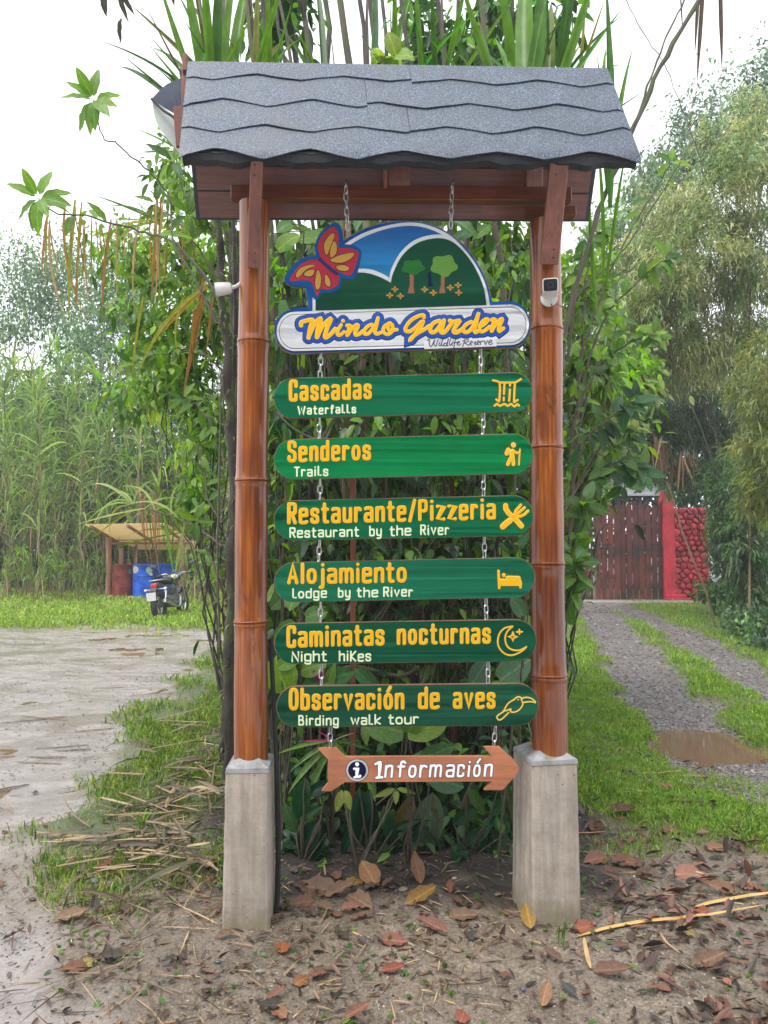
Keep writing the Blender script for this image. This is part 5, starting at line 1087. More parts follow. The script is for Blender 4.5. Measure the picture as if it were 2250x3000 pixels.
# ------------------------------------------------------------------ red gate, red stone wall, pavilion behind
GY = 17.4
def gx(px, Y=GY): return (px - 1125) / FPX * (Y - CAMY)
M_REDW = mat('red_brown_plank', (.12, .030, .026), (.22, .058, .046), 22, .5, .4, .003, (1, 1, .15), patch=(.06, .03, .02), pscale=2, rand=.35)
M_RED = mat('red_wall_paint', (.50, .024, .045), (.62, .045, .07), 9, .5, .25, .004, patch=(.30, .03, .035), pscale=1.5)
M_RED2 = mat('red_stone_paint', (.40, .022, .035), (.52, .04, .055), 9, .5, .5, .006, patch=(.28, .03, .03), pscale=2, rand=.25)
M_IRON = mat('dark_iron', (.02, .02, .022), (.05, .04, .035), 30, .6, .2)
gt = thing('plank_gate', 'dark red plank gate with pointed tops and gaps between the planks', 'gate', (gx(1742), GY, 0))
def plank(par, x0, x1, z0, z1, th=.035, mt=None):
    m = MB(); c = (x0 + x1) / 2; m.plate([(x0, z0), (x1, z0), (x1 - .004, z1 - .10), (c + .01, z1), (x0 + .004, z1 - .10)], th / 2, -th / 2)
    o = m.build('plank', mt or M_REDW, par); return o
g0 = gx(1742); g1 = gx(1944); n = 11; pw = (g1 - g0) / n
for i in range(n):
    o = plank(gt, i * pw + .012, (i + 1) * pw - .014 + random.uniform(-.006, .004), .06, 2.62 + .05 * math.sin(i * 1.3)); o.rotation_euler = (0, random.uniform(-.004, .004), 0)
for z in (.35, 1.15, 1.95):
    m = MB(); m.box(.02, g1 - g0 - .02, .022, .072, z, z + .11, .004); m.build('rail', M_REDW, gt)
for x, z in ((.05, 1.5), (g1 - g0 - .38, 1.5), (g1 - g0 - .42, .35)):
    m = MB(); m.box(x, x + .36, -.032, -.020, z, z + .035, .003); m.box(x + .04, x + .36, -.032, -.020, z - .09, z - .07, .003); m.build('strap_hinge', M_IRON, gt)
for i in range(1, n):
    m = MB(); m.tube([(i * pw, -.022, 1.98 + .02 * (i % 2)), (i * pw, -.030, 1.98 + .02 * (i % 2))], .012, 6); m.build('light_spot', mat('pale_light_spot', (.5, .4, .38)) if i == 1 else bpy.data.materials['pale_light_spot'], gt)  # pale dots stand in for light showing through the plank gaps
f2 = thing('plank_fence', 'older red-brown plank fence with wider gaps left of the gate', 'fence', (gx(1660), GY + .15, 0))
for i in range(9):
    x = i * .088 * 1.0; plank(f2, i * .083, i * .083 + .052 + .02 * (i % 3 == 0), .05, 2.35 + .12 * math.sin(i * 2.1), .03)
for z in (.4, 1.3, 2.0):
    m = MB(); m.box(0, .75, .02, .06, z, z + .09, .003); m.build('rail', M_REDW, f2)
wl = thing('stone_gate_wall', 'bright red wall of raised painted stones with a smooth pillar', 'wall', (gx(1941), GY - .1, 0))
x0 = 0; x1 = gx(1968) - gx(1941); x2 = gx(2060) - gx(1941)
m = MB(); m.plate([(-.0, -.2), (x1 + .10, -.2), (x1 + .02, 2.62), (x1 - .03, 2.95), (x0 + .02, 2.92), (-.02, 2.6)], .35, 0); m.build('pillar', M_RED, wl)
m = MB(); m.box(x1 + .025, x2 + .10, .06, .34, -.3, 2.48, .02); m.build('wall_core', M_RED2, wl)
m = MB(); m.box(-.05, x1 + .42, -.10, -.004, -.1, .10, .01); m.build('plinth', M_RED, wl)
m = MB(); m.box(.0, x1 + .30, -.06, -.006, .105, .20, .01); m.build('plinth', M_RED, wl)
# stones: cells of an irregular pattern, each a chamfered lump standing proud of the wall
xa, xb, za, zb = x1 + .04, x2 + .09, -.12, 2.46; seeds = []; rs = random.Random(5); z = za + .07; row = 0
while z < zb:
    x = xa + (.04 if row % 2 else .12)
    while x < xb: seeds.append((x + rs.uniform(-.055, .055), z + rs.uniform(-.05, .05))); x += rs.uniform(.14, .21)
    z += rs.uniform(.125, .165); row += 1
def clip(poly, p, n_):
    out = []
    for i in range(len(poly)):
        a, b = poly[i], poly[(i + 1) % len(poly)]; da = (a[0] - p[0]) * n_[0] + (a[1] - p[1]) * n_[1]; db = (b[0] - p[0]) * n_[0] + (b[1] - p[1]) * n_[1]
        if da <= 0: out.append(a)
        if da * db < 0: t = da / (da - db); out.append((a[0] + (b[0] - a[0]) * t, a[1] + (b[1] - a[1]) * t))
    return out
for s_ in seeds:
    poly = [(xa, za), (xb, za), (xb, zb), (xa, zb)]
    for q in seeds:
        if q is s_ or math.hypot(q[0] - s_[0], q[1] - s_[1]) > .6: continue
        d_ = (q[0] - s_[0], q[1] - s_[1]); L_ = math.hypot(*d_); poly = clip(poly, (s_[0] + d_[0] * .5 - d_[0] / L_ * .014, s_[1] + d_[1] * .5 - d_[1] / L_ * .014), d_)
        if len(poly) < 3: break
    if len(poly) < 3: continue
    c_ = np.mean(np.array(poly), 0); pp = [np.array(p) for p in catmull([c_ + (np.array(p) - c_) * .97 for p in poly], 3, True)]; n_ = len(pp); v = []; tl = (rs.uniform(-.25, .25), rs.uniform(-.25, .25)); hh = rs.uniform(.05, .09)
    for f_, y_ in ((1, .055), (.97, .055 - hh * .55), (.78, .055 - hh * .9), (.45, .055 - hh)):
        for p in pp: w_ = c_ + (p - c_) * f_; v.append((w_[0], y_ + ((p[0] - c_[0]) * tl[0] + (p[1] - c_[1]) * tl[1]) * f_ + rs.uniform(-.004, .004), w_[1]))
    m = MB(); m.add(v, [(i * n_ + k, i * n_ + (k + 1) % n_, (i + 1) * n_ + (k + 1) % n_, (i + 1) * n_ + k) for i in range(3) for k in range(n_)] + [tuple(3 * n_ + k for k in range(n_))]); m.build('stone', M_RED2, wl, True)
M_THR = mat('worn_concrete', (.26, .23, .20), (.36, .33, .29), 12, .7, .4, .006)
th = thing('concrete_threshold', 'low worn concrete sill in front of the red gate', 'threshold', (gx(1700), GY - .75, 0)); m = MB(); m.box(0, gx(2008) - gx(1700), 0, .72, -.1, .055, .015); m.build('slab', M_THR, th)
m = MB(); m.box(gx(1990) - gx(1700) + .1, gx(2065) - gx(1700) + .2, -.35, -.2, -.05, .04, .01); m.build('kerb_piece', M_THR, th)
M_ROOFG = mat('pale_sheet_roof', (.24, .26, .27), (.34, .36, .37), 5, .5, .1)
pv = thing('pavilion', 'dark-posted pavilion with a pale roof behind the red gate', 'pavilion', (gx(1690, 22), 22, 0))
m = MB(); m.v = [(-1.4, 0, 3.15), (3.4, 0, 3.15), (2.7, 3, 4.1), (-.6, 3, 4.1), (-1.4, 0, 3.09), (3.4, 0, 3.09), (2.7, 3, 4.04), (-.6, 3, 4.04)]; m.f = [(0, 1, 2, 3), (7, 6, 5, 4), (0, 4, 5, 1), (1, 5, 6, 2), (2, 6, 7, 3), (3, 7, 4, 0)]; m.build('roof', M_ROOFG, pv)
for x in (-.4, 1.35, 2.05, 3.0):
    m = MB(); m.box(x, x + .13, .15, .28, 0, 3.9 if x in (1.35, 2.05) else 3.1, .01); m.build('post', M_IRON, pv)
for z in (2.9, 3.05):
    m = MB(); m.box(-1.2, 3.2, .30, .38, z, z + .07, .01); m.build('beam', M_IRON, pv)
for x in (.5, 1.5, 2.2):
    m = MB(); m.bar((x, .1, 2.8), (x + .6, .1, 3.05 + .3), .06, .06); m.build('brace', M_IRON, pv)
# ------------------------------------------------------------------ shed, drums, motorcycle
SYY = 19.2
def sx(dx, Y): return (dx - 829.5) / 1671 * (Y - CAMY)
M_RWOOD = mat('raw_timber', (.30, .15, .09), (.42, .23, .15), 14, .7, .3, .004, (1, 1, .2))
M_SHEET = mat('cream_sheet', (.56, .47, .30), (.68, .59, .42), 4, .5, .1, .01)
_n = M_SHEET.node_tree; _t = _n.nodes.new('ShaderNodeBsdfTranslucent'); _t.inputs[0].default_value = (.85, .72, .48, 1); _m = _n.nodes.new('ShaderNodeMixShader'); _m.inputs[0].default_value = .6
_o = [q for q in _n.nodes if q.type == 'OUTPUT_MATERIAL'][0]; _p = [q for q in _n.nodes if q.type == 'BSDF_PRINCIPLED'][0]; _n.links.new(_p.outputs[0], _m.inputs[1]); _n.links.new(_t.outputs[0], _m.inputs[2]); _n.links.new(_m.outputs[0], _o.inputs[0])
sh = thing('drum_shelter', 'small lean-to shelter of raw timber with a cream sheet roof over the drums', 'shelter', (sx(235, SYY), SYY, 0))
ax = sx(235, SYY)
A = [atd(184, 1134, 17.6), atd(358, 1131, 17.6), atd(408, 1166, 19.9), atd(240, 1166, 19.9)]; loc = np.array([ax, SYY, 0])
A = [p - loc for p in A]; m = MB(); m.v = [tuple(p) for p in A] + [tuple(p + np.array([0, 0, .02])) for p in A]; m.f = [(3, 2, 1, 0), (4, 5, 6, 7), (0, 1, 5, 4), (1, 2, 6, 5), (2, 3, 7, 6), (3, 0, 4, 7)]; m.build('roof_sheet', M_SHEET, sh)
for t in (.06, .52, .93):
    a = A[0] + (A[1] - A[0]) * t; b = A[3] + (A[2] - A[3]) * t; m = MB(); m.bar(a + [0, .02, -.035], b + [0, 0, -.035], .07, .06, up=(0, .2, 1)); m.build('rafter', M_RWOOD, sh)
m = MB(); m.bar(A[3] + [-.1, -.1, -.10], A[2] + [.1, -.1, -.10], .07, .07, up=(0, 0, 1)); m.build('purlin', M_RWOOD, sh)
m = MB(); q = [A[3] + [.2, .05, -.04], A[2] + [.2, .05, -.04], A[2] + [.15, .9, -.30], A[3] + [.55, .9, -.30]]; m.v = [tuple(p) for p in q] + [tuple(p + np.array([0, 0, .015])) for p in q]; m.f = [(3, 2, 1, 0), (4, 5, 6, 7), (0, 1, 5, 4), (1, 2, 6, 5), (2, 3, 7, 6), (3, 0, 4, 7)]; m.build('lower_sheet', M_SHEET, sh)
for px, Y, h in ((235, 19.0, 1.72), (391, 19.0, 1.70), (262, 20.8, 1.4), (400, 20.8, 1.4)):
    m = MB(); x = sx(px, Y) - ax; m.tube([(x, Y - SYY, -.1), (x + .02, Y - SYY, h * .5), (x, Y - SYY, h)], [.085, .078, .08], 10); m.build('post', M_RWOOD, sh, True)
M_EARTH = mat('bare_earth', (.30, .19, .14), (.42, .28, .21), 20, .8, .5, .02)
m = MB(); m.lathe([(1.5, -.05), (1.2, .05), (.7, .09), (.1, .10)], 30, Matrix.Translation((sx(300, 18.9), 18.9, .0)) @ Matrix.Diagonal((1, .55, 1, 1))); tag(m.build('bare_earth_patch', M_EARTH, None, True), kind='structure')
def drum(dx, Y, c1, c2, lab, stick=None, h=.88, r=.285):
    mt = mat('drum_paint', c1, c2, 12, .35, .1, .004, patch=tuple(x * .6 for x in c1), pscale=4)
    t = thing('steel_drum', lab, 'drum', (sx(dx, Y), Y, .06), 0, 'drums under the shelter'); pr = [(r * .95, 0), (r, .012), (r, h * .32), (r + .012, h * .335), (r, h * .35), (r, h * .65), (r + .012, h * .665), (r, h * .68), (r, h - .012), (r + .006, h), (r - .015, h), (r - .02, h - .02)]
    m = MB(); m.lathe(pr, 28); m.build('body', mt, t, True); m = MB(); m.torus(r, .012, 28, 6, Matrix.Translation((0, 0, h))); m.build('rim', mt, t, True)
    for (ang, z, sx_, sz, c) in (stick or []):
        ms = mat('sticker', c, tuple(x * .7 for x in c), 30, .6, 0); m = MB(); v = []; n = 7
        for i in range(n):
            a = R(-90 + ang + (i / (n - 1) - .5) * sx_ * 200); zz = sz * math.sqrt(max(.05, 1 - (i / (n - 1) * 2 - 1) ** 2))
            v += [((r + .004) * math.cos(a), (r + .004) * math.sin(a), z - zz / 2), ((r + .004) * math.cos(a), (r + .004) * math.sin(a), z + zz / 2)]
        m.add(v, [(2 * i, 2 * i + 2, 2 * i + 3, 2 * i + 1) for i in range(n - 1)]); m.build('sticker', ms, t)
drum(267, 18.6, (.20, .035, .032), (.28, .06, .05), 'rust-red steel drum, leftmost under the shelter', [(62, .70, .14, .16, (.10, .30, .10))])
drum(311, 18.5, (.012, .10, .62), (.03, .16, .75), 'bright blue steel drum beside the rust-red one', [(-35, .76, .26, .20, (.55, .56, .50)), (50, .74, .2, .20, (.35, .50, .38)), (62, .62, .12, .09, (.7, .72, .7))])
drum(358, 19.3, (.012, .10, .62), (.03, .16, .75), 'blue steel drum standing behind the motorcycle', [])
MX, MY = sx(349, 12.3), 12.3
mo = thing('motorcycle', 'dark parked motorcycle seen from behind with a white plate', 'motorcycle', (MX, MY, -.005), R(-4)); mo.rotation_euler = (0, R(-7), R(-6))
M_TYRE = mat('tyre', (.022, .022, .022), (.045, .045, .045), 50, .75, .5, .004); M_CHR = mat('chrome', (.55, .56, .58), (.7, .7, .72), 20, .22, 0, metal=.95)
M_DK = mat('dark_bike_paint', (.012, .014, .02), (.03, .03, .04), 10, .25, 0, coat=.6); M_ENG = mat('engine_alloy', (.10, .10, .105), (.20, .20, .21), 40, .45, .3, metal=.6); M_REDL = mat('red_lamp', (.42, .02, .015), (.5, .05, .03), 20, .2, 0); M_SEAT = mat('seat_vinyl', (.02, .02, .022), None, 30, .5, .2); M_PLT = mat('plate_white', (.62, .63, .62), None, 20, .5, 0)
def wheel(y, r, tw, nm='wheel'):
    Mx = Matrix.Translation((0, y, r)) @ Matrix.Rotation(R(90), 4, 'Y'); e = bpy.data.objects.new(nm, None); COL.objects.link(e); e.parent = mo
    m = MB(); m.torus(r - tw / 2, tw / 2, 32, 10, Mx)
    for i in range(32):
        a = 2 * math.pi * i / 32
        for s_ in (-1, 1): m.bar((s_ * tw * .10, y + (r - .003) * math.cos(a), r + (r - .003) * math.sin(a)), (s_ * tw * .42, y + (r - .022) * math.cos(a + .05), r + (r - .022) * math.sin(a + .05)), .018, .012, up=(0, math.cos(a), math.sin(a)), bev=0)
    m.build('tyre', M_TYRE, e, True)
    m = MB(); m.torus(r - tw - .008, .013, 30, 6, Mx, 1, 1); m.build('rim', M_CHR, e, True)
    m = MB(); m.tube([(-.06, y, r), (.06, y, r)], .045, 14)
    for i in range(5):
        a = 2 * math.pi * i / 5; m.bar((0, y, r), (0, y + (r - tw) * math.cos(a), r + (r - tw) * math.sin(a)), .03, .02, up=(1, 0, 0))
    m.build('spokes', M_ENG, e, True)
wheel(0, .31, .12); wheel(1.27, .30, .09)
def part_(nm, mt, fn, lab=None):
    m = MB(); fn(m); return m.build(nm, mt, mo, True, lab)
part_('frame_tube', M_DK, lambda m: (m.tube([(.0, .35, .45), (0, .5, .42), (0, .8, .38), (0, .95, .55), (0, 1.02, .82)], .022, 8), m.tube([(0, .2, .72), (0, .6, .70), (0, 1.02, .84)], .025, 8)))
for s in (-1, 1):
    part_('swingarm', M_ENG, lambda m: m.bar((s * .085, -.02, .31), (s * .08, .48, .36), .03, .045))
    part_('shock_absorber', M_CHR, lambda m: (m.tube([(s * .11, .06, .36), (s * .10, .20, .66)], .016, 8), m.tube([(s * .11, .10, .43), (s * .105, .17, .58)], .026, 10)))
    part_('fork', M_CHR, lambda m: m.tube([(s * .085, 1.27, .30), (s * .085, 1.10, .86)], .020, 10))
    part_('turn_signal', M_PLAST, lambda m: (m.tube([(s * .06, -.08, .64), (s * .19, -.09, .63)], .009, 8), m.lathe([(.005, -.035), (.028, -.02), (.032, .0), (.02, .03), (.004, .035)], 12, Matrix.Translation((s * .20, -.09, .63)) @ Matrix.Rotation(R(90), 4, 'X'))))
    part_('mirror', M_DK, lambda m: (m.tube(catmull([(s * .28, .98, .92), (s * .34, .97, 1.02), (s * .40, .95, 1.08)], 3), .006, 6), m.lathe([(.004, -.008), (.055, -.006), (.06, .008), (.004, .014)], 14, Matrix.Translation((s * .43, .95, 1.10)) @ Matrix.Rotation(R(80), 4, 'X') @ Matrix.Diagonal((1.2, .8, 1, 1)))))
    part_('footrest', M_ENG, lambda m: m.tube([(s * .10, .42, .34), (s * .26, .42, .33)], .013, 8))
    part_('grip', M_RUB, lambda m: m.tube([(s * .26, .96, .90), (s * .38, .92, .885)], .019, 10))
part_('handlebar', M_CHR, lambda m: m.tube(catmull([(-.34, .93, .89), (-.2, 1.0, .92), (-.08, 1.02, .87), (.08, 1.02, .87), (.2, 1.0, .92), (.34, .93, .89)], 4), .012, 8))
part_('fuel_tank', M_DK, lambda m: m.lathe([(.02, -.30), (.10, -.28), (.155, -.12), (.165, .05), (.13, .20), (.03, .26)], 20, Matrix.Translation((0, .78, .80)) @ Matrix.Rotation(R(-90), 4, 'X') @ Matrix.Diagonal((1, .72, 1, 1))))
part_('side_panel', M_PLAST, lambda m: m.lathe([(.01, -.14), (.06, -.11), (.075, 0), (.05, .12), (.01, .16)], 14, Matrix.Translation((.11, .70, .84)) @ Matrix.Rotation(R(-90), 4, 'X') @ Matrix.Diagonal((.8, .8, 1, 1))), 'pale panel on the tank')
part_('seat', M_SEAT, lambda m: m.lathe([(.01, -.36), (.085, -.33), (.12, -.1), (.12, .2), (.09, .34), (.01, .37)], 18, Matrix.Translation((0, .27, .785)) @ Matrix.Rotation(R(-93), 4, 'X') @ Matrix.Diagonal((1, .38, 1, 1))))
part_('rear_fender', M_DK, lambda m: [m.bar((0, .02 - .1 * i, .74 - .04 * i), (0, -.08 - .1 * i, .70 - .07 * i), .15 - .01 * i, .02) for i in range(3)])
part_('tail_light', M_REDL, lambda m: m.box(-.06, .06, -.17, -.10, .66, .75, .015)); part_('tail_unit', M_DK, lambda m: m.box(-.085, .085, -.11, .10, .66, .77, .02))
part_('grab_rail', M_CHR, lambda m: m.tube(catmull([(-.11, .12, .80), (-.13, -.06, .81), (0, -.14, .81), (.13, -.06, .81), (.11, .12, .80)], 4), .010, 8))
part_('number_plate', M_PLT, lambda m: m.box(-.10, .09, -.315, -.309, .42, .58, .002)); part_('plate_holder', M_DK, lambda m: m.box(-.03, .03, -.305, -.15, .56, .62, .005))
part_('engine', M_ENG, lambda m: (m.lathe([(.06, -.14), (.13, -.12), (.14, .12), (.07, .15)], 18, Matrix.Translation((0, .62, .36)) @ Matrix.Rotation(R(90), 4, 'Y')), m.box(-.09, .09, .62, .82, .42, .64, .02), *[m.box(-.105, .105, .60, .84, .45 + .03 * i, .458 + .03 * i) for i in range(6)]))
part_('exhaust', M_CHR, lambda m: (m.tube(catmull([(.06, .84, .52), (.10, .92, .40), (.14, .75, .24), (.15, .45, .25)], 4), .02, 10), m.tube([(.155, .45, .26), (.17, .05, .36), (.17, -.12, .40)], [.035, .045, .038], 14)))
part_('chain_guard', M_DK, lambda m: m.box(-.12, -.10, .02, .45, .36, .42, .006)); part_('side_stand', M_DK, lambda m: m.tube([(-.09, .50, .28), (-.24, .54, .01)], .011, 8)); part_('headlight', M_DK, lambda m: m.lathe([(.02, -.07), (.075, -.05), (.09, .02), (.085, .05), (.02, .06)], 16, Matrix.Translation((0, 1.16, .86)) @ Matrix.Rotation(R(-90), 4, 'X')))
part_('front_fender', M_DK, lambda m: [m.bar((0, 1.27 + .30 * math.sin(a), .30 + .32 * math.cos(a)), (0, 1.27 + .30 * math.sin(a + .25), .30 + .32 * math.cos(a + .25)), .11, .012) for a in (-.9, -.65, -.4, -.15, .1, .35)])
# ------------------------------------------------------------------ vegetation
def wob(a, b, n=10, amp=.04, bend=(0, 0, 0)):
    a = np.array(a, float); b = np.array(b, float); t = np.linspace(0, 1, n)[:, None]; L_ = np.linalg.norm(b - a)
    P = a + (b - a) * t + np.array(bend) * np.sin(np.pi * t); w_ = rng.normal(0, amp * L_ / n ** .5, (n, 3)); w_[0] = w_[-1] = 0; return P + w_
def px2m(px, Y): return px / 1671 * (Y - CAMY)
def tree(name, label, cat, root, blobs, n, L, W, cols, kind='small', hang=.3, rt=.05, bark=None, group=None, mt=None, clus=14, rc=.22, trunk=True, dark=.28, droop=.3, twigs=2, clear=None):
    """blobs: (x, y in wide-view pixels, Y, rx px, ry px, depth m); foliage in clumps, limbs reach the clumps"""
    root = np.array(root, float); t = thing(name, label, cat, root, 0, group); Ps = []; Cs = []; Ds = []; limbs = MB(); bl = []
    vol = []
    for (x, y, Y, rx, ry, rz) in blobs: bl.append((atd(x, y, Y), np.array([px2m(rx, Y), rz, px2m(ry, Y)]))); vol.append(rx * ry)
    vol = np.array(vol, float) / sum(vol)
    for (c, r), q in zip(bl, vol):
        k = int(n * q); nc = clus; d = rdir(nc); cc = c + d * r * (rng.random((nc, 1)) ** .45)
        i = rng.integers(0, nc, k); g = rng.normal(0, 1, (k, 3)) * r * rc; Ps.append(cc[i] + g); Ds.append(d[i] * .7 + rng.normal(0, .7, (k, 3)) + [0, 0, -hang * 2])
        b_ = np.exp(rng.normal(0, dark, nc)); ci = rng.integers(0, len(cols), nc); base = np.array(cols)[np.where(rng.random(k) < .65, ci[i], rng.integers(0, len(cols), k))]; Cs.append(np.clip(base * b_[i][:, None] * (1 + rng.normal(0, .2, (k, 1))), .004, .6))
        if trunk:
            m_ = wob(root, c, 9, .05); limbs.tube(m_ - root, np.linspace(rt, rt * .25, 9), 6)
            for j in range(twigs * 3): limbs.tube(wob(m_[rng.integers(4, 9)], cc[rng.integers(0, nc)], 5, .06) - root, np.linspace(rt * .3, rt * .06, 5), 4)
    P = np.concatenate(Ps); Dd = np.concatenate(Ds); C = np.concatenate(Cs); ok = (P[:, 2] > .02)
    if clear is not None: ok &= ~clear(P)
    P, Dd, C = P[ok], Dd[ok], C[ok]; k = len(P)
    link('foliage', tri_mesh('foliage', [leaf_arrays(P - root, Dd, L * rng.uniform(.6, 1.25, k), W * rng.uniform(.7, 1.2, k), C, kind, droop)], mt or M_LEAF), t)
    if trunk: limbs.build('trunk', bark or M_BARK, t, True)
    return t
def scr(P):
    """where points land in the wide view (used only to keep plants off the gate and out of the open road)"""
    c, s_ = math.cos(PITCH), math.sin(PITCH); y = P[:, 1] - CAMY; z = P[:, 2] - CAMZ; f_ = y * c + z * s_; v = z * c - y * s_
    return 829.5 + P[:, 0] / f_ * 1671, 1106 - v / f_ * 1671
def clear_gate(P):
    x, y = scr(P); return (x > 1255) & (x < 1528) & (y > 1085 - (x > 1445) * 5 + 14 * np.sin(x / 23)) & (y < 1330)
# ---- far trees and cane wall on the left
tree('broadleaf_tree', 'pale thin-leaved tree against the sky at the left edge', 'tree', (sx(60, 30), 30, 0), [(40, 600, 30, 90, 80, 2), (130, 545, 30, 70, 60, 2), (20, 700, 30, 80, 60, 2), (150, 680, 30, 90, 60, 2), (90, 640, 30, 110, 100, 2)], 7000, .20, .11, [(.12, .20, .09), (.10, .17, .08), (.16, .24, .10)], rt=.05, rc=.26, droop=.2, twigs=1, clus=26)
tree('broadleaf_tree', 'pale tree behind the canes with a crooked horizontal limb', 'tree', (sx(230, 27), 27, 0), [(230, 620, 27, 80, 90, 2), (300, 560, 27, 60, 60, 2), (210, 750, 27, 90, 70, 2), (300, 700, 27, 70, 90, 2)], 8000, .19, .10, [(.11, .20, .08), (.15, .25, .09)], rt=.05, rc=.26, twigs=1, clus=26)
tree('broadleaf_tree', 'far dark tree rising over the left canes', 'tree', (sx(180, 26), 26, 0), [(160, 860, 26, 100, 80, 2), (60, 880, 26, 80, 70, 2), (280, 850, 26, 90, 80, 2), (210, 960, 26, 120, 90, 2), (60, 980, 26, 120, 80, 2), (380, 900, 26, 110, 110, 2)], 15000, .24, .12, [(.08, .15, .06), (.11, .20, .07), (.06, .12, .05)], rt=.05, rc=.3, twigs=1, clus=26)
n = 34000; P = np.stack([rng.uniform(-24, 2, n), rng.uniform(23, 30, n), rng.random(n) * 4.8], 1)
tag(link('far_woodland', tri_mesh('far_woodland', [leaf_arrays(P, rdir(n, -.3), rng.uniform(.25, .5, n), .16, pal(n, (.06, .12, .05), (.09, .17, .06), (.045, .09, .04)), 'broad', .3)], M_LEAF)), 'dense far woodland closing the view behind the canes', 'woodland', kind='stuff')
n = 26000; P = np.stack([rng.uniform(-1, 26, n), rng.uniform(24, 30, n), rng.random(n) ** .8 * 9.5], 1)
tag(link('far_woodland', tri_mesh('far_woodland', [leaf_arrays(P, rdir(n, -.3), rng.uniform(.25, .5, n), .16, pal(n, (.05, .10, .045), (.07, .13, .06), (.04, .08, .04)), 'broad', .3)], M_LEAF)), 'dense far woodland behind the gate and bamboo', 'woodland', kind='stuff')
def cane_meshes(k, H=6.0, nl=62, nd=16, Lf=(1.0, 1.9), wd=.06, cols=((.18, .31, .07), (.16, .29, .06), LIME, (.32, .40, .11), (.24, .32, .11))):
    st = MB(); lean = rng.normal(0, .25, 2); pts = [(lean[0] * (z / H) ** 2, lean[1] * (z / H) ** 2, z) for z in np.linspace(0, H, 12)]
    st.tube(pts, np.linspace(.022, .010, 12), 6); me_s = st.mesh('stem', M_STEM, True)
    z = H * (1 - .75 * rng.random(nl) ** 1.4); a = rng.random(nl) * 6.28; el = np.clip(rng.normal(.95, .25, nl), .3, 1.4); P = np.stack([lean[0] * (z / H) ** 2, lean[1] * (z / H) ** 2, z], 1)
    A = np.stack([np.cos(a) * np.cos(el), np.sin(a) * np.cos(el), np.sin(el)], 1); L_ = rng.uniform(*Lf, nl)
    g = tri_mesh('foliage', [leaf_arrays(P, A, L_, wd, pal(nl, *cols), 'strap', rng.uniform(.25, 1.0, nl), .5)], M_LEAF)
    z = H * rng.uniform(.05, .75, nd); a = rng.random(nd) * 6.28; P = np.stack([lean[0] * (z / H) ** 2, lean[1] * (z / H) ** 2, z], 1); A = np.stack([np.cos(a) * .35, np.sin(a) * .35, -.8 + 0 * a], 1)
    d_ = tri_mesh('dry_leaves', [leaf_arrays(P, A, rng.uniform(.5, 1.2, nd), wd * .7, pal(nd, DRY, TAN, (.20, .14, .09), (.14, .12, .06)), 'strap', .3, .6)], M_DEAD)
    return me_s, g, d_
CV = [cane_meshes(k) for k in range(7)]
def cane(x, Y, h, lab, grp, k=None, name='giant_cane'):
    v = CV[k if k is not None else random.randrange(7)]; t = thing(name, lab, 'cane', (x, Y, 0), random.uniform(0, 6.28), grp); s_ = h / 6; t.scale = (s_ * .95, s_ * .95, s_)
    for nm, me in zip(('stem', 'foliage', 'dry_leaves'), v): link(nm, me, t)
    return t
for i in range(86):
    dx = random.uniform(-60, 505); Y = random.uniform(20.0, 25.5) if dx > 180 else random.uniform(18.5, 25)
    top = 850 + 60 * math.sin(dx / 57) + random.uniform(-110, 90) - (60 if dx < 160 else 0); h = 1.52 + (1175 - top) / 1671 * (Y - CAMY)
    cane(sx(dx, Y), Y, max(2.4, h / 1.12), 'tall cane with drooping strap leaves in the wall of canes across the road', 'canes across the wet road')
CV2 = [cane_meshes(k, 2.2, 26, 6, (.6, 1.1), .035, (FRESH, LIME, MID)) for k in range(4)]
for i in range(44):
    dx = random.uniform(-20, 470); Y = random.uniform(16.6, 19.4);
    if 225 < dx < 400: Y = random.uniform(20.2, 21.5)
    v = random.choice(CV2); t = thing('tall_grass', 'tall bright grass clump at the foot of the far canes', 'tall grass', (sx(dx, Y), Y, -.6), random.uniform(0, 6.28), 'tall grass clumps beyond the road'); s_ = random.uniform(.55, 1.0); t.scale = (s_, s_, s_)
    for nm, me in zip(('stem', 'foliage', 'dry_leaves'), v): link(nm, me, t)
for dx, Y in ((412, 15.5), (430, 16), (452, 15), (470, 14), (440, 17), (485, 12.5)):
    v = random.choice(CV2); t = thing('tall_grass', 'leafy green clump right of the motorcycle', 'tall grass', (sx(dx, Y), Y, -.5), random.uniform(0, 6.28), 'clumps right of the motorcycle'); t.scale = (.85, .85, .8)
    for nm, me in zip(('stem', 'foliage', 'dry_leaves'), v): link(nm, me, t)
# ---- right: bamboo masses (fine leaves), pale tree, trees behind the gate
OL = [(.22, .28, .11), (.30, .33, .14), (.17, .25, .09), (.36, .36, .15), (.13, .20, .09)]
DG = [(.09, .15, .08), (.12, .18, .10), (.16, .22, .12), (.07, .12, .07)]
FR2 = [(.08, .16, .04), (.12, .22, .05), (.06, .12, .04)]
def bamboo(lab, dx, Y, blobs, n, cols, L=.16, W=.028, **k):
    return tree('bamboo_clump', lab, 'bamboo', (sx(dx, Y), Y, 0), blobs, n, L, W, cols, 'small', k.pop('hang', .12), .018, M_BARK, 'bamboo clumps right of the track', clus=k.pop('clus', 60), rc=k.pop('rc', .13), twigs=2, droop=.35, clear=clear_gate, **k)
bamboo('olive bamboo clump with arching plumes, tallest on the right', 1640, 10, [(1560, 420, 10, 110, 110, 1.2), (1500, 560, 10, 110, 110, 1.2), (1640, 560, 10, 110, 120, 1.2), (1420, 640, 10, 80, 90, 1), (1590, 300, 10, 90, 80, 1)], 24000, OL)
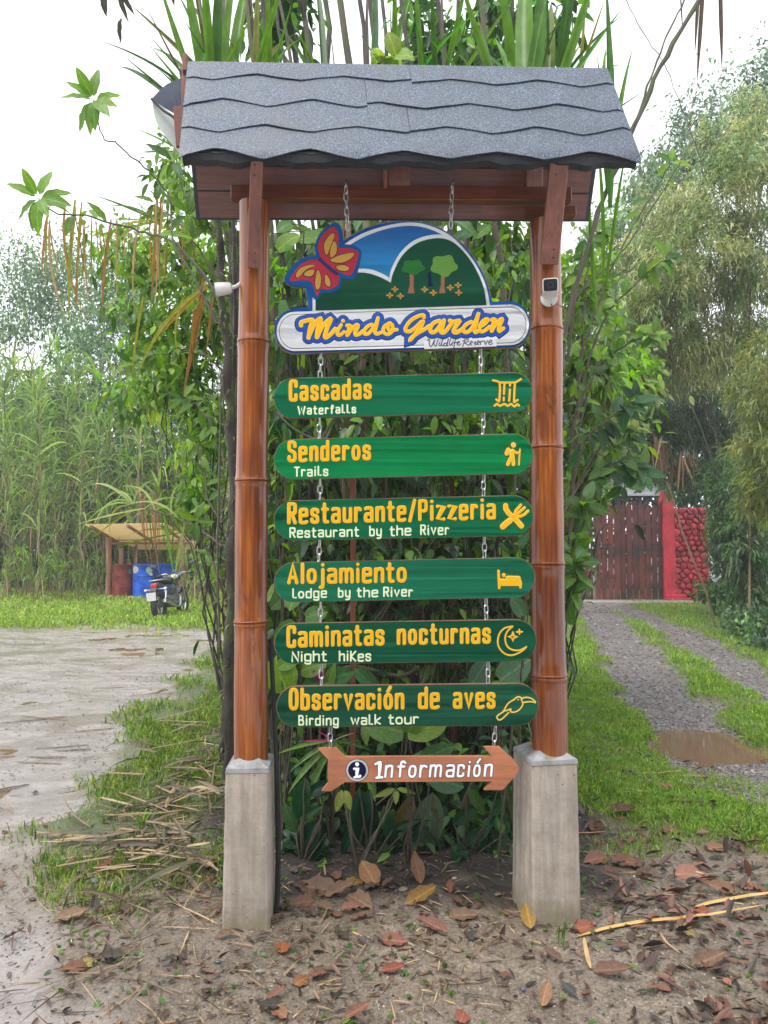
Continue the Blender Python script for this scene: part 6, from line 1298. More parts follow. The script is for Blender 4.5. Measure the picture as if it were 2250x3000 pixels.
bamboo('olive-yellow bamboo clump hanging over the track in front of the gate', 1700, 11, [(1400, 560, 11, 80, 80, 1.2), (1380, 700, 11, 80, 90, 1.2), (1480, 760, 11, 110, 90, 1.2), (1590, 720, 11, 110, 100, 1.2), (1440, 460, 11, 80, 80, 1)], 22000, OL[:4])
bamboo('dark grey-green bamboo clump above the red stone wall', 1620, 12.5, [(1500, 880, 12.5, 110, 80, 1), (1420, 960, 12.5, 90, 80, 1), (1600, 900, 12.5, 100, 90, 1), (1560, 1010, 12.5, 110, 80, 1), (1480, 1040, 12.5, 60, 50, 1), (1350, 860, 12.5, 90, 80, 1)], 24000, DG + FR2[:1])
bamboo('dark bamboo clump right of the red wall, down to the grass', 1640, 10, [(1600, 1050, 10, 70, 90, .8), (1640, 1160, 10, 70, 90, .8), (1580, 1170, 10, 50, 80, .8), (1650, 1280, 10, 60, 60, .7), (1590, 1100, 10, 50, 80, .8)], 14000, DG + FR2)
bamboo('near bamboo plume entering from the right edge', 1760, 6.5, [(1640, 850, 6.5, 60, 90, .6), (1640, 960, 6.5, 60, 70, .6), (1660, 1060, 6.5, 60, 80, .5), (1670, 760, 6.5, 50, 60, .5)], 5200, [(.24, .24, .07), (.14, .20, .05), (.18, .22, .07)], .16, .022)
tree('broadleaf_tree', 'pale fine-leaved tree at the upper right against the sky', 'tree', (sx(1600, 15), 15, 0), [(1560, 250, 15, 100, 80, 1.5), (1640, 180, 15, 80, 80, 1.5), (1480, 330, 15, 70, 70, 1.2), (1640, 330, 15, 80, 80, 1.2), (1420, 370, 15, 50, 50, 1)], 7000, .15, .06, [(.13, .20, .12), (.17, .24, .14), (.10, .16, .09)], rt=.07, rc=.24, droop=.3, twigs=4, clus=24)
tree('broadleaf_tree', 'dark tree behind the pavilion and gate', 'tree', (sx(1380, 24), 24, 0), [(1300, 900, 24, 90, 90, 2), (1390, 880, 24, 90, 80, 2), (1300, 1000, 24, 90, 50, 2), (1420, 1000, 23, 70, 60, 2), (1340, 760, 24, 90, 80, 2), (1480, 800, 24, 80, 80, 2)], 9000, .2, .09, [(.08, .13, .08), (.10, .16, .10), (.06, .10, .06)], rt=.1, rc=.28, clus=24, clear=clear_gate)
tree('shrub', 'leafy shrub at the foot of the red stone wall', 'shrub', (sx(1560, 13.5), 13.5, 0), [(1560, 1290, 13.5, 40, 32, .5), (1600, 1310, 12.5, 40, 28, .5)], 1300, .14, .07, FR2, 'broad', rt=.02, rc=.3)
tree('shrub', 'dark low shrub in the right grass near the edge', 'shrub', (sx(1640, 9), 9, 0), [(1630, 1350, 9, 50, 35, .5), (1660, 1400, 8, 40, 30, .4)], 1500, .10, .05, DG + FR2, 'broad', rt=.02, rc=.3)
tree('hanging_dry_foliage', 'bundle of dry pinkish leaves hanging above the gate', 'dry foliage', (sx(1410, 12), 12, 3.2), [(1410, 960, 12, 40, 25, .3), (1480, 990, 12, 20, 25, .2)], 90, .6, .03, [DRY, TAN, (.30, .19, .12)], 'strap', hang=2.5, trunk=False, mt=M_DEAD, clus=5, droop=.2)
# leaning thin bamboo poles on the right
for a, b, lab in (((1545, 1320, 11), (1440, 1040, 11), 'thin dark stem leaning right of the stone wall'), ((1620, 1310, 9.5), (1600, 900, 9.5), 'thin green stem near the right edge')):
    p0, p1 = atd(*a), atd(*b); p0[2] = 0; t = thing('leaning_bamboo', lab, 'bamboo', p0); m = MB(); m.tube(wob(p0, p1, 10, .02) - p0, np.linspace(.022, .012, 10), 6); m.build('stem', M_STEM, t, True)
# ---- right broadleaf shrub beside the right post (leaves as single parts)
def branch(name, lab, cat, pts, r0, r1, n, size, cols, me=None, grp=None, start=.25, spread=1.0, hang=.25, bark=None, tip=0, wscale=1.0, face=True, amp=.01):
    P0 = [atd(*p) for p in pts]; P = np.array(catmull(P0, 5)); o = P[0].copy(); P = P + rng.normal(0, amp, P.shape) * np.linspace(0, 1, len(P))[:, None]; t = thing(name, lab, cat, o, 0, grp)
    m = MB(); m.tube(P - o, np.linspace(r0, r1, len(P)), 7); m.build('branch', bark or M_TWIG, t, True); me = me or LF_BROAD
    for i in range(n):
        q = start + (1 - start) * (i + random.random()) / n; j = q * (len(P) - 1); k = min(int(j), len(P) - 2); p = P[k] + (P[k + 1] - P[k]) * (j - k); d = unit(P[min(k + 1, len(P) - 1)] - P[k])
        dd = unit(d * .5 + rng.normal(0, .75 * spread, 3) + [0, 0, -hang]); c = pal(1, *cols, jit=.18)[0]
        put_leaf('leaf', me if not isinstance(me, list) else random.choice(me), t, p - o + dd * .004, dd, size * random.uniform(.65, 1.2), c, random.uniform(-.6, .6), wscale, (0, -.8 if face else 0, .8))
    for i in range(tip):
        a = 2 * math.pi * i / tip + random.uniform(-.25, .25); dd = unit(np.array([math.cos(a), -.25 + .5 * math.sin(a * 2), math.sin(a) - .1]))
        put_leaf('leaf', me if not isinstance(me, list) else random.choice(me), t, P[-1] - o + dd * size * .10, dd, size * random.uniform(.85, 1.15), pal(1, *cols, jit=.12)[0], random.uniform(-.3, .3), wscale, (0, -1, .35))
    return t
RS = [((1228, 1230, 2.2), (1240, 1000, 2.2), (1280, 820, 2.3), (1330, 690, 2.4)), ((1232, 1150, 2.4), (1250, 900, 2.4), (1300, 700, 2.5), (1400, 590, 2.5), (1440, 560, 2.5)), ((1228, 1100, 1.8), (1260, 960, 1.8), (1320, 900, 1.8), (1370, 870, 1.8)), ((1226, 1150, 1.9), (1270, 1040, 1.9), (1330, 1000, 1.9), (1385, 1010, 1.9)),
      ((1228, 1000, 2.2), (1250, 840, 2.2), (1260, 680, 2.2), (1270, 520, 2.2)), ((1228, 940, 2.6), (1290, 800, 2.6), (1360, 740, 2.6), (1410, 720, 2.6)), ((1225, 1300, 1.6), (1235, 1200, 1.6), (1250, 1130, 1.6), (1262, 1080, 1.6)), ((1222, 1320, 1.5), (1232, 1270, 1.5), (1246, 1210, 1.5)),
      ((1228, 900, 2.9), (1280, 690, 2.9), (1350, 520, 3.0), (1450, 350, 3.0)), ((1226, 780, 2.4), (1245, 620, 2.4), (1260, 540, 2.4), (1300, 500, 2.4)), ((1228, 1080, 3.0), (1300, 960, 3.0), (1360, 930, 3.0), (1340, 1050, 3.0))]
wh_ = ['lowest bright branch beside the right post', 'long branch reaching far right at the height of the carved sign', 'branch of large leaves level with the Senderos board', 'branch of long leaves drooping toward the red gate', 'upright leafy branch hugging the right post', 'branch with yellow-green tip right of the camera', 'short leafy shoot beside the right post above the drive', 'lowest shoot beside the right post', 'thin branch rising to a dark leaf cluster below the roof corner', 'leafy branch beneath the right end of the roof', 'back branch with drooping leaves over the gate']
for i, (b, lab) in enumerate(zip(RS, wh_)):
    branch('leafy_branch', lab, 'branch', b, .012, .004, 26 if i != 8 else 12, .15 if i not in (0, 4, 9) else .12, (FRESH, MID, (.09, .2, .04), LIME) if i not in (2, 3, 10) else (MID, DARK, (.06, .16, .06), FRESH), grp='leafy branches right of the right post', spread=.9, hang=.45, tip=5)
tree('shrub', 'mixed green shrub filling behind the right post', 'shrub', (sx(1205, 3.6), 3.6, 0), [(1260, 640, 3.6, 50, 90, .5), (1290, 800, 3.6, 70, 90, .5), (1290, 960, 3.6, 80, 80, .5), (1250, 1080, 3.6, 40, 80, .4), (1235, 1200, 3.4, 22, 80, .3), (1380, 820, 4.2, 50, 60, .4)], 4200, .11, .05, [FRESH, LIME, (.13, .24, .06), (.18, .26, .08), (.24, .28, .09)], 'broad', rt=.009, clus=18, rc=.3, twigs=1, clear=clear_gate)
# long bare branches on the right
for pts, r0, r1, lab in (([(1212, 800, 1.4), (1225, 690, 1.4), (1262, 560, 1.4), (1310, 410, 1.4), (1372, 270, 1.4), (1440, 120, 1.4), (1530, -30, 1.4)], .015, .014, 'long dark branch slanting from the right post up out of the picture'), ([(1372, 270, 1.45), (1405, 170, 1.45), (1450, 60, 1.45), (1490, -20, 1.45)], .007, .005, 'thin fork of the long slanting branch'), ([(1225, 690, 1.5), (1245, 640, 1.5), (1330, 560, 1.6), (1390, 480, 1.6), (1470, 350, 1.6)], .007, .004, 'thin side branch ending in a small leaf cluster'),
      ([(1345, -10, 2.0), (1400, 90, 2.0), (1440, 150, 2.0), (1490, 280, 2.0), (1530, 400, 2.0)], .003, .003, 'thin wire-like vine across the sky at the upper right')):
    P = np.array(catmull([atd(*p) for p in pts], 6)); o = P[0].copy(); P += rng.normal(0, .004, P.shape); t = thing('bare_branch', lab, 'branch', o, 0, 'bare branches at the upper right'); m = MB(); m.tube(P - o, np.linspace(r0, r1, len(P)) * (1 + .15 * np.sin(np.arange(len(P)) * 1.7)), 8); m.build('branch', M_BARKL, t, True)
t = thing('hanging_leaves', 'long dry strap leaves hanging into the sky from above at the upper right', 'hanging leaves', atd(1530, -40, 1.6))
o = np.array(t.location)
for x0, y0, x1, y1, sz in ((1555, -60, 1560, 155, 1), (1520, -40, 1505, 180, 1), (1512, -60, 1500, 120, 1), (1470, -10, 1475, 70, 1)):
    a, b = atd(x0, y0, 1.6), atd(x1, y1, 1.6); put_leaf('leaf', LF_STRAPS[0], t, a - o, b - a, np.linalg.norm(b - a), (.10, .07, .05), .4, .45, (0, -1, 0))
# ---- near left tree: dark trunks by the left post and its branches
def trunk(lab, pts, r0, r1, mt, grp=None, name='slender_tree', moss=0):
    P0 = [atd(*p) for p in pts]; P = np.array(catmull(P0, 5)); P[1:-1] += rng.normal(0, r0 * .25, (len(P) - 2, 3)); o = P[0].copy(); t = thing(name, lab, 'trunk', o, 0, grp)
    m = MB(); m.tube(P - o, np.linspace(r0, r1, len(P)) * (1 + .12 * np.sin(np.arange(len(P)) * 2.1)), 9); m.build('trunk', mt, t, True)
    if moss:
        j = rng.integers(0, len(P), moss); k = rng.normal(0, 1, (moss, 3)); k[:, 2] *= .3; k = unit(k); pp = P[j] + k * r0 * .9 + np.array([0, 0, 1]) * rng.uniform(-.08, .08, (moss, 1)); tag(link('moss', tri_mesh('moss', [leaf_arrays(pp - o, k + rdir(moss, -.5), rng.uniform(.015, .05, moss), .010, pal(moss, (.10, .12, .03), (.06, .08, .025), (.16, .16, .07)), 'small', .4)], M_LEAF), t), kind='stuff')
    return t
trunk('dark crooked trunk just left of the left post', [(492, 1680, .55), (496, 1500, .5), (500, 1300, .5), (504, 1100, .5), (496, 880, .5), (486, 700, .5), (474, 560, .5), (466, 440, .5)], .028, .017, M_BARK, moss=420)
trunk('mossy trunk half hidden behind the left post', [(508, 1660, .8), (512, 1400, .8), (508, 1150, .8), (512, 900, .8), (512, 500, .8)], .030, .022, M_BARK, moss=500)
trunk('second dark stem twisting along the left post', [(484, 1640, .6), (486, 1480, .6), (498, 1330, .6), (492, 1180, .6), (506, 1050, .6), (500, 900, .6), (508, 700, .6), (500, 420, .6)], .016, .009, M_BARK, moss=200)
trunk('pale thin stem left of the left post at waist height', [(474, 1400, .9), (470, 1200, .9), (474, 1000, .9), (478, 800, .9)], .007, .005, M_BARKL)
brs = [('branch carrying the upper whorl of backlit leaves against the sky', [(468, 700, .9), (420, 600, 1.0), (375, 520, 1.1), (366, 430, 1.2), (322, 370, 1.2), (262, 320, 1.2), (222, 290, 1.2), (204, 232, 1.2)], .007, .003, 0, .175, 10),
 ('branch carrying the lower whorl of backlit leaves at the left edge', [(470, 640, .9), (430, 580, 1.0), (370, 520, 1.1), (300, 500, 1.2), (200, 470, 1.2), (130, 460, 1.2), (78, 432, 1.2)], .009, .003, 6, .185, 9)]
for lab, pts, r0, r1, n, sz, tp in brs: branch('leafy_branch', lab, 'branch', pts, r0, r1, n, sz, ((.20, .36, .04), (.15, .30, .03), (.17, .30, .05)), LF_BROAD, 'branches left of the left post', start=.3, tip=tp, hang=.2, wscale=.85, bark=M_BARK)
LB = [([(470, 520, 1.4), (440, 470, 1.5), (400, 420, 1.6), (380, 350, 1.7)], 22, .17, 'bright leafy branch just under the left end of the roof'), ([(470, 600, 1.6), (430, 540, 1.8), (380, 480, 1.9), (330, 440, 2.0)], 22, .14, 'leafy branch reaching up left beside the roof'), ([(475, 700, 1.6), (440, 640, 1.8), (380, 600, 2.0), (320, 620, 2.0)], 26, .13, 'leafy branch left of the bullet camera'), ([(480, 800, 1.8), (430, 760, 2.0), (360, 760, 2.1), (290, 790, 2.2)], 28, .13, 'spreading branch of small bright leaves left of the carved sign'),
      ([(485, 1010, 1.5), (470, 940, 1.6), (430, 880, 1.7), (400, 860, 1.8)], 20, .12, 'branch with leaves level with the Cascadas board left of the post'), ([(480, 1130, 1.4), (450, 1080, 1.5), (440, 1020, 1.6), (430, 960, 1.7)], 16, .12, 'low leafy branch left of the post by the Senderos board'), ([(488, 1300, 1.2), (465, 1230, 1.2), (445, 1180, 1.3), (425, 1120, 1.3)], 12, .11, 'small green shoot left of the post above the motorcycle'), ([(480, 540, 1.3), (470, 480, 1.3), (440, 440, 1.4), (400, 460, 1.4)], 14, .18, 'branch of broad lime leaves at the left roof corner')]
for pts, n, sz, lab in LB: branch('leafy_branch', lab, 'branch', pts, .008, .003, n, sz, (LIME, FRESH, (.12, .24, .03), MID), LF_BROAD, 'branches left of the left post', start=.15, tip=5, hang=.35, wscale=.8)
tree('broadleaf_shrub', 'bright green small-leaved foliage left of the left post', 'shrub', (sx(500, 3.4), 3.4, 0), [(300, 560, 3.6, 70, 60, .5), (470, 640, 3.2, 40, 120, .4), (400, 560, 3.4, 90, 70, .6), (330, 700, 3.6, 80, 60, .6), (420, 720, 3.4, 70, 90, .6), (370, 830, 3.6, 90, 60, .6), (440, 920, 3.4, 60, 80, .5), (430, 1060, 3.4, 45, 60, .4), (300, 860, 4.2, 60, 50, .5), (390, 380, 3.4, 60, 60, .5)], 4600, .10, .045, [LIME, (.26, .38, .07), FRESH, (.15, .28, .05), MID], 'broad', rt=.010, clus=20, rc=.28, twigs=1)
# hanging and arching strap leaves on the left
def straps(lab, items, Y, grp=None, name='hanging_strap_leaves'):
    o = atd(items[0][0], items[0][1], Y); t = thing(name, lab, 'strap leaves', o, 0, grp)
    for x0, y0, x1, y1, c, k, w_ in items:
        a, b = atd(x0, y0, Y + random.uniform(-.2, .2)), atd(x1, y1, Y + random.uniform(-.1, .1)); put_leaf('leaf', LF_STRAPS[k], t, a - o, b - a, np.linalg.norm(b - a), c, random.uniform(-.5, .5), w_, (0, -.7, .5))
    return t
cD = lambda: random.choice([DRY, TAN, (.36, .24, .08), (.30, .30, .06), (.22, .15, .08)]); cG = lambda: random.choice([FRESH, LIME, (.10, .2, .05), YEL])
_hx = []
for cx in (105, 150, 182, 215, 238, 262, 290, 330, 352, 395, 420):
    for _ in range(random.randint(2, 6)): _hx.append(cx + random.gauss(0, 9))
straps('dry brown strap leaves dangling from the left branch against the sky', [(x, 462 + 26 * math.sin(x / 31) + random.uniform(-14, 26), x + random.gauss(-6, 14), 520 + random.uniform(0, 190), cD(), random.choice([0, 0, 1]), random.uniform(.14, .34)) for x in _hx], 1.9)
t = thing('arching_cane', 'thin cane with pale arching leaves drooping over the shelter roof', 'cane', atd(480, 1180, 2.2)); o = np.array(t.location); P = np.array(catmull([atd(480, 1180, 2.2), atd(440, 1150, 2.6), atd(370, 1115, 3.2), atd(288, 1092, 3.6)], 5)); m = MB(); m.tube(P - o, np.linspace(.010, .005, len(P)), 6); m.build('stem', M_TWIG, t, True)
for q, (dx, dz), L_, w_ in ((1, (-.9, .55), .62, .5), (1, (-.8, .25), .66, .5), (1, (-1, .05), .6, .45), (1, (-.5, .8), .55, .5), (1, (.1, .9), .5, .45), (.9, (.6, .7), .55, .5), (.8, (.9, .5), .6, .5), (.7, (.7, .8), .5, .45), (.85, (-.3, .8), .6, .5), (.95, (-.7, -.5), .5, .4), (.75, (.2, -.9), .55, .5), (.6, (-.6, .7), .6, .5), (.55, (-.2, -1), .5, .5), (.9, (-.95, -.2), .6, .4), (1, (-.7, .75), .7, .45), (.7, (-.1, 1), .5, .4)):
    p_ = P[int(q * (len(P) - 1))] - o; put_leaf('leaf', LF_STRAPS[2 if dz > 0 else 0], t, p_, (dx, random.uniform(-.3, .3), dz), L_, random.choice([(.30, .42, .14), (.22, .36, .08), (.36, .44, .16), YEL]), random.uniform(-.4, .4), w_, (0, -.6, .8))
straps('green strap leaves fanning up left of the roof', [(300 + random.uniform(-10, 60), 480, random.uniform(180, 300), random.uniform(370, 520), cG(), random.choice([0, 1]), .35) for _ in range(14)] + [(395, 330, 300 + random.uniform(-20, 60), 260 + random.uniform(0, 90), cG(), 0, .4) for _ in range(8)], 2.2)
straps('long yellow-green strap leaves arching left below the bullet camera', [(455, 615, 215, 770, YEL, 1, .55), (450, 620, 320, 740, (.34, .20, .05), 0, .5), (455, 640, 340, 700, FRESH, 1, .5), (440, 640, 400, 830, (.36, .19, .06), 0, .6), (420, 660, 415, 800, (.34, .2, .06), 0, .5), (460, 640, 445, 760, (.40, .20, .07), 0, .5), (400, 640, 330, 790, YEL, 1, .4), (470, 600, 500, 800, (.26, .16, .09), 0, .5), (440, 600, 395, 860, DRY, 0, .4), (310, 640, 280, 820, YEL, 0, .35)], 1.6)
straps('pale brown strap leaves hanging in front of the drums', [(x, 1080 + 15 * math.sin(x), x + random.uniform(-6, 22), 1200 + random.uniform(-20, 50), random.choice([(.40, .22, .15), (.44, .27, .18), (.34, .19, .12), FRESH]), 0, .22) for x in np.linspace(300, 375, 13)] + [(400, 1150, 300, 1060, cG(), 1, .25), (400, 1150, 240, 1120, YEL, 1, .22), (400, 1150, 190, 1180, cG(), 1, .2), (405, 1150, 270, 1020, cG(), 0, .25), (410, 1160, 320, 1020, cG(), 0, .25), (430, 1110, 390, 1000, cG(), 0, .25), (405, 1140, 340, 1240, YEL, 1, .2), (400, 1140, 460, 1060, cG(), 1, .2), (400, 1150, 350, 1330 - 100, YEL, 0, .22)], 4.0)
# ---- thicket behind the boards
TR = [  # bottom x, x at the top of the photo, Y, radius px, pale?, moss
 (612, 605, 1.3, 13, 0, 60), (655, 640, 1.9, 9, 1, 60), (690, 720, 1.5, 15, 1, 300), (735, 800, 2.3, 9, 0, 60), (770, 760, 1.8, 11, 0, 80), (800, 725, 1.2, 10, 0, 60), (835, 830, 2.6, 14, 0, 100), (865, 800, 1.6, 9, 1, 80), (900, 870, 2.1, 15, 0, 150), (940, 985, 1.5, 18, 1, 120), (960, 1040, 2.4, 12, 0, 80), (985, 1075, 1.7, 16, 1, 160), (1010, 1110, 2.8, 10, 0, 60), (1040, 1165, 1.4, 11, 0, 200), (1075, 1270, 2.2, 13, 0, 100), (1100, 1290, 1.3, 7, 1, 40), (1120, 1345, 2.9, 10, 0, 60), (1140, 1400, 1.8, 13, 1, 120), (925, 1425, 2.5, 12, 1, 100), (700, 570, 2.0, 12, 0, 80), (1060, 1500, 2.6, 11, 0, 60), (820, 940, 3.2, 14, 0, 50)]
for i, (xb, xt, Y, r, pale, mo_) in enumerate(sorted(TR)):
    xt_ = xt if xt < 700 else xt / D
    q = gd(xb, 1700); q = np.array([sx(xb, Y), Y, -.05]); tp = atd(xt / D, -60, Y); n = 14; P = wob(q, tp, n, .012, (random.uniform(-.08, .08), 0, 0)); t = thing('slender_tree', 'thicket trunk, %s from the left among those seen between the boards' % ['first', 'second', 'third', 'fourth', 'fifth', 'sixth', 'seventh', 'eighth', 'ninth', 'tenth', 'eleventh', 'twelfth', 'thirteenth', 'fourteenth', 'fifteenth', 'sixteenth', 'seventeenth', 'eighteenth', 'nineteenth', 'twentieth', 'twenty-first', 'twenty-second'][i], 'trunk', q, 0, 'trunks in the thicket behind the boards')
    rm = px2m(r, Y) * .5; m = MB(); m.tube(P - q, np.linspace(rm * 1.3, rm * .85, n) * (1 + .1 * np.sin(np.arange(n) * 1.9)), 9); m.build('trunk', M_BARKL if pale else M_BARK, t, True)
    j = rng.random(mo_) * .6; pp = np.stack([np.interp(j, np.linspace(0, 1, n), P[:, k]) for k in range(3)], 1); k = unit(rng.normal(0, 1, (mo_, 3)) * [1, 1, .3]); tag(link('moss', tri_mesh('moss', [leaf_arrays(pp - q + k * rm, k + rdir(mo_, -.6), rng.uniform(.015, .06, mo_), .010, pal(mo_, (.10, .12, .03), (.05, .08, .02), (.18, .18, .08)), 'small', .4)], M_LEAF), t), kind='stuff')
# red-brown timber post behind the boards
for x, y0, y1, Y, lab in ((975, 1290 / D, 640 / D, 1.25, 'red-brown timber stake showing above and below the Cascadas board'), (763, 1090, 1000, .8, 'short red-brown stake between the Senderos and Restaurante boards')):
    a = atd(x, 1110 if x > 900 else 1140, Y); b = atd(x, 700 if x > 900 else 1010, Y); a[2] = -.05; t = thing('timber_stake', lab, 'stake', a); m = MB(); m.bar((0, 0, 0), b - a, .026, .024); m.build('stake', M_WOODV, t)
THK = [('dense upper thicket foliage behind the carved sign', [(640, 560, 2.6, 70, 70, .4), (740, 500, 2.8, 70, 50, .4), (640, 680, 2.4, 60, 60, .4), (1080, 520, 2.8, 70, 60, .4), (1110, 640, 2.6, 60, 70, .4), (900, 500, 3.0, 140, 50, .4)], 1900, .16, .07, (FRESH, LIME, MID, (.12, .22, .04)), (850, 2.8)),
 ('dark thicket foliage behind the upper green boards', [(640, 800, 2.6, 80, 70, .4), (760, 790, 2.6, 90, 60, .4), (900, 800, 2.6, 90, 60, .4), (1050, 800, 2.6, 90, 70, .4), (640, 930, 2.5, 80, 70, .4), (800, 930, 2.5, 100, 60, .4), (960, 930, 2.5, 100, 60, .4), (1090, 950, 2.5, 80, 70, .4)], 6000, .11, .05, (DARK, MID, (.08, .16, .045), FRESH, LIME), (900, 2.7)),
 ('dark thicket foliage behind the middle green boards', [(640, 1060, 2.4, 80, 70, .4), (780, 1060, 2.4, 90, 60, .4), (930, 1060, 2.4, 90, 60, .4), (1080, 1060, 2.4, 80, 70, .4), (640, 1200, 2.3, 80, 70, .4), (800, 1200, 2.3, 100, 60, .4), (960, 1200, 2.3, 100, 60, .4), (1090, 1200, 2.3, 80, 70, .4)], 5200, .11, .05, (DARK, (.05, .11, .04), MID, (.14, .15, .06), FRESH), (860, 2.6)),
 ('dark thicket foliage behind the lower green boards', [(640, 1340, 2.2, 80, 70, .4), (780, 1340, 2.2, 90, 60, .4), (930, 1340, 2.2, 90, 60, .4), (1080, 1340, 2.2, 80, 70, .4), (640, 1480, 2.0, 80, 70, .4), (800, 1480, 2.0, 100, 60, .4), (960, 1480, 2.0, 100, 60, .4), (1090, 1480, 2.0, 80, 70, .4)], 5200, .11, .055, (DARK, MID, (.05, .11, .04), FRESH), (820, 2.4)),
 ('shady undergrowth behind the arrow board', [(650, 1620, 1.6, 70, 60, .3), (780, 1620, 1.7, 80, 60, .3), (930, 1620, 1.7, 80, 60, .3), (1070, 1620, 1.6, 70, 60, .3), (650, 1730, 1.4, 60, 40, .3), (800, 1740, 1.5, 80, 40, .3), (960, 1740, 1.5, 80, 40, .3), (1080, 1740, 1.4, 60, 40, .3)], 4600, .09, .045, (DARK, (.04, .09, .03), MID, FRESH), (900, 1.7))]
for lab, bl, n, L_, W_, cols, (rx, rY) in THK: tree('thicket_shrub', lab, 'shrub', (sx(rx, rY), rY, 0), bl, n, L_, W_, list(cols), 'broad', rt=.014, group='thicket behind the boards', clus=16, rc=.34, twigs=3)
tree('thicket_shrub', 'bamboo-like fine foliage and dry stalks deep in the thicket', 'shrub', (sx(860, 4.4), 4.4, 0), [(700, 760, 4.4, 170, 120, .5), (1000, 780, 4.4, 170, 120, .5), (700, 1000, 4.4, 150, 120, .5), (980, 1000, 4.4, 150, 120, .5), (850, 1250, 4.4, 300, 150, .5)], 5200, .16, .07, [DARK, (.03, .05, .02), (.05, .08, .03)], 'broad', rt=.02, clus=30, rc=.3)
n = 130; P = np.stack([rng.uniform(-.7, .75, n), rng.uniform(1.2, 3.0, n), np.zeros(n)], 1); A = rdir(n, 3, .35)
tag(link('dry_stalks', tri_mesh('dry_stalks', [leaf_arrays(P, A, rng.uniform(.8, 3.4, n), .018, pal(n, (.07, .055, .04), (.12, .10, .06), (.045, .035, .025), (.16, .14, .08)), 'strap', rng.normal(.05, .15, n), .9)], M_DEAD)), 'countless dry stalks and vines standing in the thicket', 'dry stalks', kind='stuff')
n = 260; P = np.stack([rng.uniform(-.55, .75, n), rng.uniform(1.0, 2.6, n), rng.uniform(.1, 2.6, n)], 1); A = rdir(n, .2, 1); A[:, 0] *= .6
tag(link('vine_tangle', tri_mesh('vine_tangle', [leaf_arrays(P, A, rng.uniform(.3, .8, n), .010, pal(n, (.07, .06, .04), (.16, .14, .10), (.07, .09, .035)), 'strap', rng.normal(.2, .4, n), .9)], M_DEAD)), 'tangled thin vines between the thicket trunks', 'vines', kind='stuff')
# large single leaves between the boards and at the bottom: x0, y0 base, x1, y1 tip (wide view), mesh, colour, width
def plant(lab, base, Y, items, stemc=M_TWIG, grp=None, name='broadleaf_plant'):
    b = np.array([sx(base, Y), Y, 0.0]); t = thing(name, lab, 'plant', b, 0, grp)
    for x0, y0, x1, y1, me, c, w_ in items:
        p0, p1 = atd(x0, y0, Y), atd(x1, y1, Y - .04); m = MB(); st = wob(b, p0, 6, .05, (0, -.03, .02)) - b; m.tube(st, np.linspace(.006, .003, 6), 6); m.build('stalk', stemc, t, True)
        put_leaf('leaf', me, t, p0 - b, p1 - p0, np.linalg.norm(p1 - p0) * 1.1, c, random.uniform(-.15, .15), w_, (random.uniform(-.2, .2), -1, .35))
    return t
HOLES = leaf_single('leaf', M_LEAFO, 1, .5, 14, .12, .15, holes={13, 22, 30, 27, 38, 34})
SPL = leaf_single('leaf', M_LEAFO, 1, .42, 12, .3, .35)
plant('large grey-green hanging leaf with insect holes under the arrow board', 945, .62, [(935, 1712, 920, 1848, HOLES, (.12, .19, .12), .86)])
plant('withered brown leaf hanging beside the holed leaf', 890, .66, [(893, 1718, 852, 1802, SPL, (.24, .16, .06), .8)])
DKG = (.012, .06, .028); DK2 = (.02, .09, .03)
plant('glossy dark-leaved plant in the lower left of the thicket', 655, .55, [(690, 1770, 628, 1865, SPL, DKG, .9), (660, 1680, 640, 1780, SPL, DK2, .9), (720, 1690, 650, 1720, SPL, DKG, .8), (650, 1765, 690, 1745, SPL, DK2, .8), (640, 1800, 612, 1740, SPL, (.05, .12, .04), .8), (705, 1800, 660, 1880, SPL, DKG, .6)])
plant('glossy dark-leaved plant in the middle below the arrow board', 800, .6, [(775, 1705, 805, 1850, SPL, DKG, .95), (800, 1705, 770, 1800, SPL, DKG, .8), (835, 1820, 822, 1905, SPL, (.05, .17, .05), .95), (850, 1790, 905, 1770, SPL, DK2, .6), (840, 1845, 920, 1830, SPL, DKG, .5), (900, 1770, 870, 1860, SPL, DKG, .7), (830, 1740, 850, 1830, SPL, DK2, .8), (760, 1790, 735, 1850, SPL, DKG, .8)])
plant('small-leaved green plant right of the holed leaf', 1000, .6, [(980, 1780, 1035, 1740, SPL, DK2, .9), (1000, 1820, 1060, 1790, SPL, (.04, .12, .05), .9), (980, 1828, 985, 1885, LF_BROAD, (.09, .22, .06), 1), (1040, 1850, 1045, 1810, SPL, DK2, .9), (1060, 1760, 1095, 1730, SPL, DK2, .9), (1095, 1800, 1060, 1850, SPL, (.03, .09, .03), .9), (960, 1870, 955, 1905, LF_HEART, LIME, .9), (1010, 1700, 1050, 1760, SPL, MID, .8), (1085, 1690, 1110, 1770, SPL, MID, .8)])
plant('pair of drooping pale yellow young leaves under the arrow board', 772, .5, [(740, 1706, 727, 1752, LF_BROAD, (.36, .44, .10), 1), (745, 1706, 757, 1748, LF_BROAD, (.34, .42, .08), 1)], M_BARKL)
plant('small pale shoot under the middle of the arrow board', 775, .5, [(856, 1706, 855, 1735, LF_BROAD, (.30, .42, .08), 1), (853, 1703, 812, 1722, LF_NARROW, (.30, .40, .08), 1), (858, 1703, 893, 1712, LF_NARROW, (.30, .40, .08), 1)], M_BARKL)
plant('two wide pale-green leaves just under the Observación board', 885, .5, [(872, 1582, 790, 1560, LF_HEART, (.14, .28, .07), .9), (880, 1582, 960, 1560, LF_HEART, (.22, .36, .05), .85), (880, 1585, 905, 1545, LF_HEART, FRESH, .9), (905, 1640, 980, 1612, LF_BROAD, (.08, .2, .06), 1), (930, 1680, 1000, 1700, LF_HEART, (.10, .20, .10), .8)])
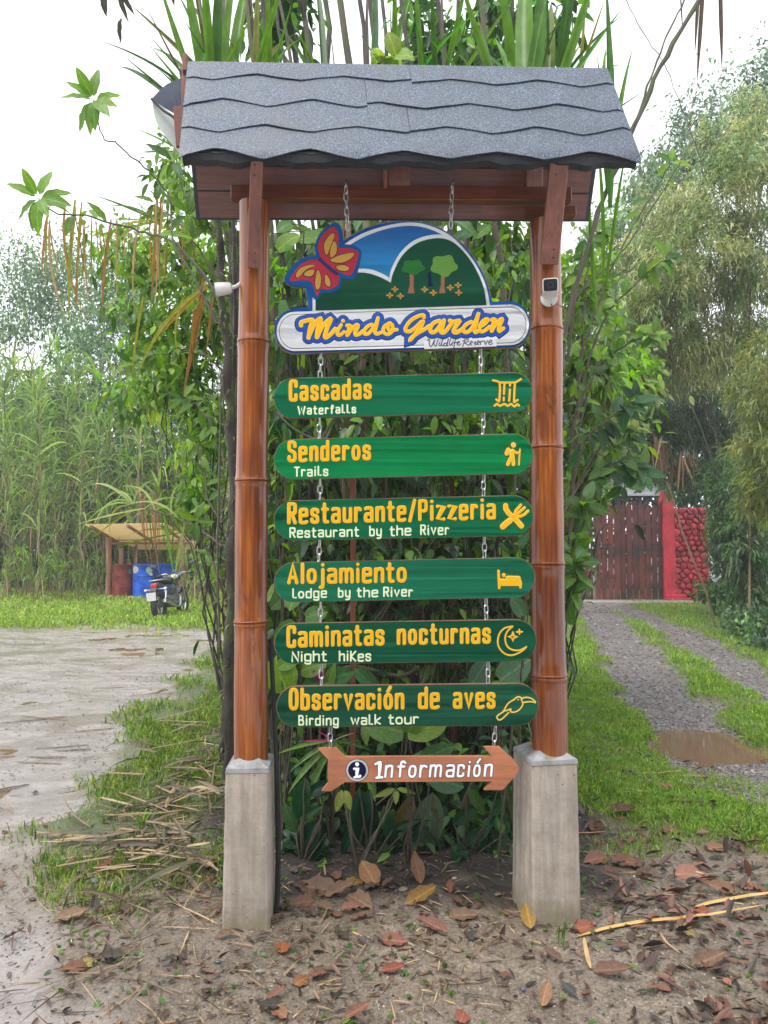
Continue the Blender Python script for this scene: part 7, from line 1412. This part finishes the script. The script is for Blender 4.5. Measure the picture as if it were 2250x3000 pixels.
plant('lime heart-leaved climber beside the left post', 610, .7, [(660, 1335, 700, 1320, LF_HEART, (.10, .26, .04), 1), (640, 1345, 600, 1410, LF_HEART, (.10, .24, .05), 1), (600, 1425, 612, 1500, LF_HEART, (.22, .40, .04), 1.3), (640, 1420, 600, 1440, LF_HEART, (.16, .32, .04), 1), (650, 1450, 700, 1430, LF_HEART, FRESH, .9)])
plant('long toothed green leaves between the two lowest green boards', 720, .7, [(650, 1490, 760, 1445, SPL, (.05, .17, .04), 1), (765, 1445, 830, 1500, SPL, (.06, .18, .05), .9), (700, 1500, 720, 1440, SPL, FRESH, .9)])
plant('pale striped broad leaves at the right below the moon board', 1110, .6, [(1080, 1470, 1140, 1425, LF_HEART, (.14, .26, .14), 1), (1060, 1480, 1110, 1500, LF_HEART, (.18, .36, .05), .8), (1050, 1430, 1020, 1480, LF_HEART, (.10, .20, .12), .9), (1130, 1330, 1110, 1290, LF_HEART, (.10, .22, .10), .8), (1120, 1180, 1145, 1150, LF_BROAD, (.10, .22, .10), .9)])
plant('bright broad leaves left of the carved sign', 610, 1.2, [(600, 540, 640, 500, LF_HEART, LIME, .9), (610, 590, 670, 570, LF_BROAD, FRESH, 1), (590, 610, 650, 600, LF_HEART, FRESH, .8), (600, 660, 660, 640, LF_BROAD, MID, 1), (640, 520, 720, 500, LF_BROAD, FRESH, 1), (620, 740, 590, 800, LF_BROAD, MID, 1)])
plant('dark leaves between the two top green boards by the left post', 600, .9, [(600, 900, 640, 960, SPL, DK2, .9), (640, 870, 610, 930, SPL, MID, .9), (1100, 890, 1140, 930, SPL, MID, .9), (1110, 770, 1140, 800, SPL, MID, .9)])
# bromeliad with pink-based leaves
t = thing('bromeliad', 'arching bromeliad with pink-tinged leaf bases left above the arrow board', 'bromeliad', atd(722, 1600, .55)); o = np.array(t.location)
M_PK = leafmat('pink_leaf', 'obj', .35, .4)
for x1, y1, c, w_, k in ((608, 1700, (.20, .34, .10), .95, 2), (640, 1745, (.14, .28, .07), .9, 2), (622, 1650, (.24, .36, .12), .9, 1), (600, 1610, FRESH, .8, 1), (655, 1600, (.50, .05, .20), .7, 0), (690, 1580, (.55, .07, .24), .7, 0), (765, 1650, FRESH, .8, 2), (800, 1610, MID, .8, 1), (745, 1700, (.22, .30, .16), .9, 2), (700, 1690, (.30, .36, .22), .8, 2), (680, 1640, MID, .8, 1), (755, 1580, (.4, .3, .2), .6, 1), (612, 1660, DARK, .7, 1)):
    p1 = atd(x1, y1, .5); put_leaf('leaf', LF_STRAPS[min(k, 1)], t, (0, 0, 0), p1 - o, np.linalg.norm(p1 - o) * 1.15, c, 0, w_, (0, -.8, .6))
plant('tiny magenta flower bract above the Observación board', 690, .7, [(690, 1470, 678, 1452, LF_BROAD, (.55, .03, .25), 1.2), (690, 1470, 697, 1448, LF_BROAD, (.55, .04, .28), 1.2)])
# thin pale stalks crossing in the lower window
for pts, r, lab in (([(1072, 1900, .45), (1085, 1760, .45), (1100, 1640, .45), (1107, 1570, .45)], .0055, 'straight tan stalk left of the right pedestal'), ([(768, 1850, .6), (762, 1790, .6), (750, 1740, .6)], .004, 'short stalk holding the pale yellow leaves'), ([(772, 1850, .6), (795, 1760, .6), (850, 1710, .6)], .004, 'pale stalk bending right under the arrow board'), ([(1040, 1880, .7), (1010, 1780, .7), (1000, 1740, .7), (1020, 1690, .7)], .008, 'crooked mossy stem right of the holed leaf'), ([(690, 1470, .9), (760, 1440, .9), (860, 1460, 1.0), (905, 1440, 1.0)], .010, 'leaning pale stem above the Observación board'), ([(596, 890, .7), (640, 930, .7), (700, 950, .7), (720, 905, .7)], .006, 'bent pale twig between the two top green boards'), ([(720, 905, .6), (695, 950, .6)], .008, 'cut stick end under the Cascadas board')):
    P = np.array(catmull([atd(*p) for p in pts], 5)); o = P[0].copy(); t = thing('thin_stalk', lab, 'stalk', o, 0, 'thin stalks in the thicket'); m = MB(); m.tube(P - o, r, 7); m.build('stalk', M_BARKL, t, True)
# ---- canes and strap leaves rising above the roof
AB = [('clump of broad upright strap leaves behind the left end of the roof', .9, 455, [(455, 150, 400, -60, FRESH, 0, 1.1), (460, 150, 440, -80, FRESH, 0, 1.1), (470, 150, 470, -80, MID, 0, 1.2), (480, 150, 500, -80, FRESH, 0, 1.2), (490, 150, 530, -60, FRESH, 0, 1.0), (450, 150, 350, -10, FRESH, 0, .8), (440, 150, 335, 60, MID, 1, .7), (430, 150, 210, 45, MID, 2, .6), (470, 150, 345, 20, FRESH, 1, .7), (500, 150, 480, -60, (.12, .16, .06), 0, .9), (465, 150, 424, -20, (.2, .16, .08), 0, .6), (520, 150, 610, -40, FRESH, 0, .8), (540, 150, 560, -40, (.24, .24, .06), 0, .8), (590, 160, 575, -60, FRESH, 0, .7)]),
 ('strap leaves behind the middle of the roof', 1.3, 760, [(700, 160, 690, -60, MID, 0, .7), (740, 160, 640, 60, FRESH, 0, .6), (760, 160, 610, 115, (.28, .32, .08), 1, .6), (800, 160, 815, -60, (.14, .22, .12), 0, .9), (820, 160, 890, -50, FRESH, 0, .7), (860, 160, 850, -50, FRESH, 0, .8), (880, 160, 960, 20, MID, 1, .7), (910, 160, 900, -60, FRESH, 0, .8), (930, 160, 1010, -40, FRESH, 0, .7), (950, 160, 930, -40, MID, 0, .7)]),
 ('wide fan of strap leaves behind the right half of the roof', 1.1, 1150, [(1120, 160, 1080, -80, FRESH, 0, 1.3), (1140, 160, 1130, -80, FRESH, 0, 1.5), (1150, 160, 1175, -80, (.12, .25, .06), 0, 1.5), (1100, 160, 1000, -20, FRESH, 0, .9), (1090, 160, 1040, 60, (.16, .26, .10), 0, .8), (1170, 160, 1290, -60, FRESH, 0, 1.1), (1200, 160, 1230, -80, MID, 0, .9), (1180, 160, 1250, -60, MID, 0, .9), (1210, 160, 1320, 60, FRESH, 1, .7), (1220, 170, 1330, 120, (.16, .22, .08), 1, .5), (1230, 170, 1270, 20, (.3, .3, .06), 0, .6)]),
 ('upright strap-leaved plant past the right end of the roof', 1.2, 1320, [(1315, 330, 1319, 15, (.09, .2, .05), 0, .75), (1315, 300, 1285, 40, FRESH, 1, .6), (1320, 290, 1345, 90, FRESH, 1, .6), (1310, 300, 1296, 150, MID, 0, .5), (1320, 260, 1355, 210, MID, 1, .4), (1300, 480, 1300, 330, FRESH, 0, .7), (1310, 500, 1345, 350, FRESH, 0, .5), (1290, 560, 1270, 420, FRESH, 0, .5), (1300, 220, 1240, 130, (.2, .16, .1), 1, .3)])]
for lab, Y, bx, items in AB:
    b = np.array([sx(bx, Y), Y, 0.0]); t = thing('strap_leaf_cane', lab, 'cane', b, 0, 'tall canes behind the sign')
    for k in range(3 if 600 < bx < 1000 else 0):
        m = MB(); q = atd(bx + random.uniform(-60, 60), 160 if bx < 1300 else 520, Y + random.uniform(0, .3)); m.tube(wob((random.uniform(-.1, .1), 0, 0), q - b, 10, .02), np.linspace(.022, .014, 10), 8); m.build('stem', M_STEM, t, True)
    for x0, y0, x1, y1, c, k, w_ in items:
        Yl = Y + random.uniform(-.15, .3); a, e_ = atd(x0, y0 + 120, Yl), atd(x1, y1, Yl + random.uniform(-.3, .3)); put_leaf('leaf', LF_STRAPS[k], t, a - b, e_ - a, np.linalg.norm(e_ - a) * 1.2, tuple(q * .9 for q in c), random.uniform(-.7, .7), w_ * .58, (0, -1, .2))
        if bx < 1300:
            for _ in range(2): a2 = a + [random.uniform(-.14, .14), random.uniform(-.1, .2), 0]; e2 = e_ + [random.uniform(-.3, .3), random.uniform(-.2, .3), random.uniform(-.4, .1)]; put_leaf('leaf', random.choice(LF_STRAPS[:2]), t, a2 - b, e2 - a2, np.linalg.norm(e2 - a2) * 1.1, tuple(q * random.uniform(.6, 1.2) for q in c), random.uniform(-.9, .9), w_ * random.uniform(.2, .45), (0, -1, .2))
tree('thicket_shrub', 'dark leafy crown showing over the middle and right of the roof', 'shrub', (sx(1000, 2.6), 2.6, 0), [(620, 20, 2.6, 70, 60, .4), (560, 60, 2.6, 40, 50, .3), (900, 60, 2.8, 60, 60, .4), (960, 90, 2.8, 50, 50, .4), (1060, 40, 2.8, 80, 60, .4), (1190, 50, 2.6, 50, 50, .4), (1030, 110, 2.6, 60, 40, .3)], 1300, .13, .055, [DARK, MID, (.05, .12, .03), FRESH], 'broad', rt=.014, clus=14, rc=.3, group='thicket behind the boards')
branch('leafy_twig', 'pale green leaves peeking over the ridge right of its middle', 'branch', [(800, 170, .7), (815, 140, .6), (830, 125, .6), (850, 120, .6)], .004, .002, 8, .10, (LIME, (.3, .4, .08)), LF_HEART, start=.3, tip=3)
t = thing('hanging_leaf', 'dark shrivelled leaves hanging into the sky at the upper left', 'hanging leaves', atd(258, -30, 1.5)); o = np.array(t.location)
for x0, y0, x1, y1, me, w_ in ((256, -30, 262, 40, LF_NARROW, .7), (262, 38, 248, 88, LF_NARROW, .9), (225, -20, 222, 32, LF_BROAD, .8), (262, -20, 282, 28, LF_NARROW, .8), (370, -30, 372, 10, LF_BROAD, .6), (655, -40, 650, 40, LF_BROAD, .7)):
    a, b = atd(x0, y0, 1.5), atd(x1, y1, 1.5); put_leaf('leaf', me, t, a - o, b - a, np.linalg.norm(b - a), (.05, .055, .03), .3, w_, (0, -1, 0))
# extra greenery that joins the shrub by the right post with the bamboo
tree('broadleaf_tree', 'pale slender tree between the roof corner and the olive bamboo', 'tree', (sx(1235, 14), 14, 0), [(1330, 520, 14, 70, 70, 1.2), (1290, 620, 14, 60, 80, 1.2), (1350, 680, 14, 60, 70, 1.2), (1400, 400, 14, 50, 60, 1), (1300, 760, 14, 60, 70, 1)], 5600, .17, .07, [(.13, .20, .10), (.16, .23, .11), (.10, .16, .08)], rt=.03, rc=.26, twigs=3, clus=24, clear=clear_gate)
tree('thicket_shrub', 'lowest green leaves touching the soil between the pedestals', 'shrub', (sx(850, .62), .62, 0), [(640, 1830, .6, 40, 26, .08), (720, 1840, .62, 50, 26, .08), (830, 1850, .62, 50, 26, .08), (990, 1850, .6, 60, 26, .08), (1080, 1840, .58, 30, 26, .08), (900, 1800, .7, 70, 30, .08)], 420, .07, .04, [(.02, .075, .03), (.035, .11, .035), FRESH, (.08, .18, .07)], 'broad', rt=.004, clus=7, rc=.3, twigs=1, group='thicket behind the boards')
# young leaves spread in front of the trunks
for k, (bx, lab, its) in enumerate([
 (640, 'leafy sapling with mid-green leaves left behind the top green boards', 40), (800, 'leafy sapling behind the middle of the green boards', 40), (960, 'leafy sapling right of the middle behind the green boards', 40), (1100, 'leafy sapling behind the right ends of the green boards', 36)]):
    Y = 1.05 + .12 * k; b = np.array([sx(bx, Y), Y, 0.0]); t = thing('sapling', lab, 'plant', b, 0, 'saplings behind the boards'); tp = atd(bx + random.uniform(-40, 40), 500, Y); P = wob(b, tp, 14, .02); m = MB(); m.tube(P - b, np.linspace(.009, .004, 14), 6); m.build('stem', M_BARKL if k % 2 else M_BARK, t, True)
    for i in range(its):
        j = rng.integers(3, 14); a = rng.random() * 6.28; dd = np.array([math.cos(a), -.4 + .5 * math.sin(a), rng.normal(0, .35)]); L_ = random.uniform(.08, .26); q = P[j] - b + np.array([0, 0, rng.uniform(-.1, .1)]); c_ = pal(1, MID, (.06, .17, .05), FRESH, LIME, (.08, .16, .09), jit=.2)[0]
        e_ = q + unit(dd) * L_; m = MB(); m.tube(wob(q, e_, 5, .05), .0028, 5); m.build('twig', M_TWIG, t, True); put_leaf('leaf', random.choice([LF_BROAD, LF_HEART, SPL, LF_BROAD]), t, e_, unit(dd * [1, 1, .5] + [0, 0, -.55]), random.uniform(.10, .20), c_, random.uniform(-.5, .5), .9, (0, -.9, .5))
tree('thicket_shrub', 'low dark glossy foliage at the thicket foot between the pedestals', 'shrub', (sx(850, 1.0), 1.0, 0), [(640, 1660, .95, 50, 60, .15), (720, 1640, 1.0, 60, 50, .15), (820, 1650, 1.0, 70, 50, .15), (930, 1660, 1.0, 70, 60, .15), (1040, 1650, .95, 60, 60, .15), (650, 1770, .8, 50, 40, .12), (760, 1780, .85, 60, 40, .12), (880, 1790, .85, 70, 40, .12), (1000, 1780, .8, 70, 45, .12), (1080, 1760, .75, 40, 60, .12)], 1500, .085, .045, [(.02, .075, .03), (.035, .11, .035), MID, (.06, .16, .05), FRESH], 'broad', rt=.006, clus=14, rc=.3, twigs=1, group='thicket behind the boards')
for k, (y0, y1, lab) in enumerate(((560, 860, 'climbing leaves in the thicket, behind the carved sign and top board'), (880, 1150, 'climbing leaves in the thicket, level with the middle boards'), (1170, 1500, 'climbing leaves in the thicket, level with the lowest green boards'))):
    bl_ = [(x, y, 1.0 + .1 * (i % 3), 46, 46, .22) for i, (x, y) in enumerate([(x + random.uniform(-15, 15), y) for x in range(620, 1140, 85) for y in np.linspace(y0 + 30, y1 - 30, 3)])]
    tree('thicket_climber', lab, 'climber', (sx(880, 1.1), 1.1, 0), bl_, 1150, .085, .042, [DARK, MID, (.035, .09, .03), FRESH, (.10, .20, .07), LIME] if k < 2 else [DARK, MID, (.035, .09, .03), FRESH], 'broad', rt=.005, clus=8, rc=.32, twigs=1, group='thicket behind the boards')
# unseen forest edge added behind the camera for wet and varnished surfaces to mirror
n = 9000; P = np.stack([rng.uniform(-26, 26, n), rng.uniform(-16, -12, n), rng.random(n) * 9], 1)
tag(link('far_woodland', tri_mesh('far_woodland', [leaf_arrays(P, rdir(n, -.3), rng.uniform(.7, 1.3, n), .6, pal(n, (.05, .10, .04), (.07, .14, .05), (.04, .08, .035)), 'small', .3)], M_LEAF)), 'unseen forest edge added behind the viewer for reflections', 'woodland', kind='stuff')
ORD = ['first', 'second', 'third', 'fourth', 'fifth', 'sixth', 'seventh', 'eighth', 'ninth', 'tenth', 'eleventh', 'twelfth', 'thirteenth', 'fourteenth', 'fifteenth', 'sixteenth', 'seventeenth', 'eighteenth']
for g_ in ('dry leaves on the wet road', 'dry leaves on the right bank'):
    os_ = [o for o in bpy.data.objects if o.get('group') == g_]
    def _mx(o): n_ = len(o.data.vertices); v = np.zeros(n_ * 3); o.data.vertices.foreach_get('co', v); q = scr(v.reshape(-1, 3).mean(0)[None]); return float(q[0][0])
    for i, o in enumerate(sorted(os_, key=_mx)): o['label'] = o['label'] + ', ' + ORD[i] + ' from the left'
# haze: thin wet air
hz = MB(); hz.box(-45, 45, -6, 34, -1, 13); M_HZ = bpy.data.materials.new('haze'); M_HZ.use_nodes = True; _n = M_HZ.node_tree; _n.nodes.clear(); _o = _n.nodes.new('ShaderNodeOutputMaterial'); _v = _n.nodes.new('ShaderNodeVolumePrincipled')
_v.inputs['Color'].default_value = (.93, .96, 1, 1); _v.inputs['Density'].default_value = .002; _n.links.new(_v.outputs[0], _o.inputs['Volume']); tag(hz.build('haze', M_HZ), kind='stuff')
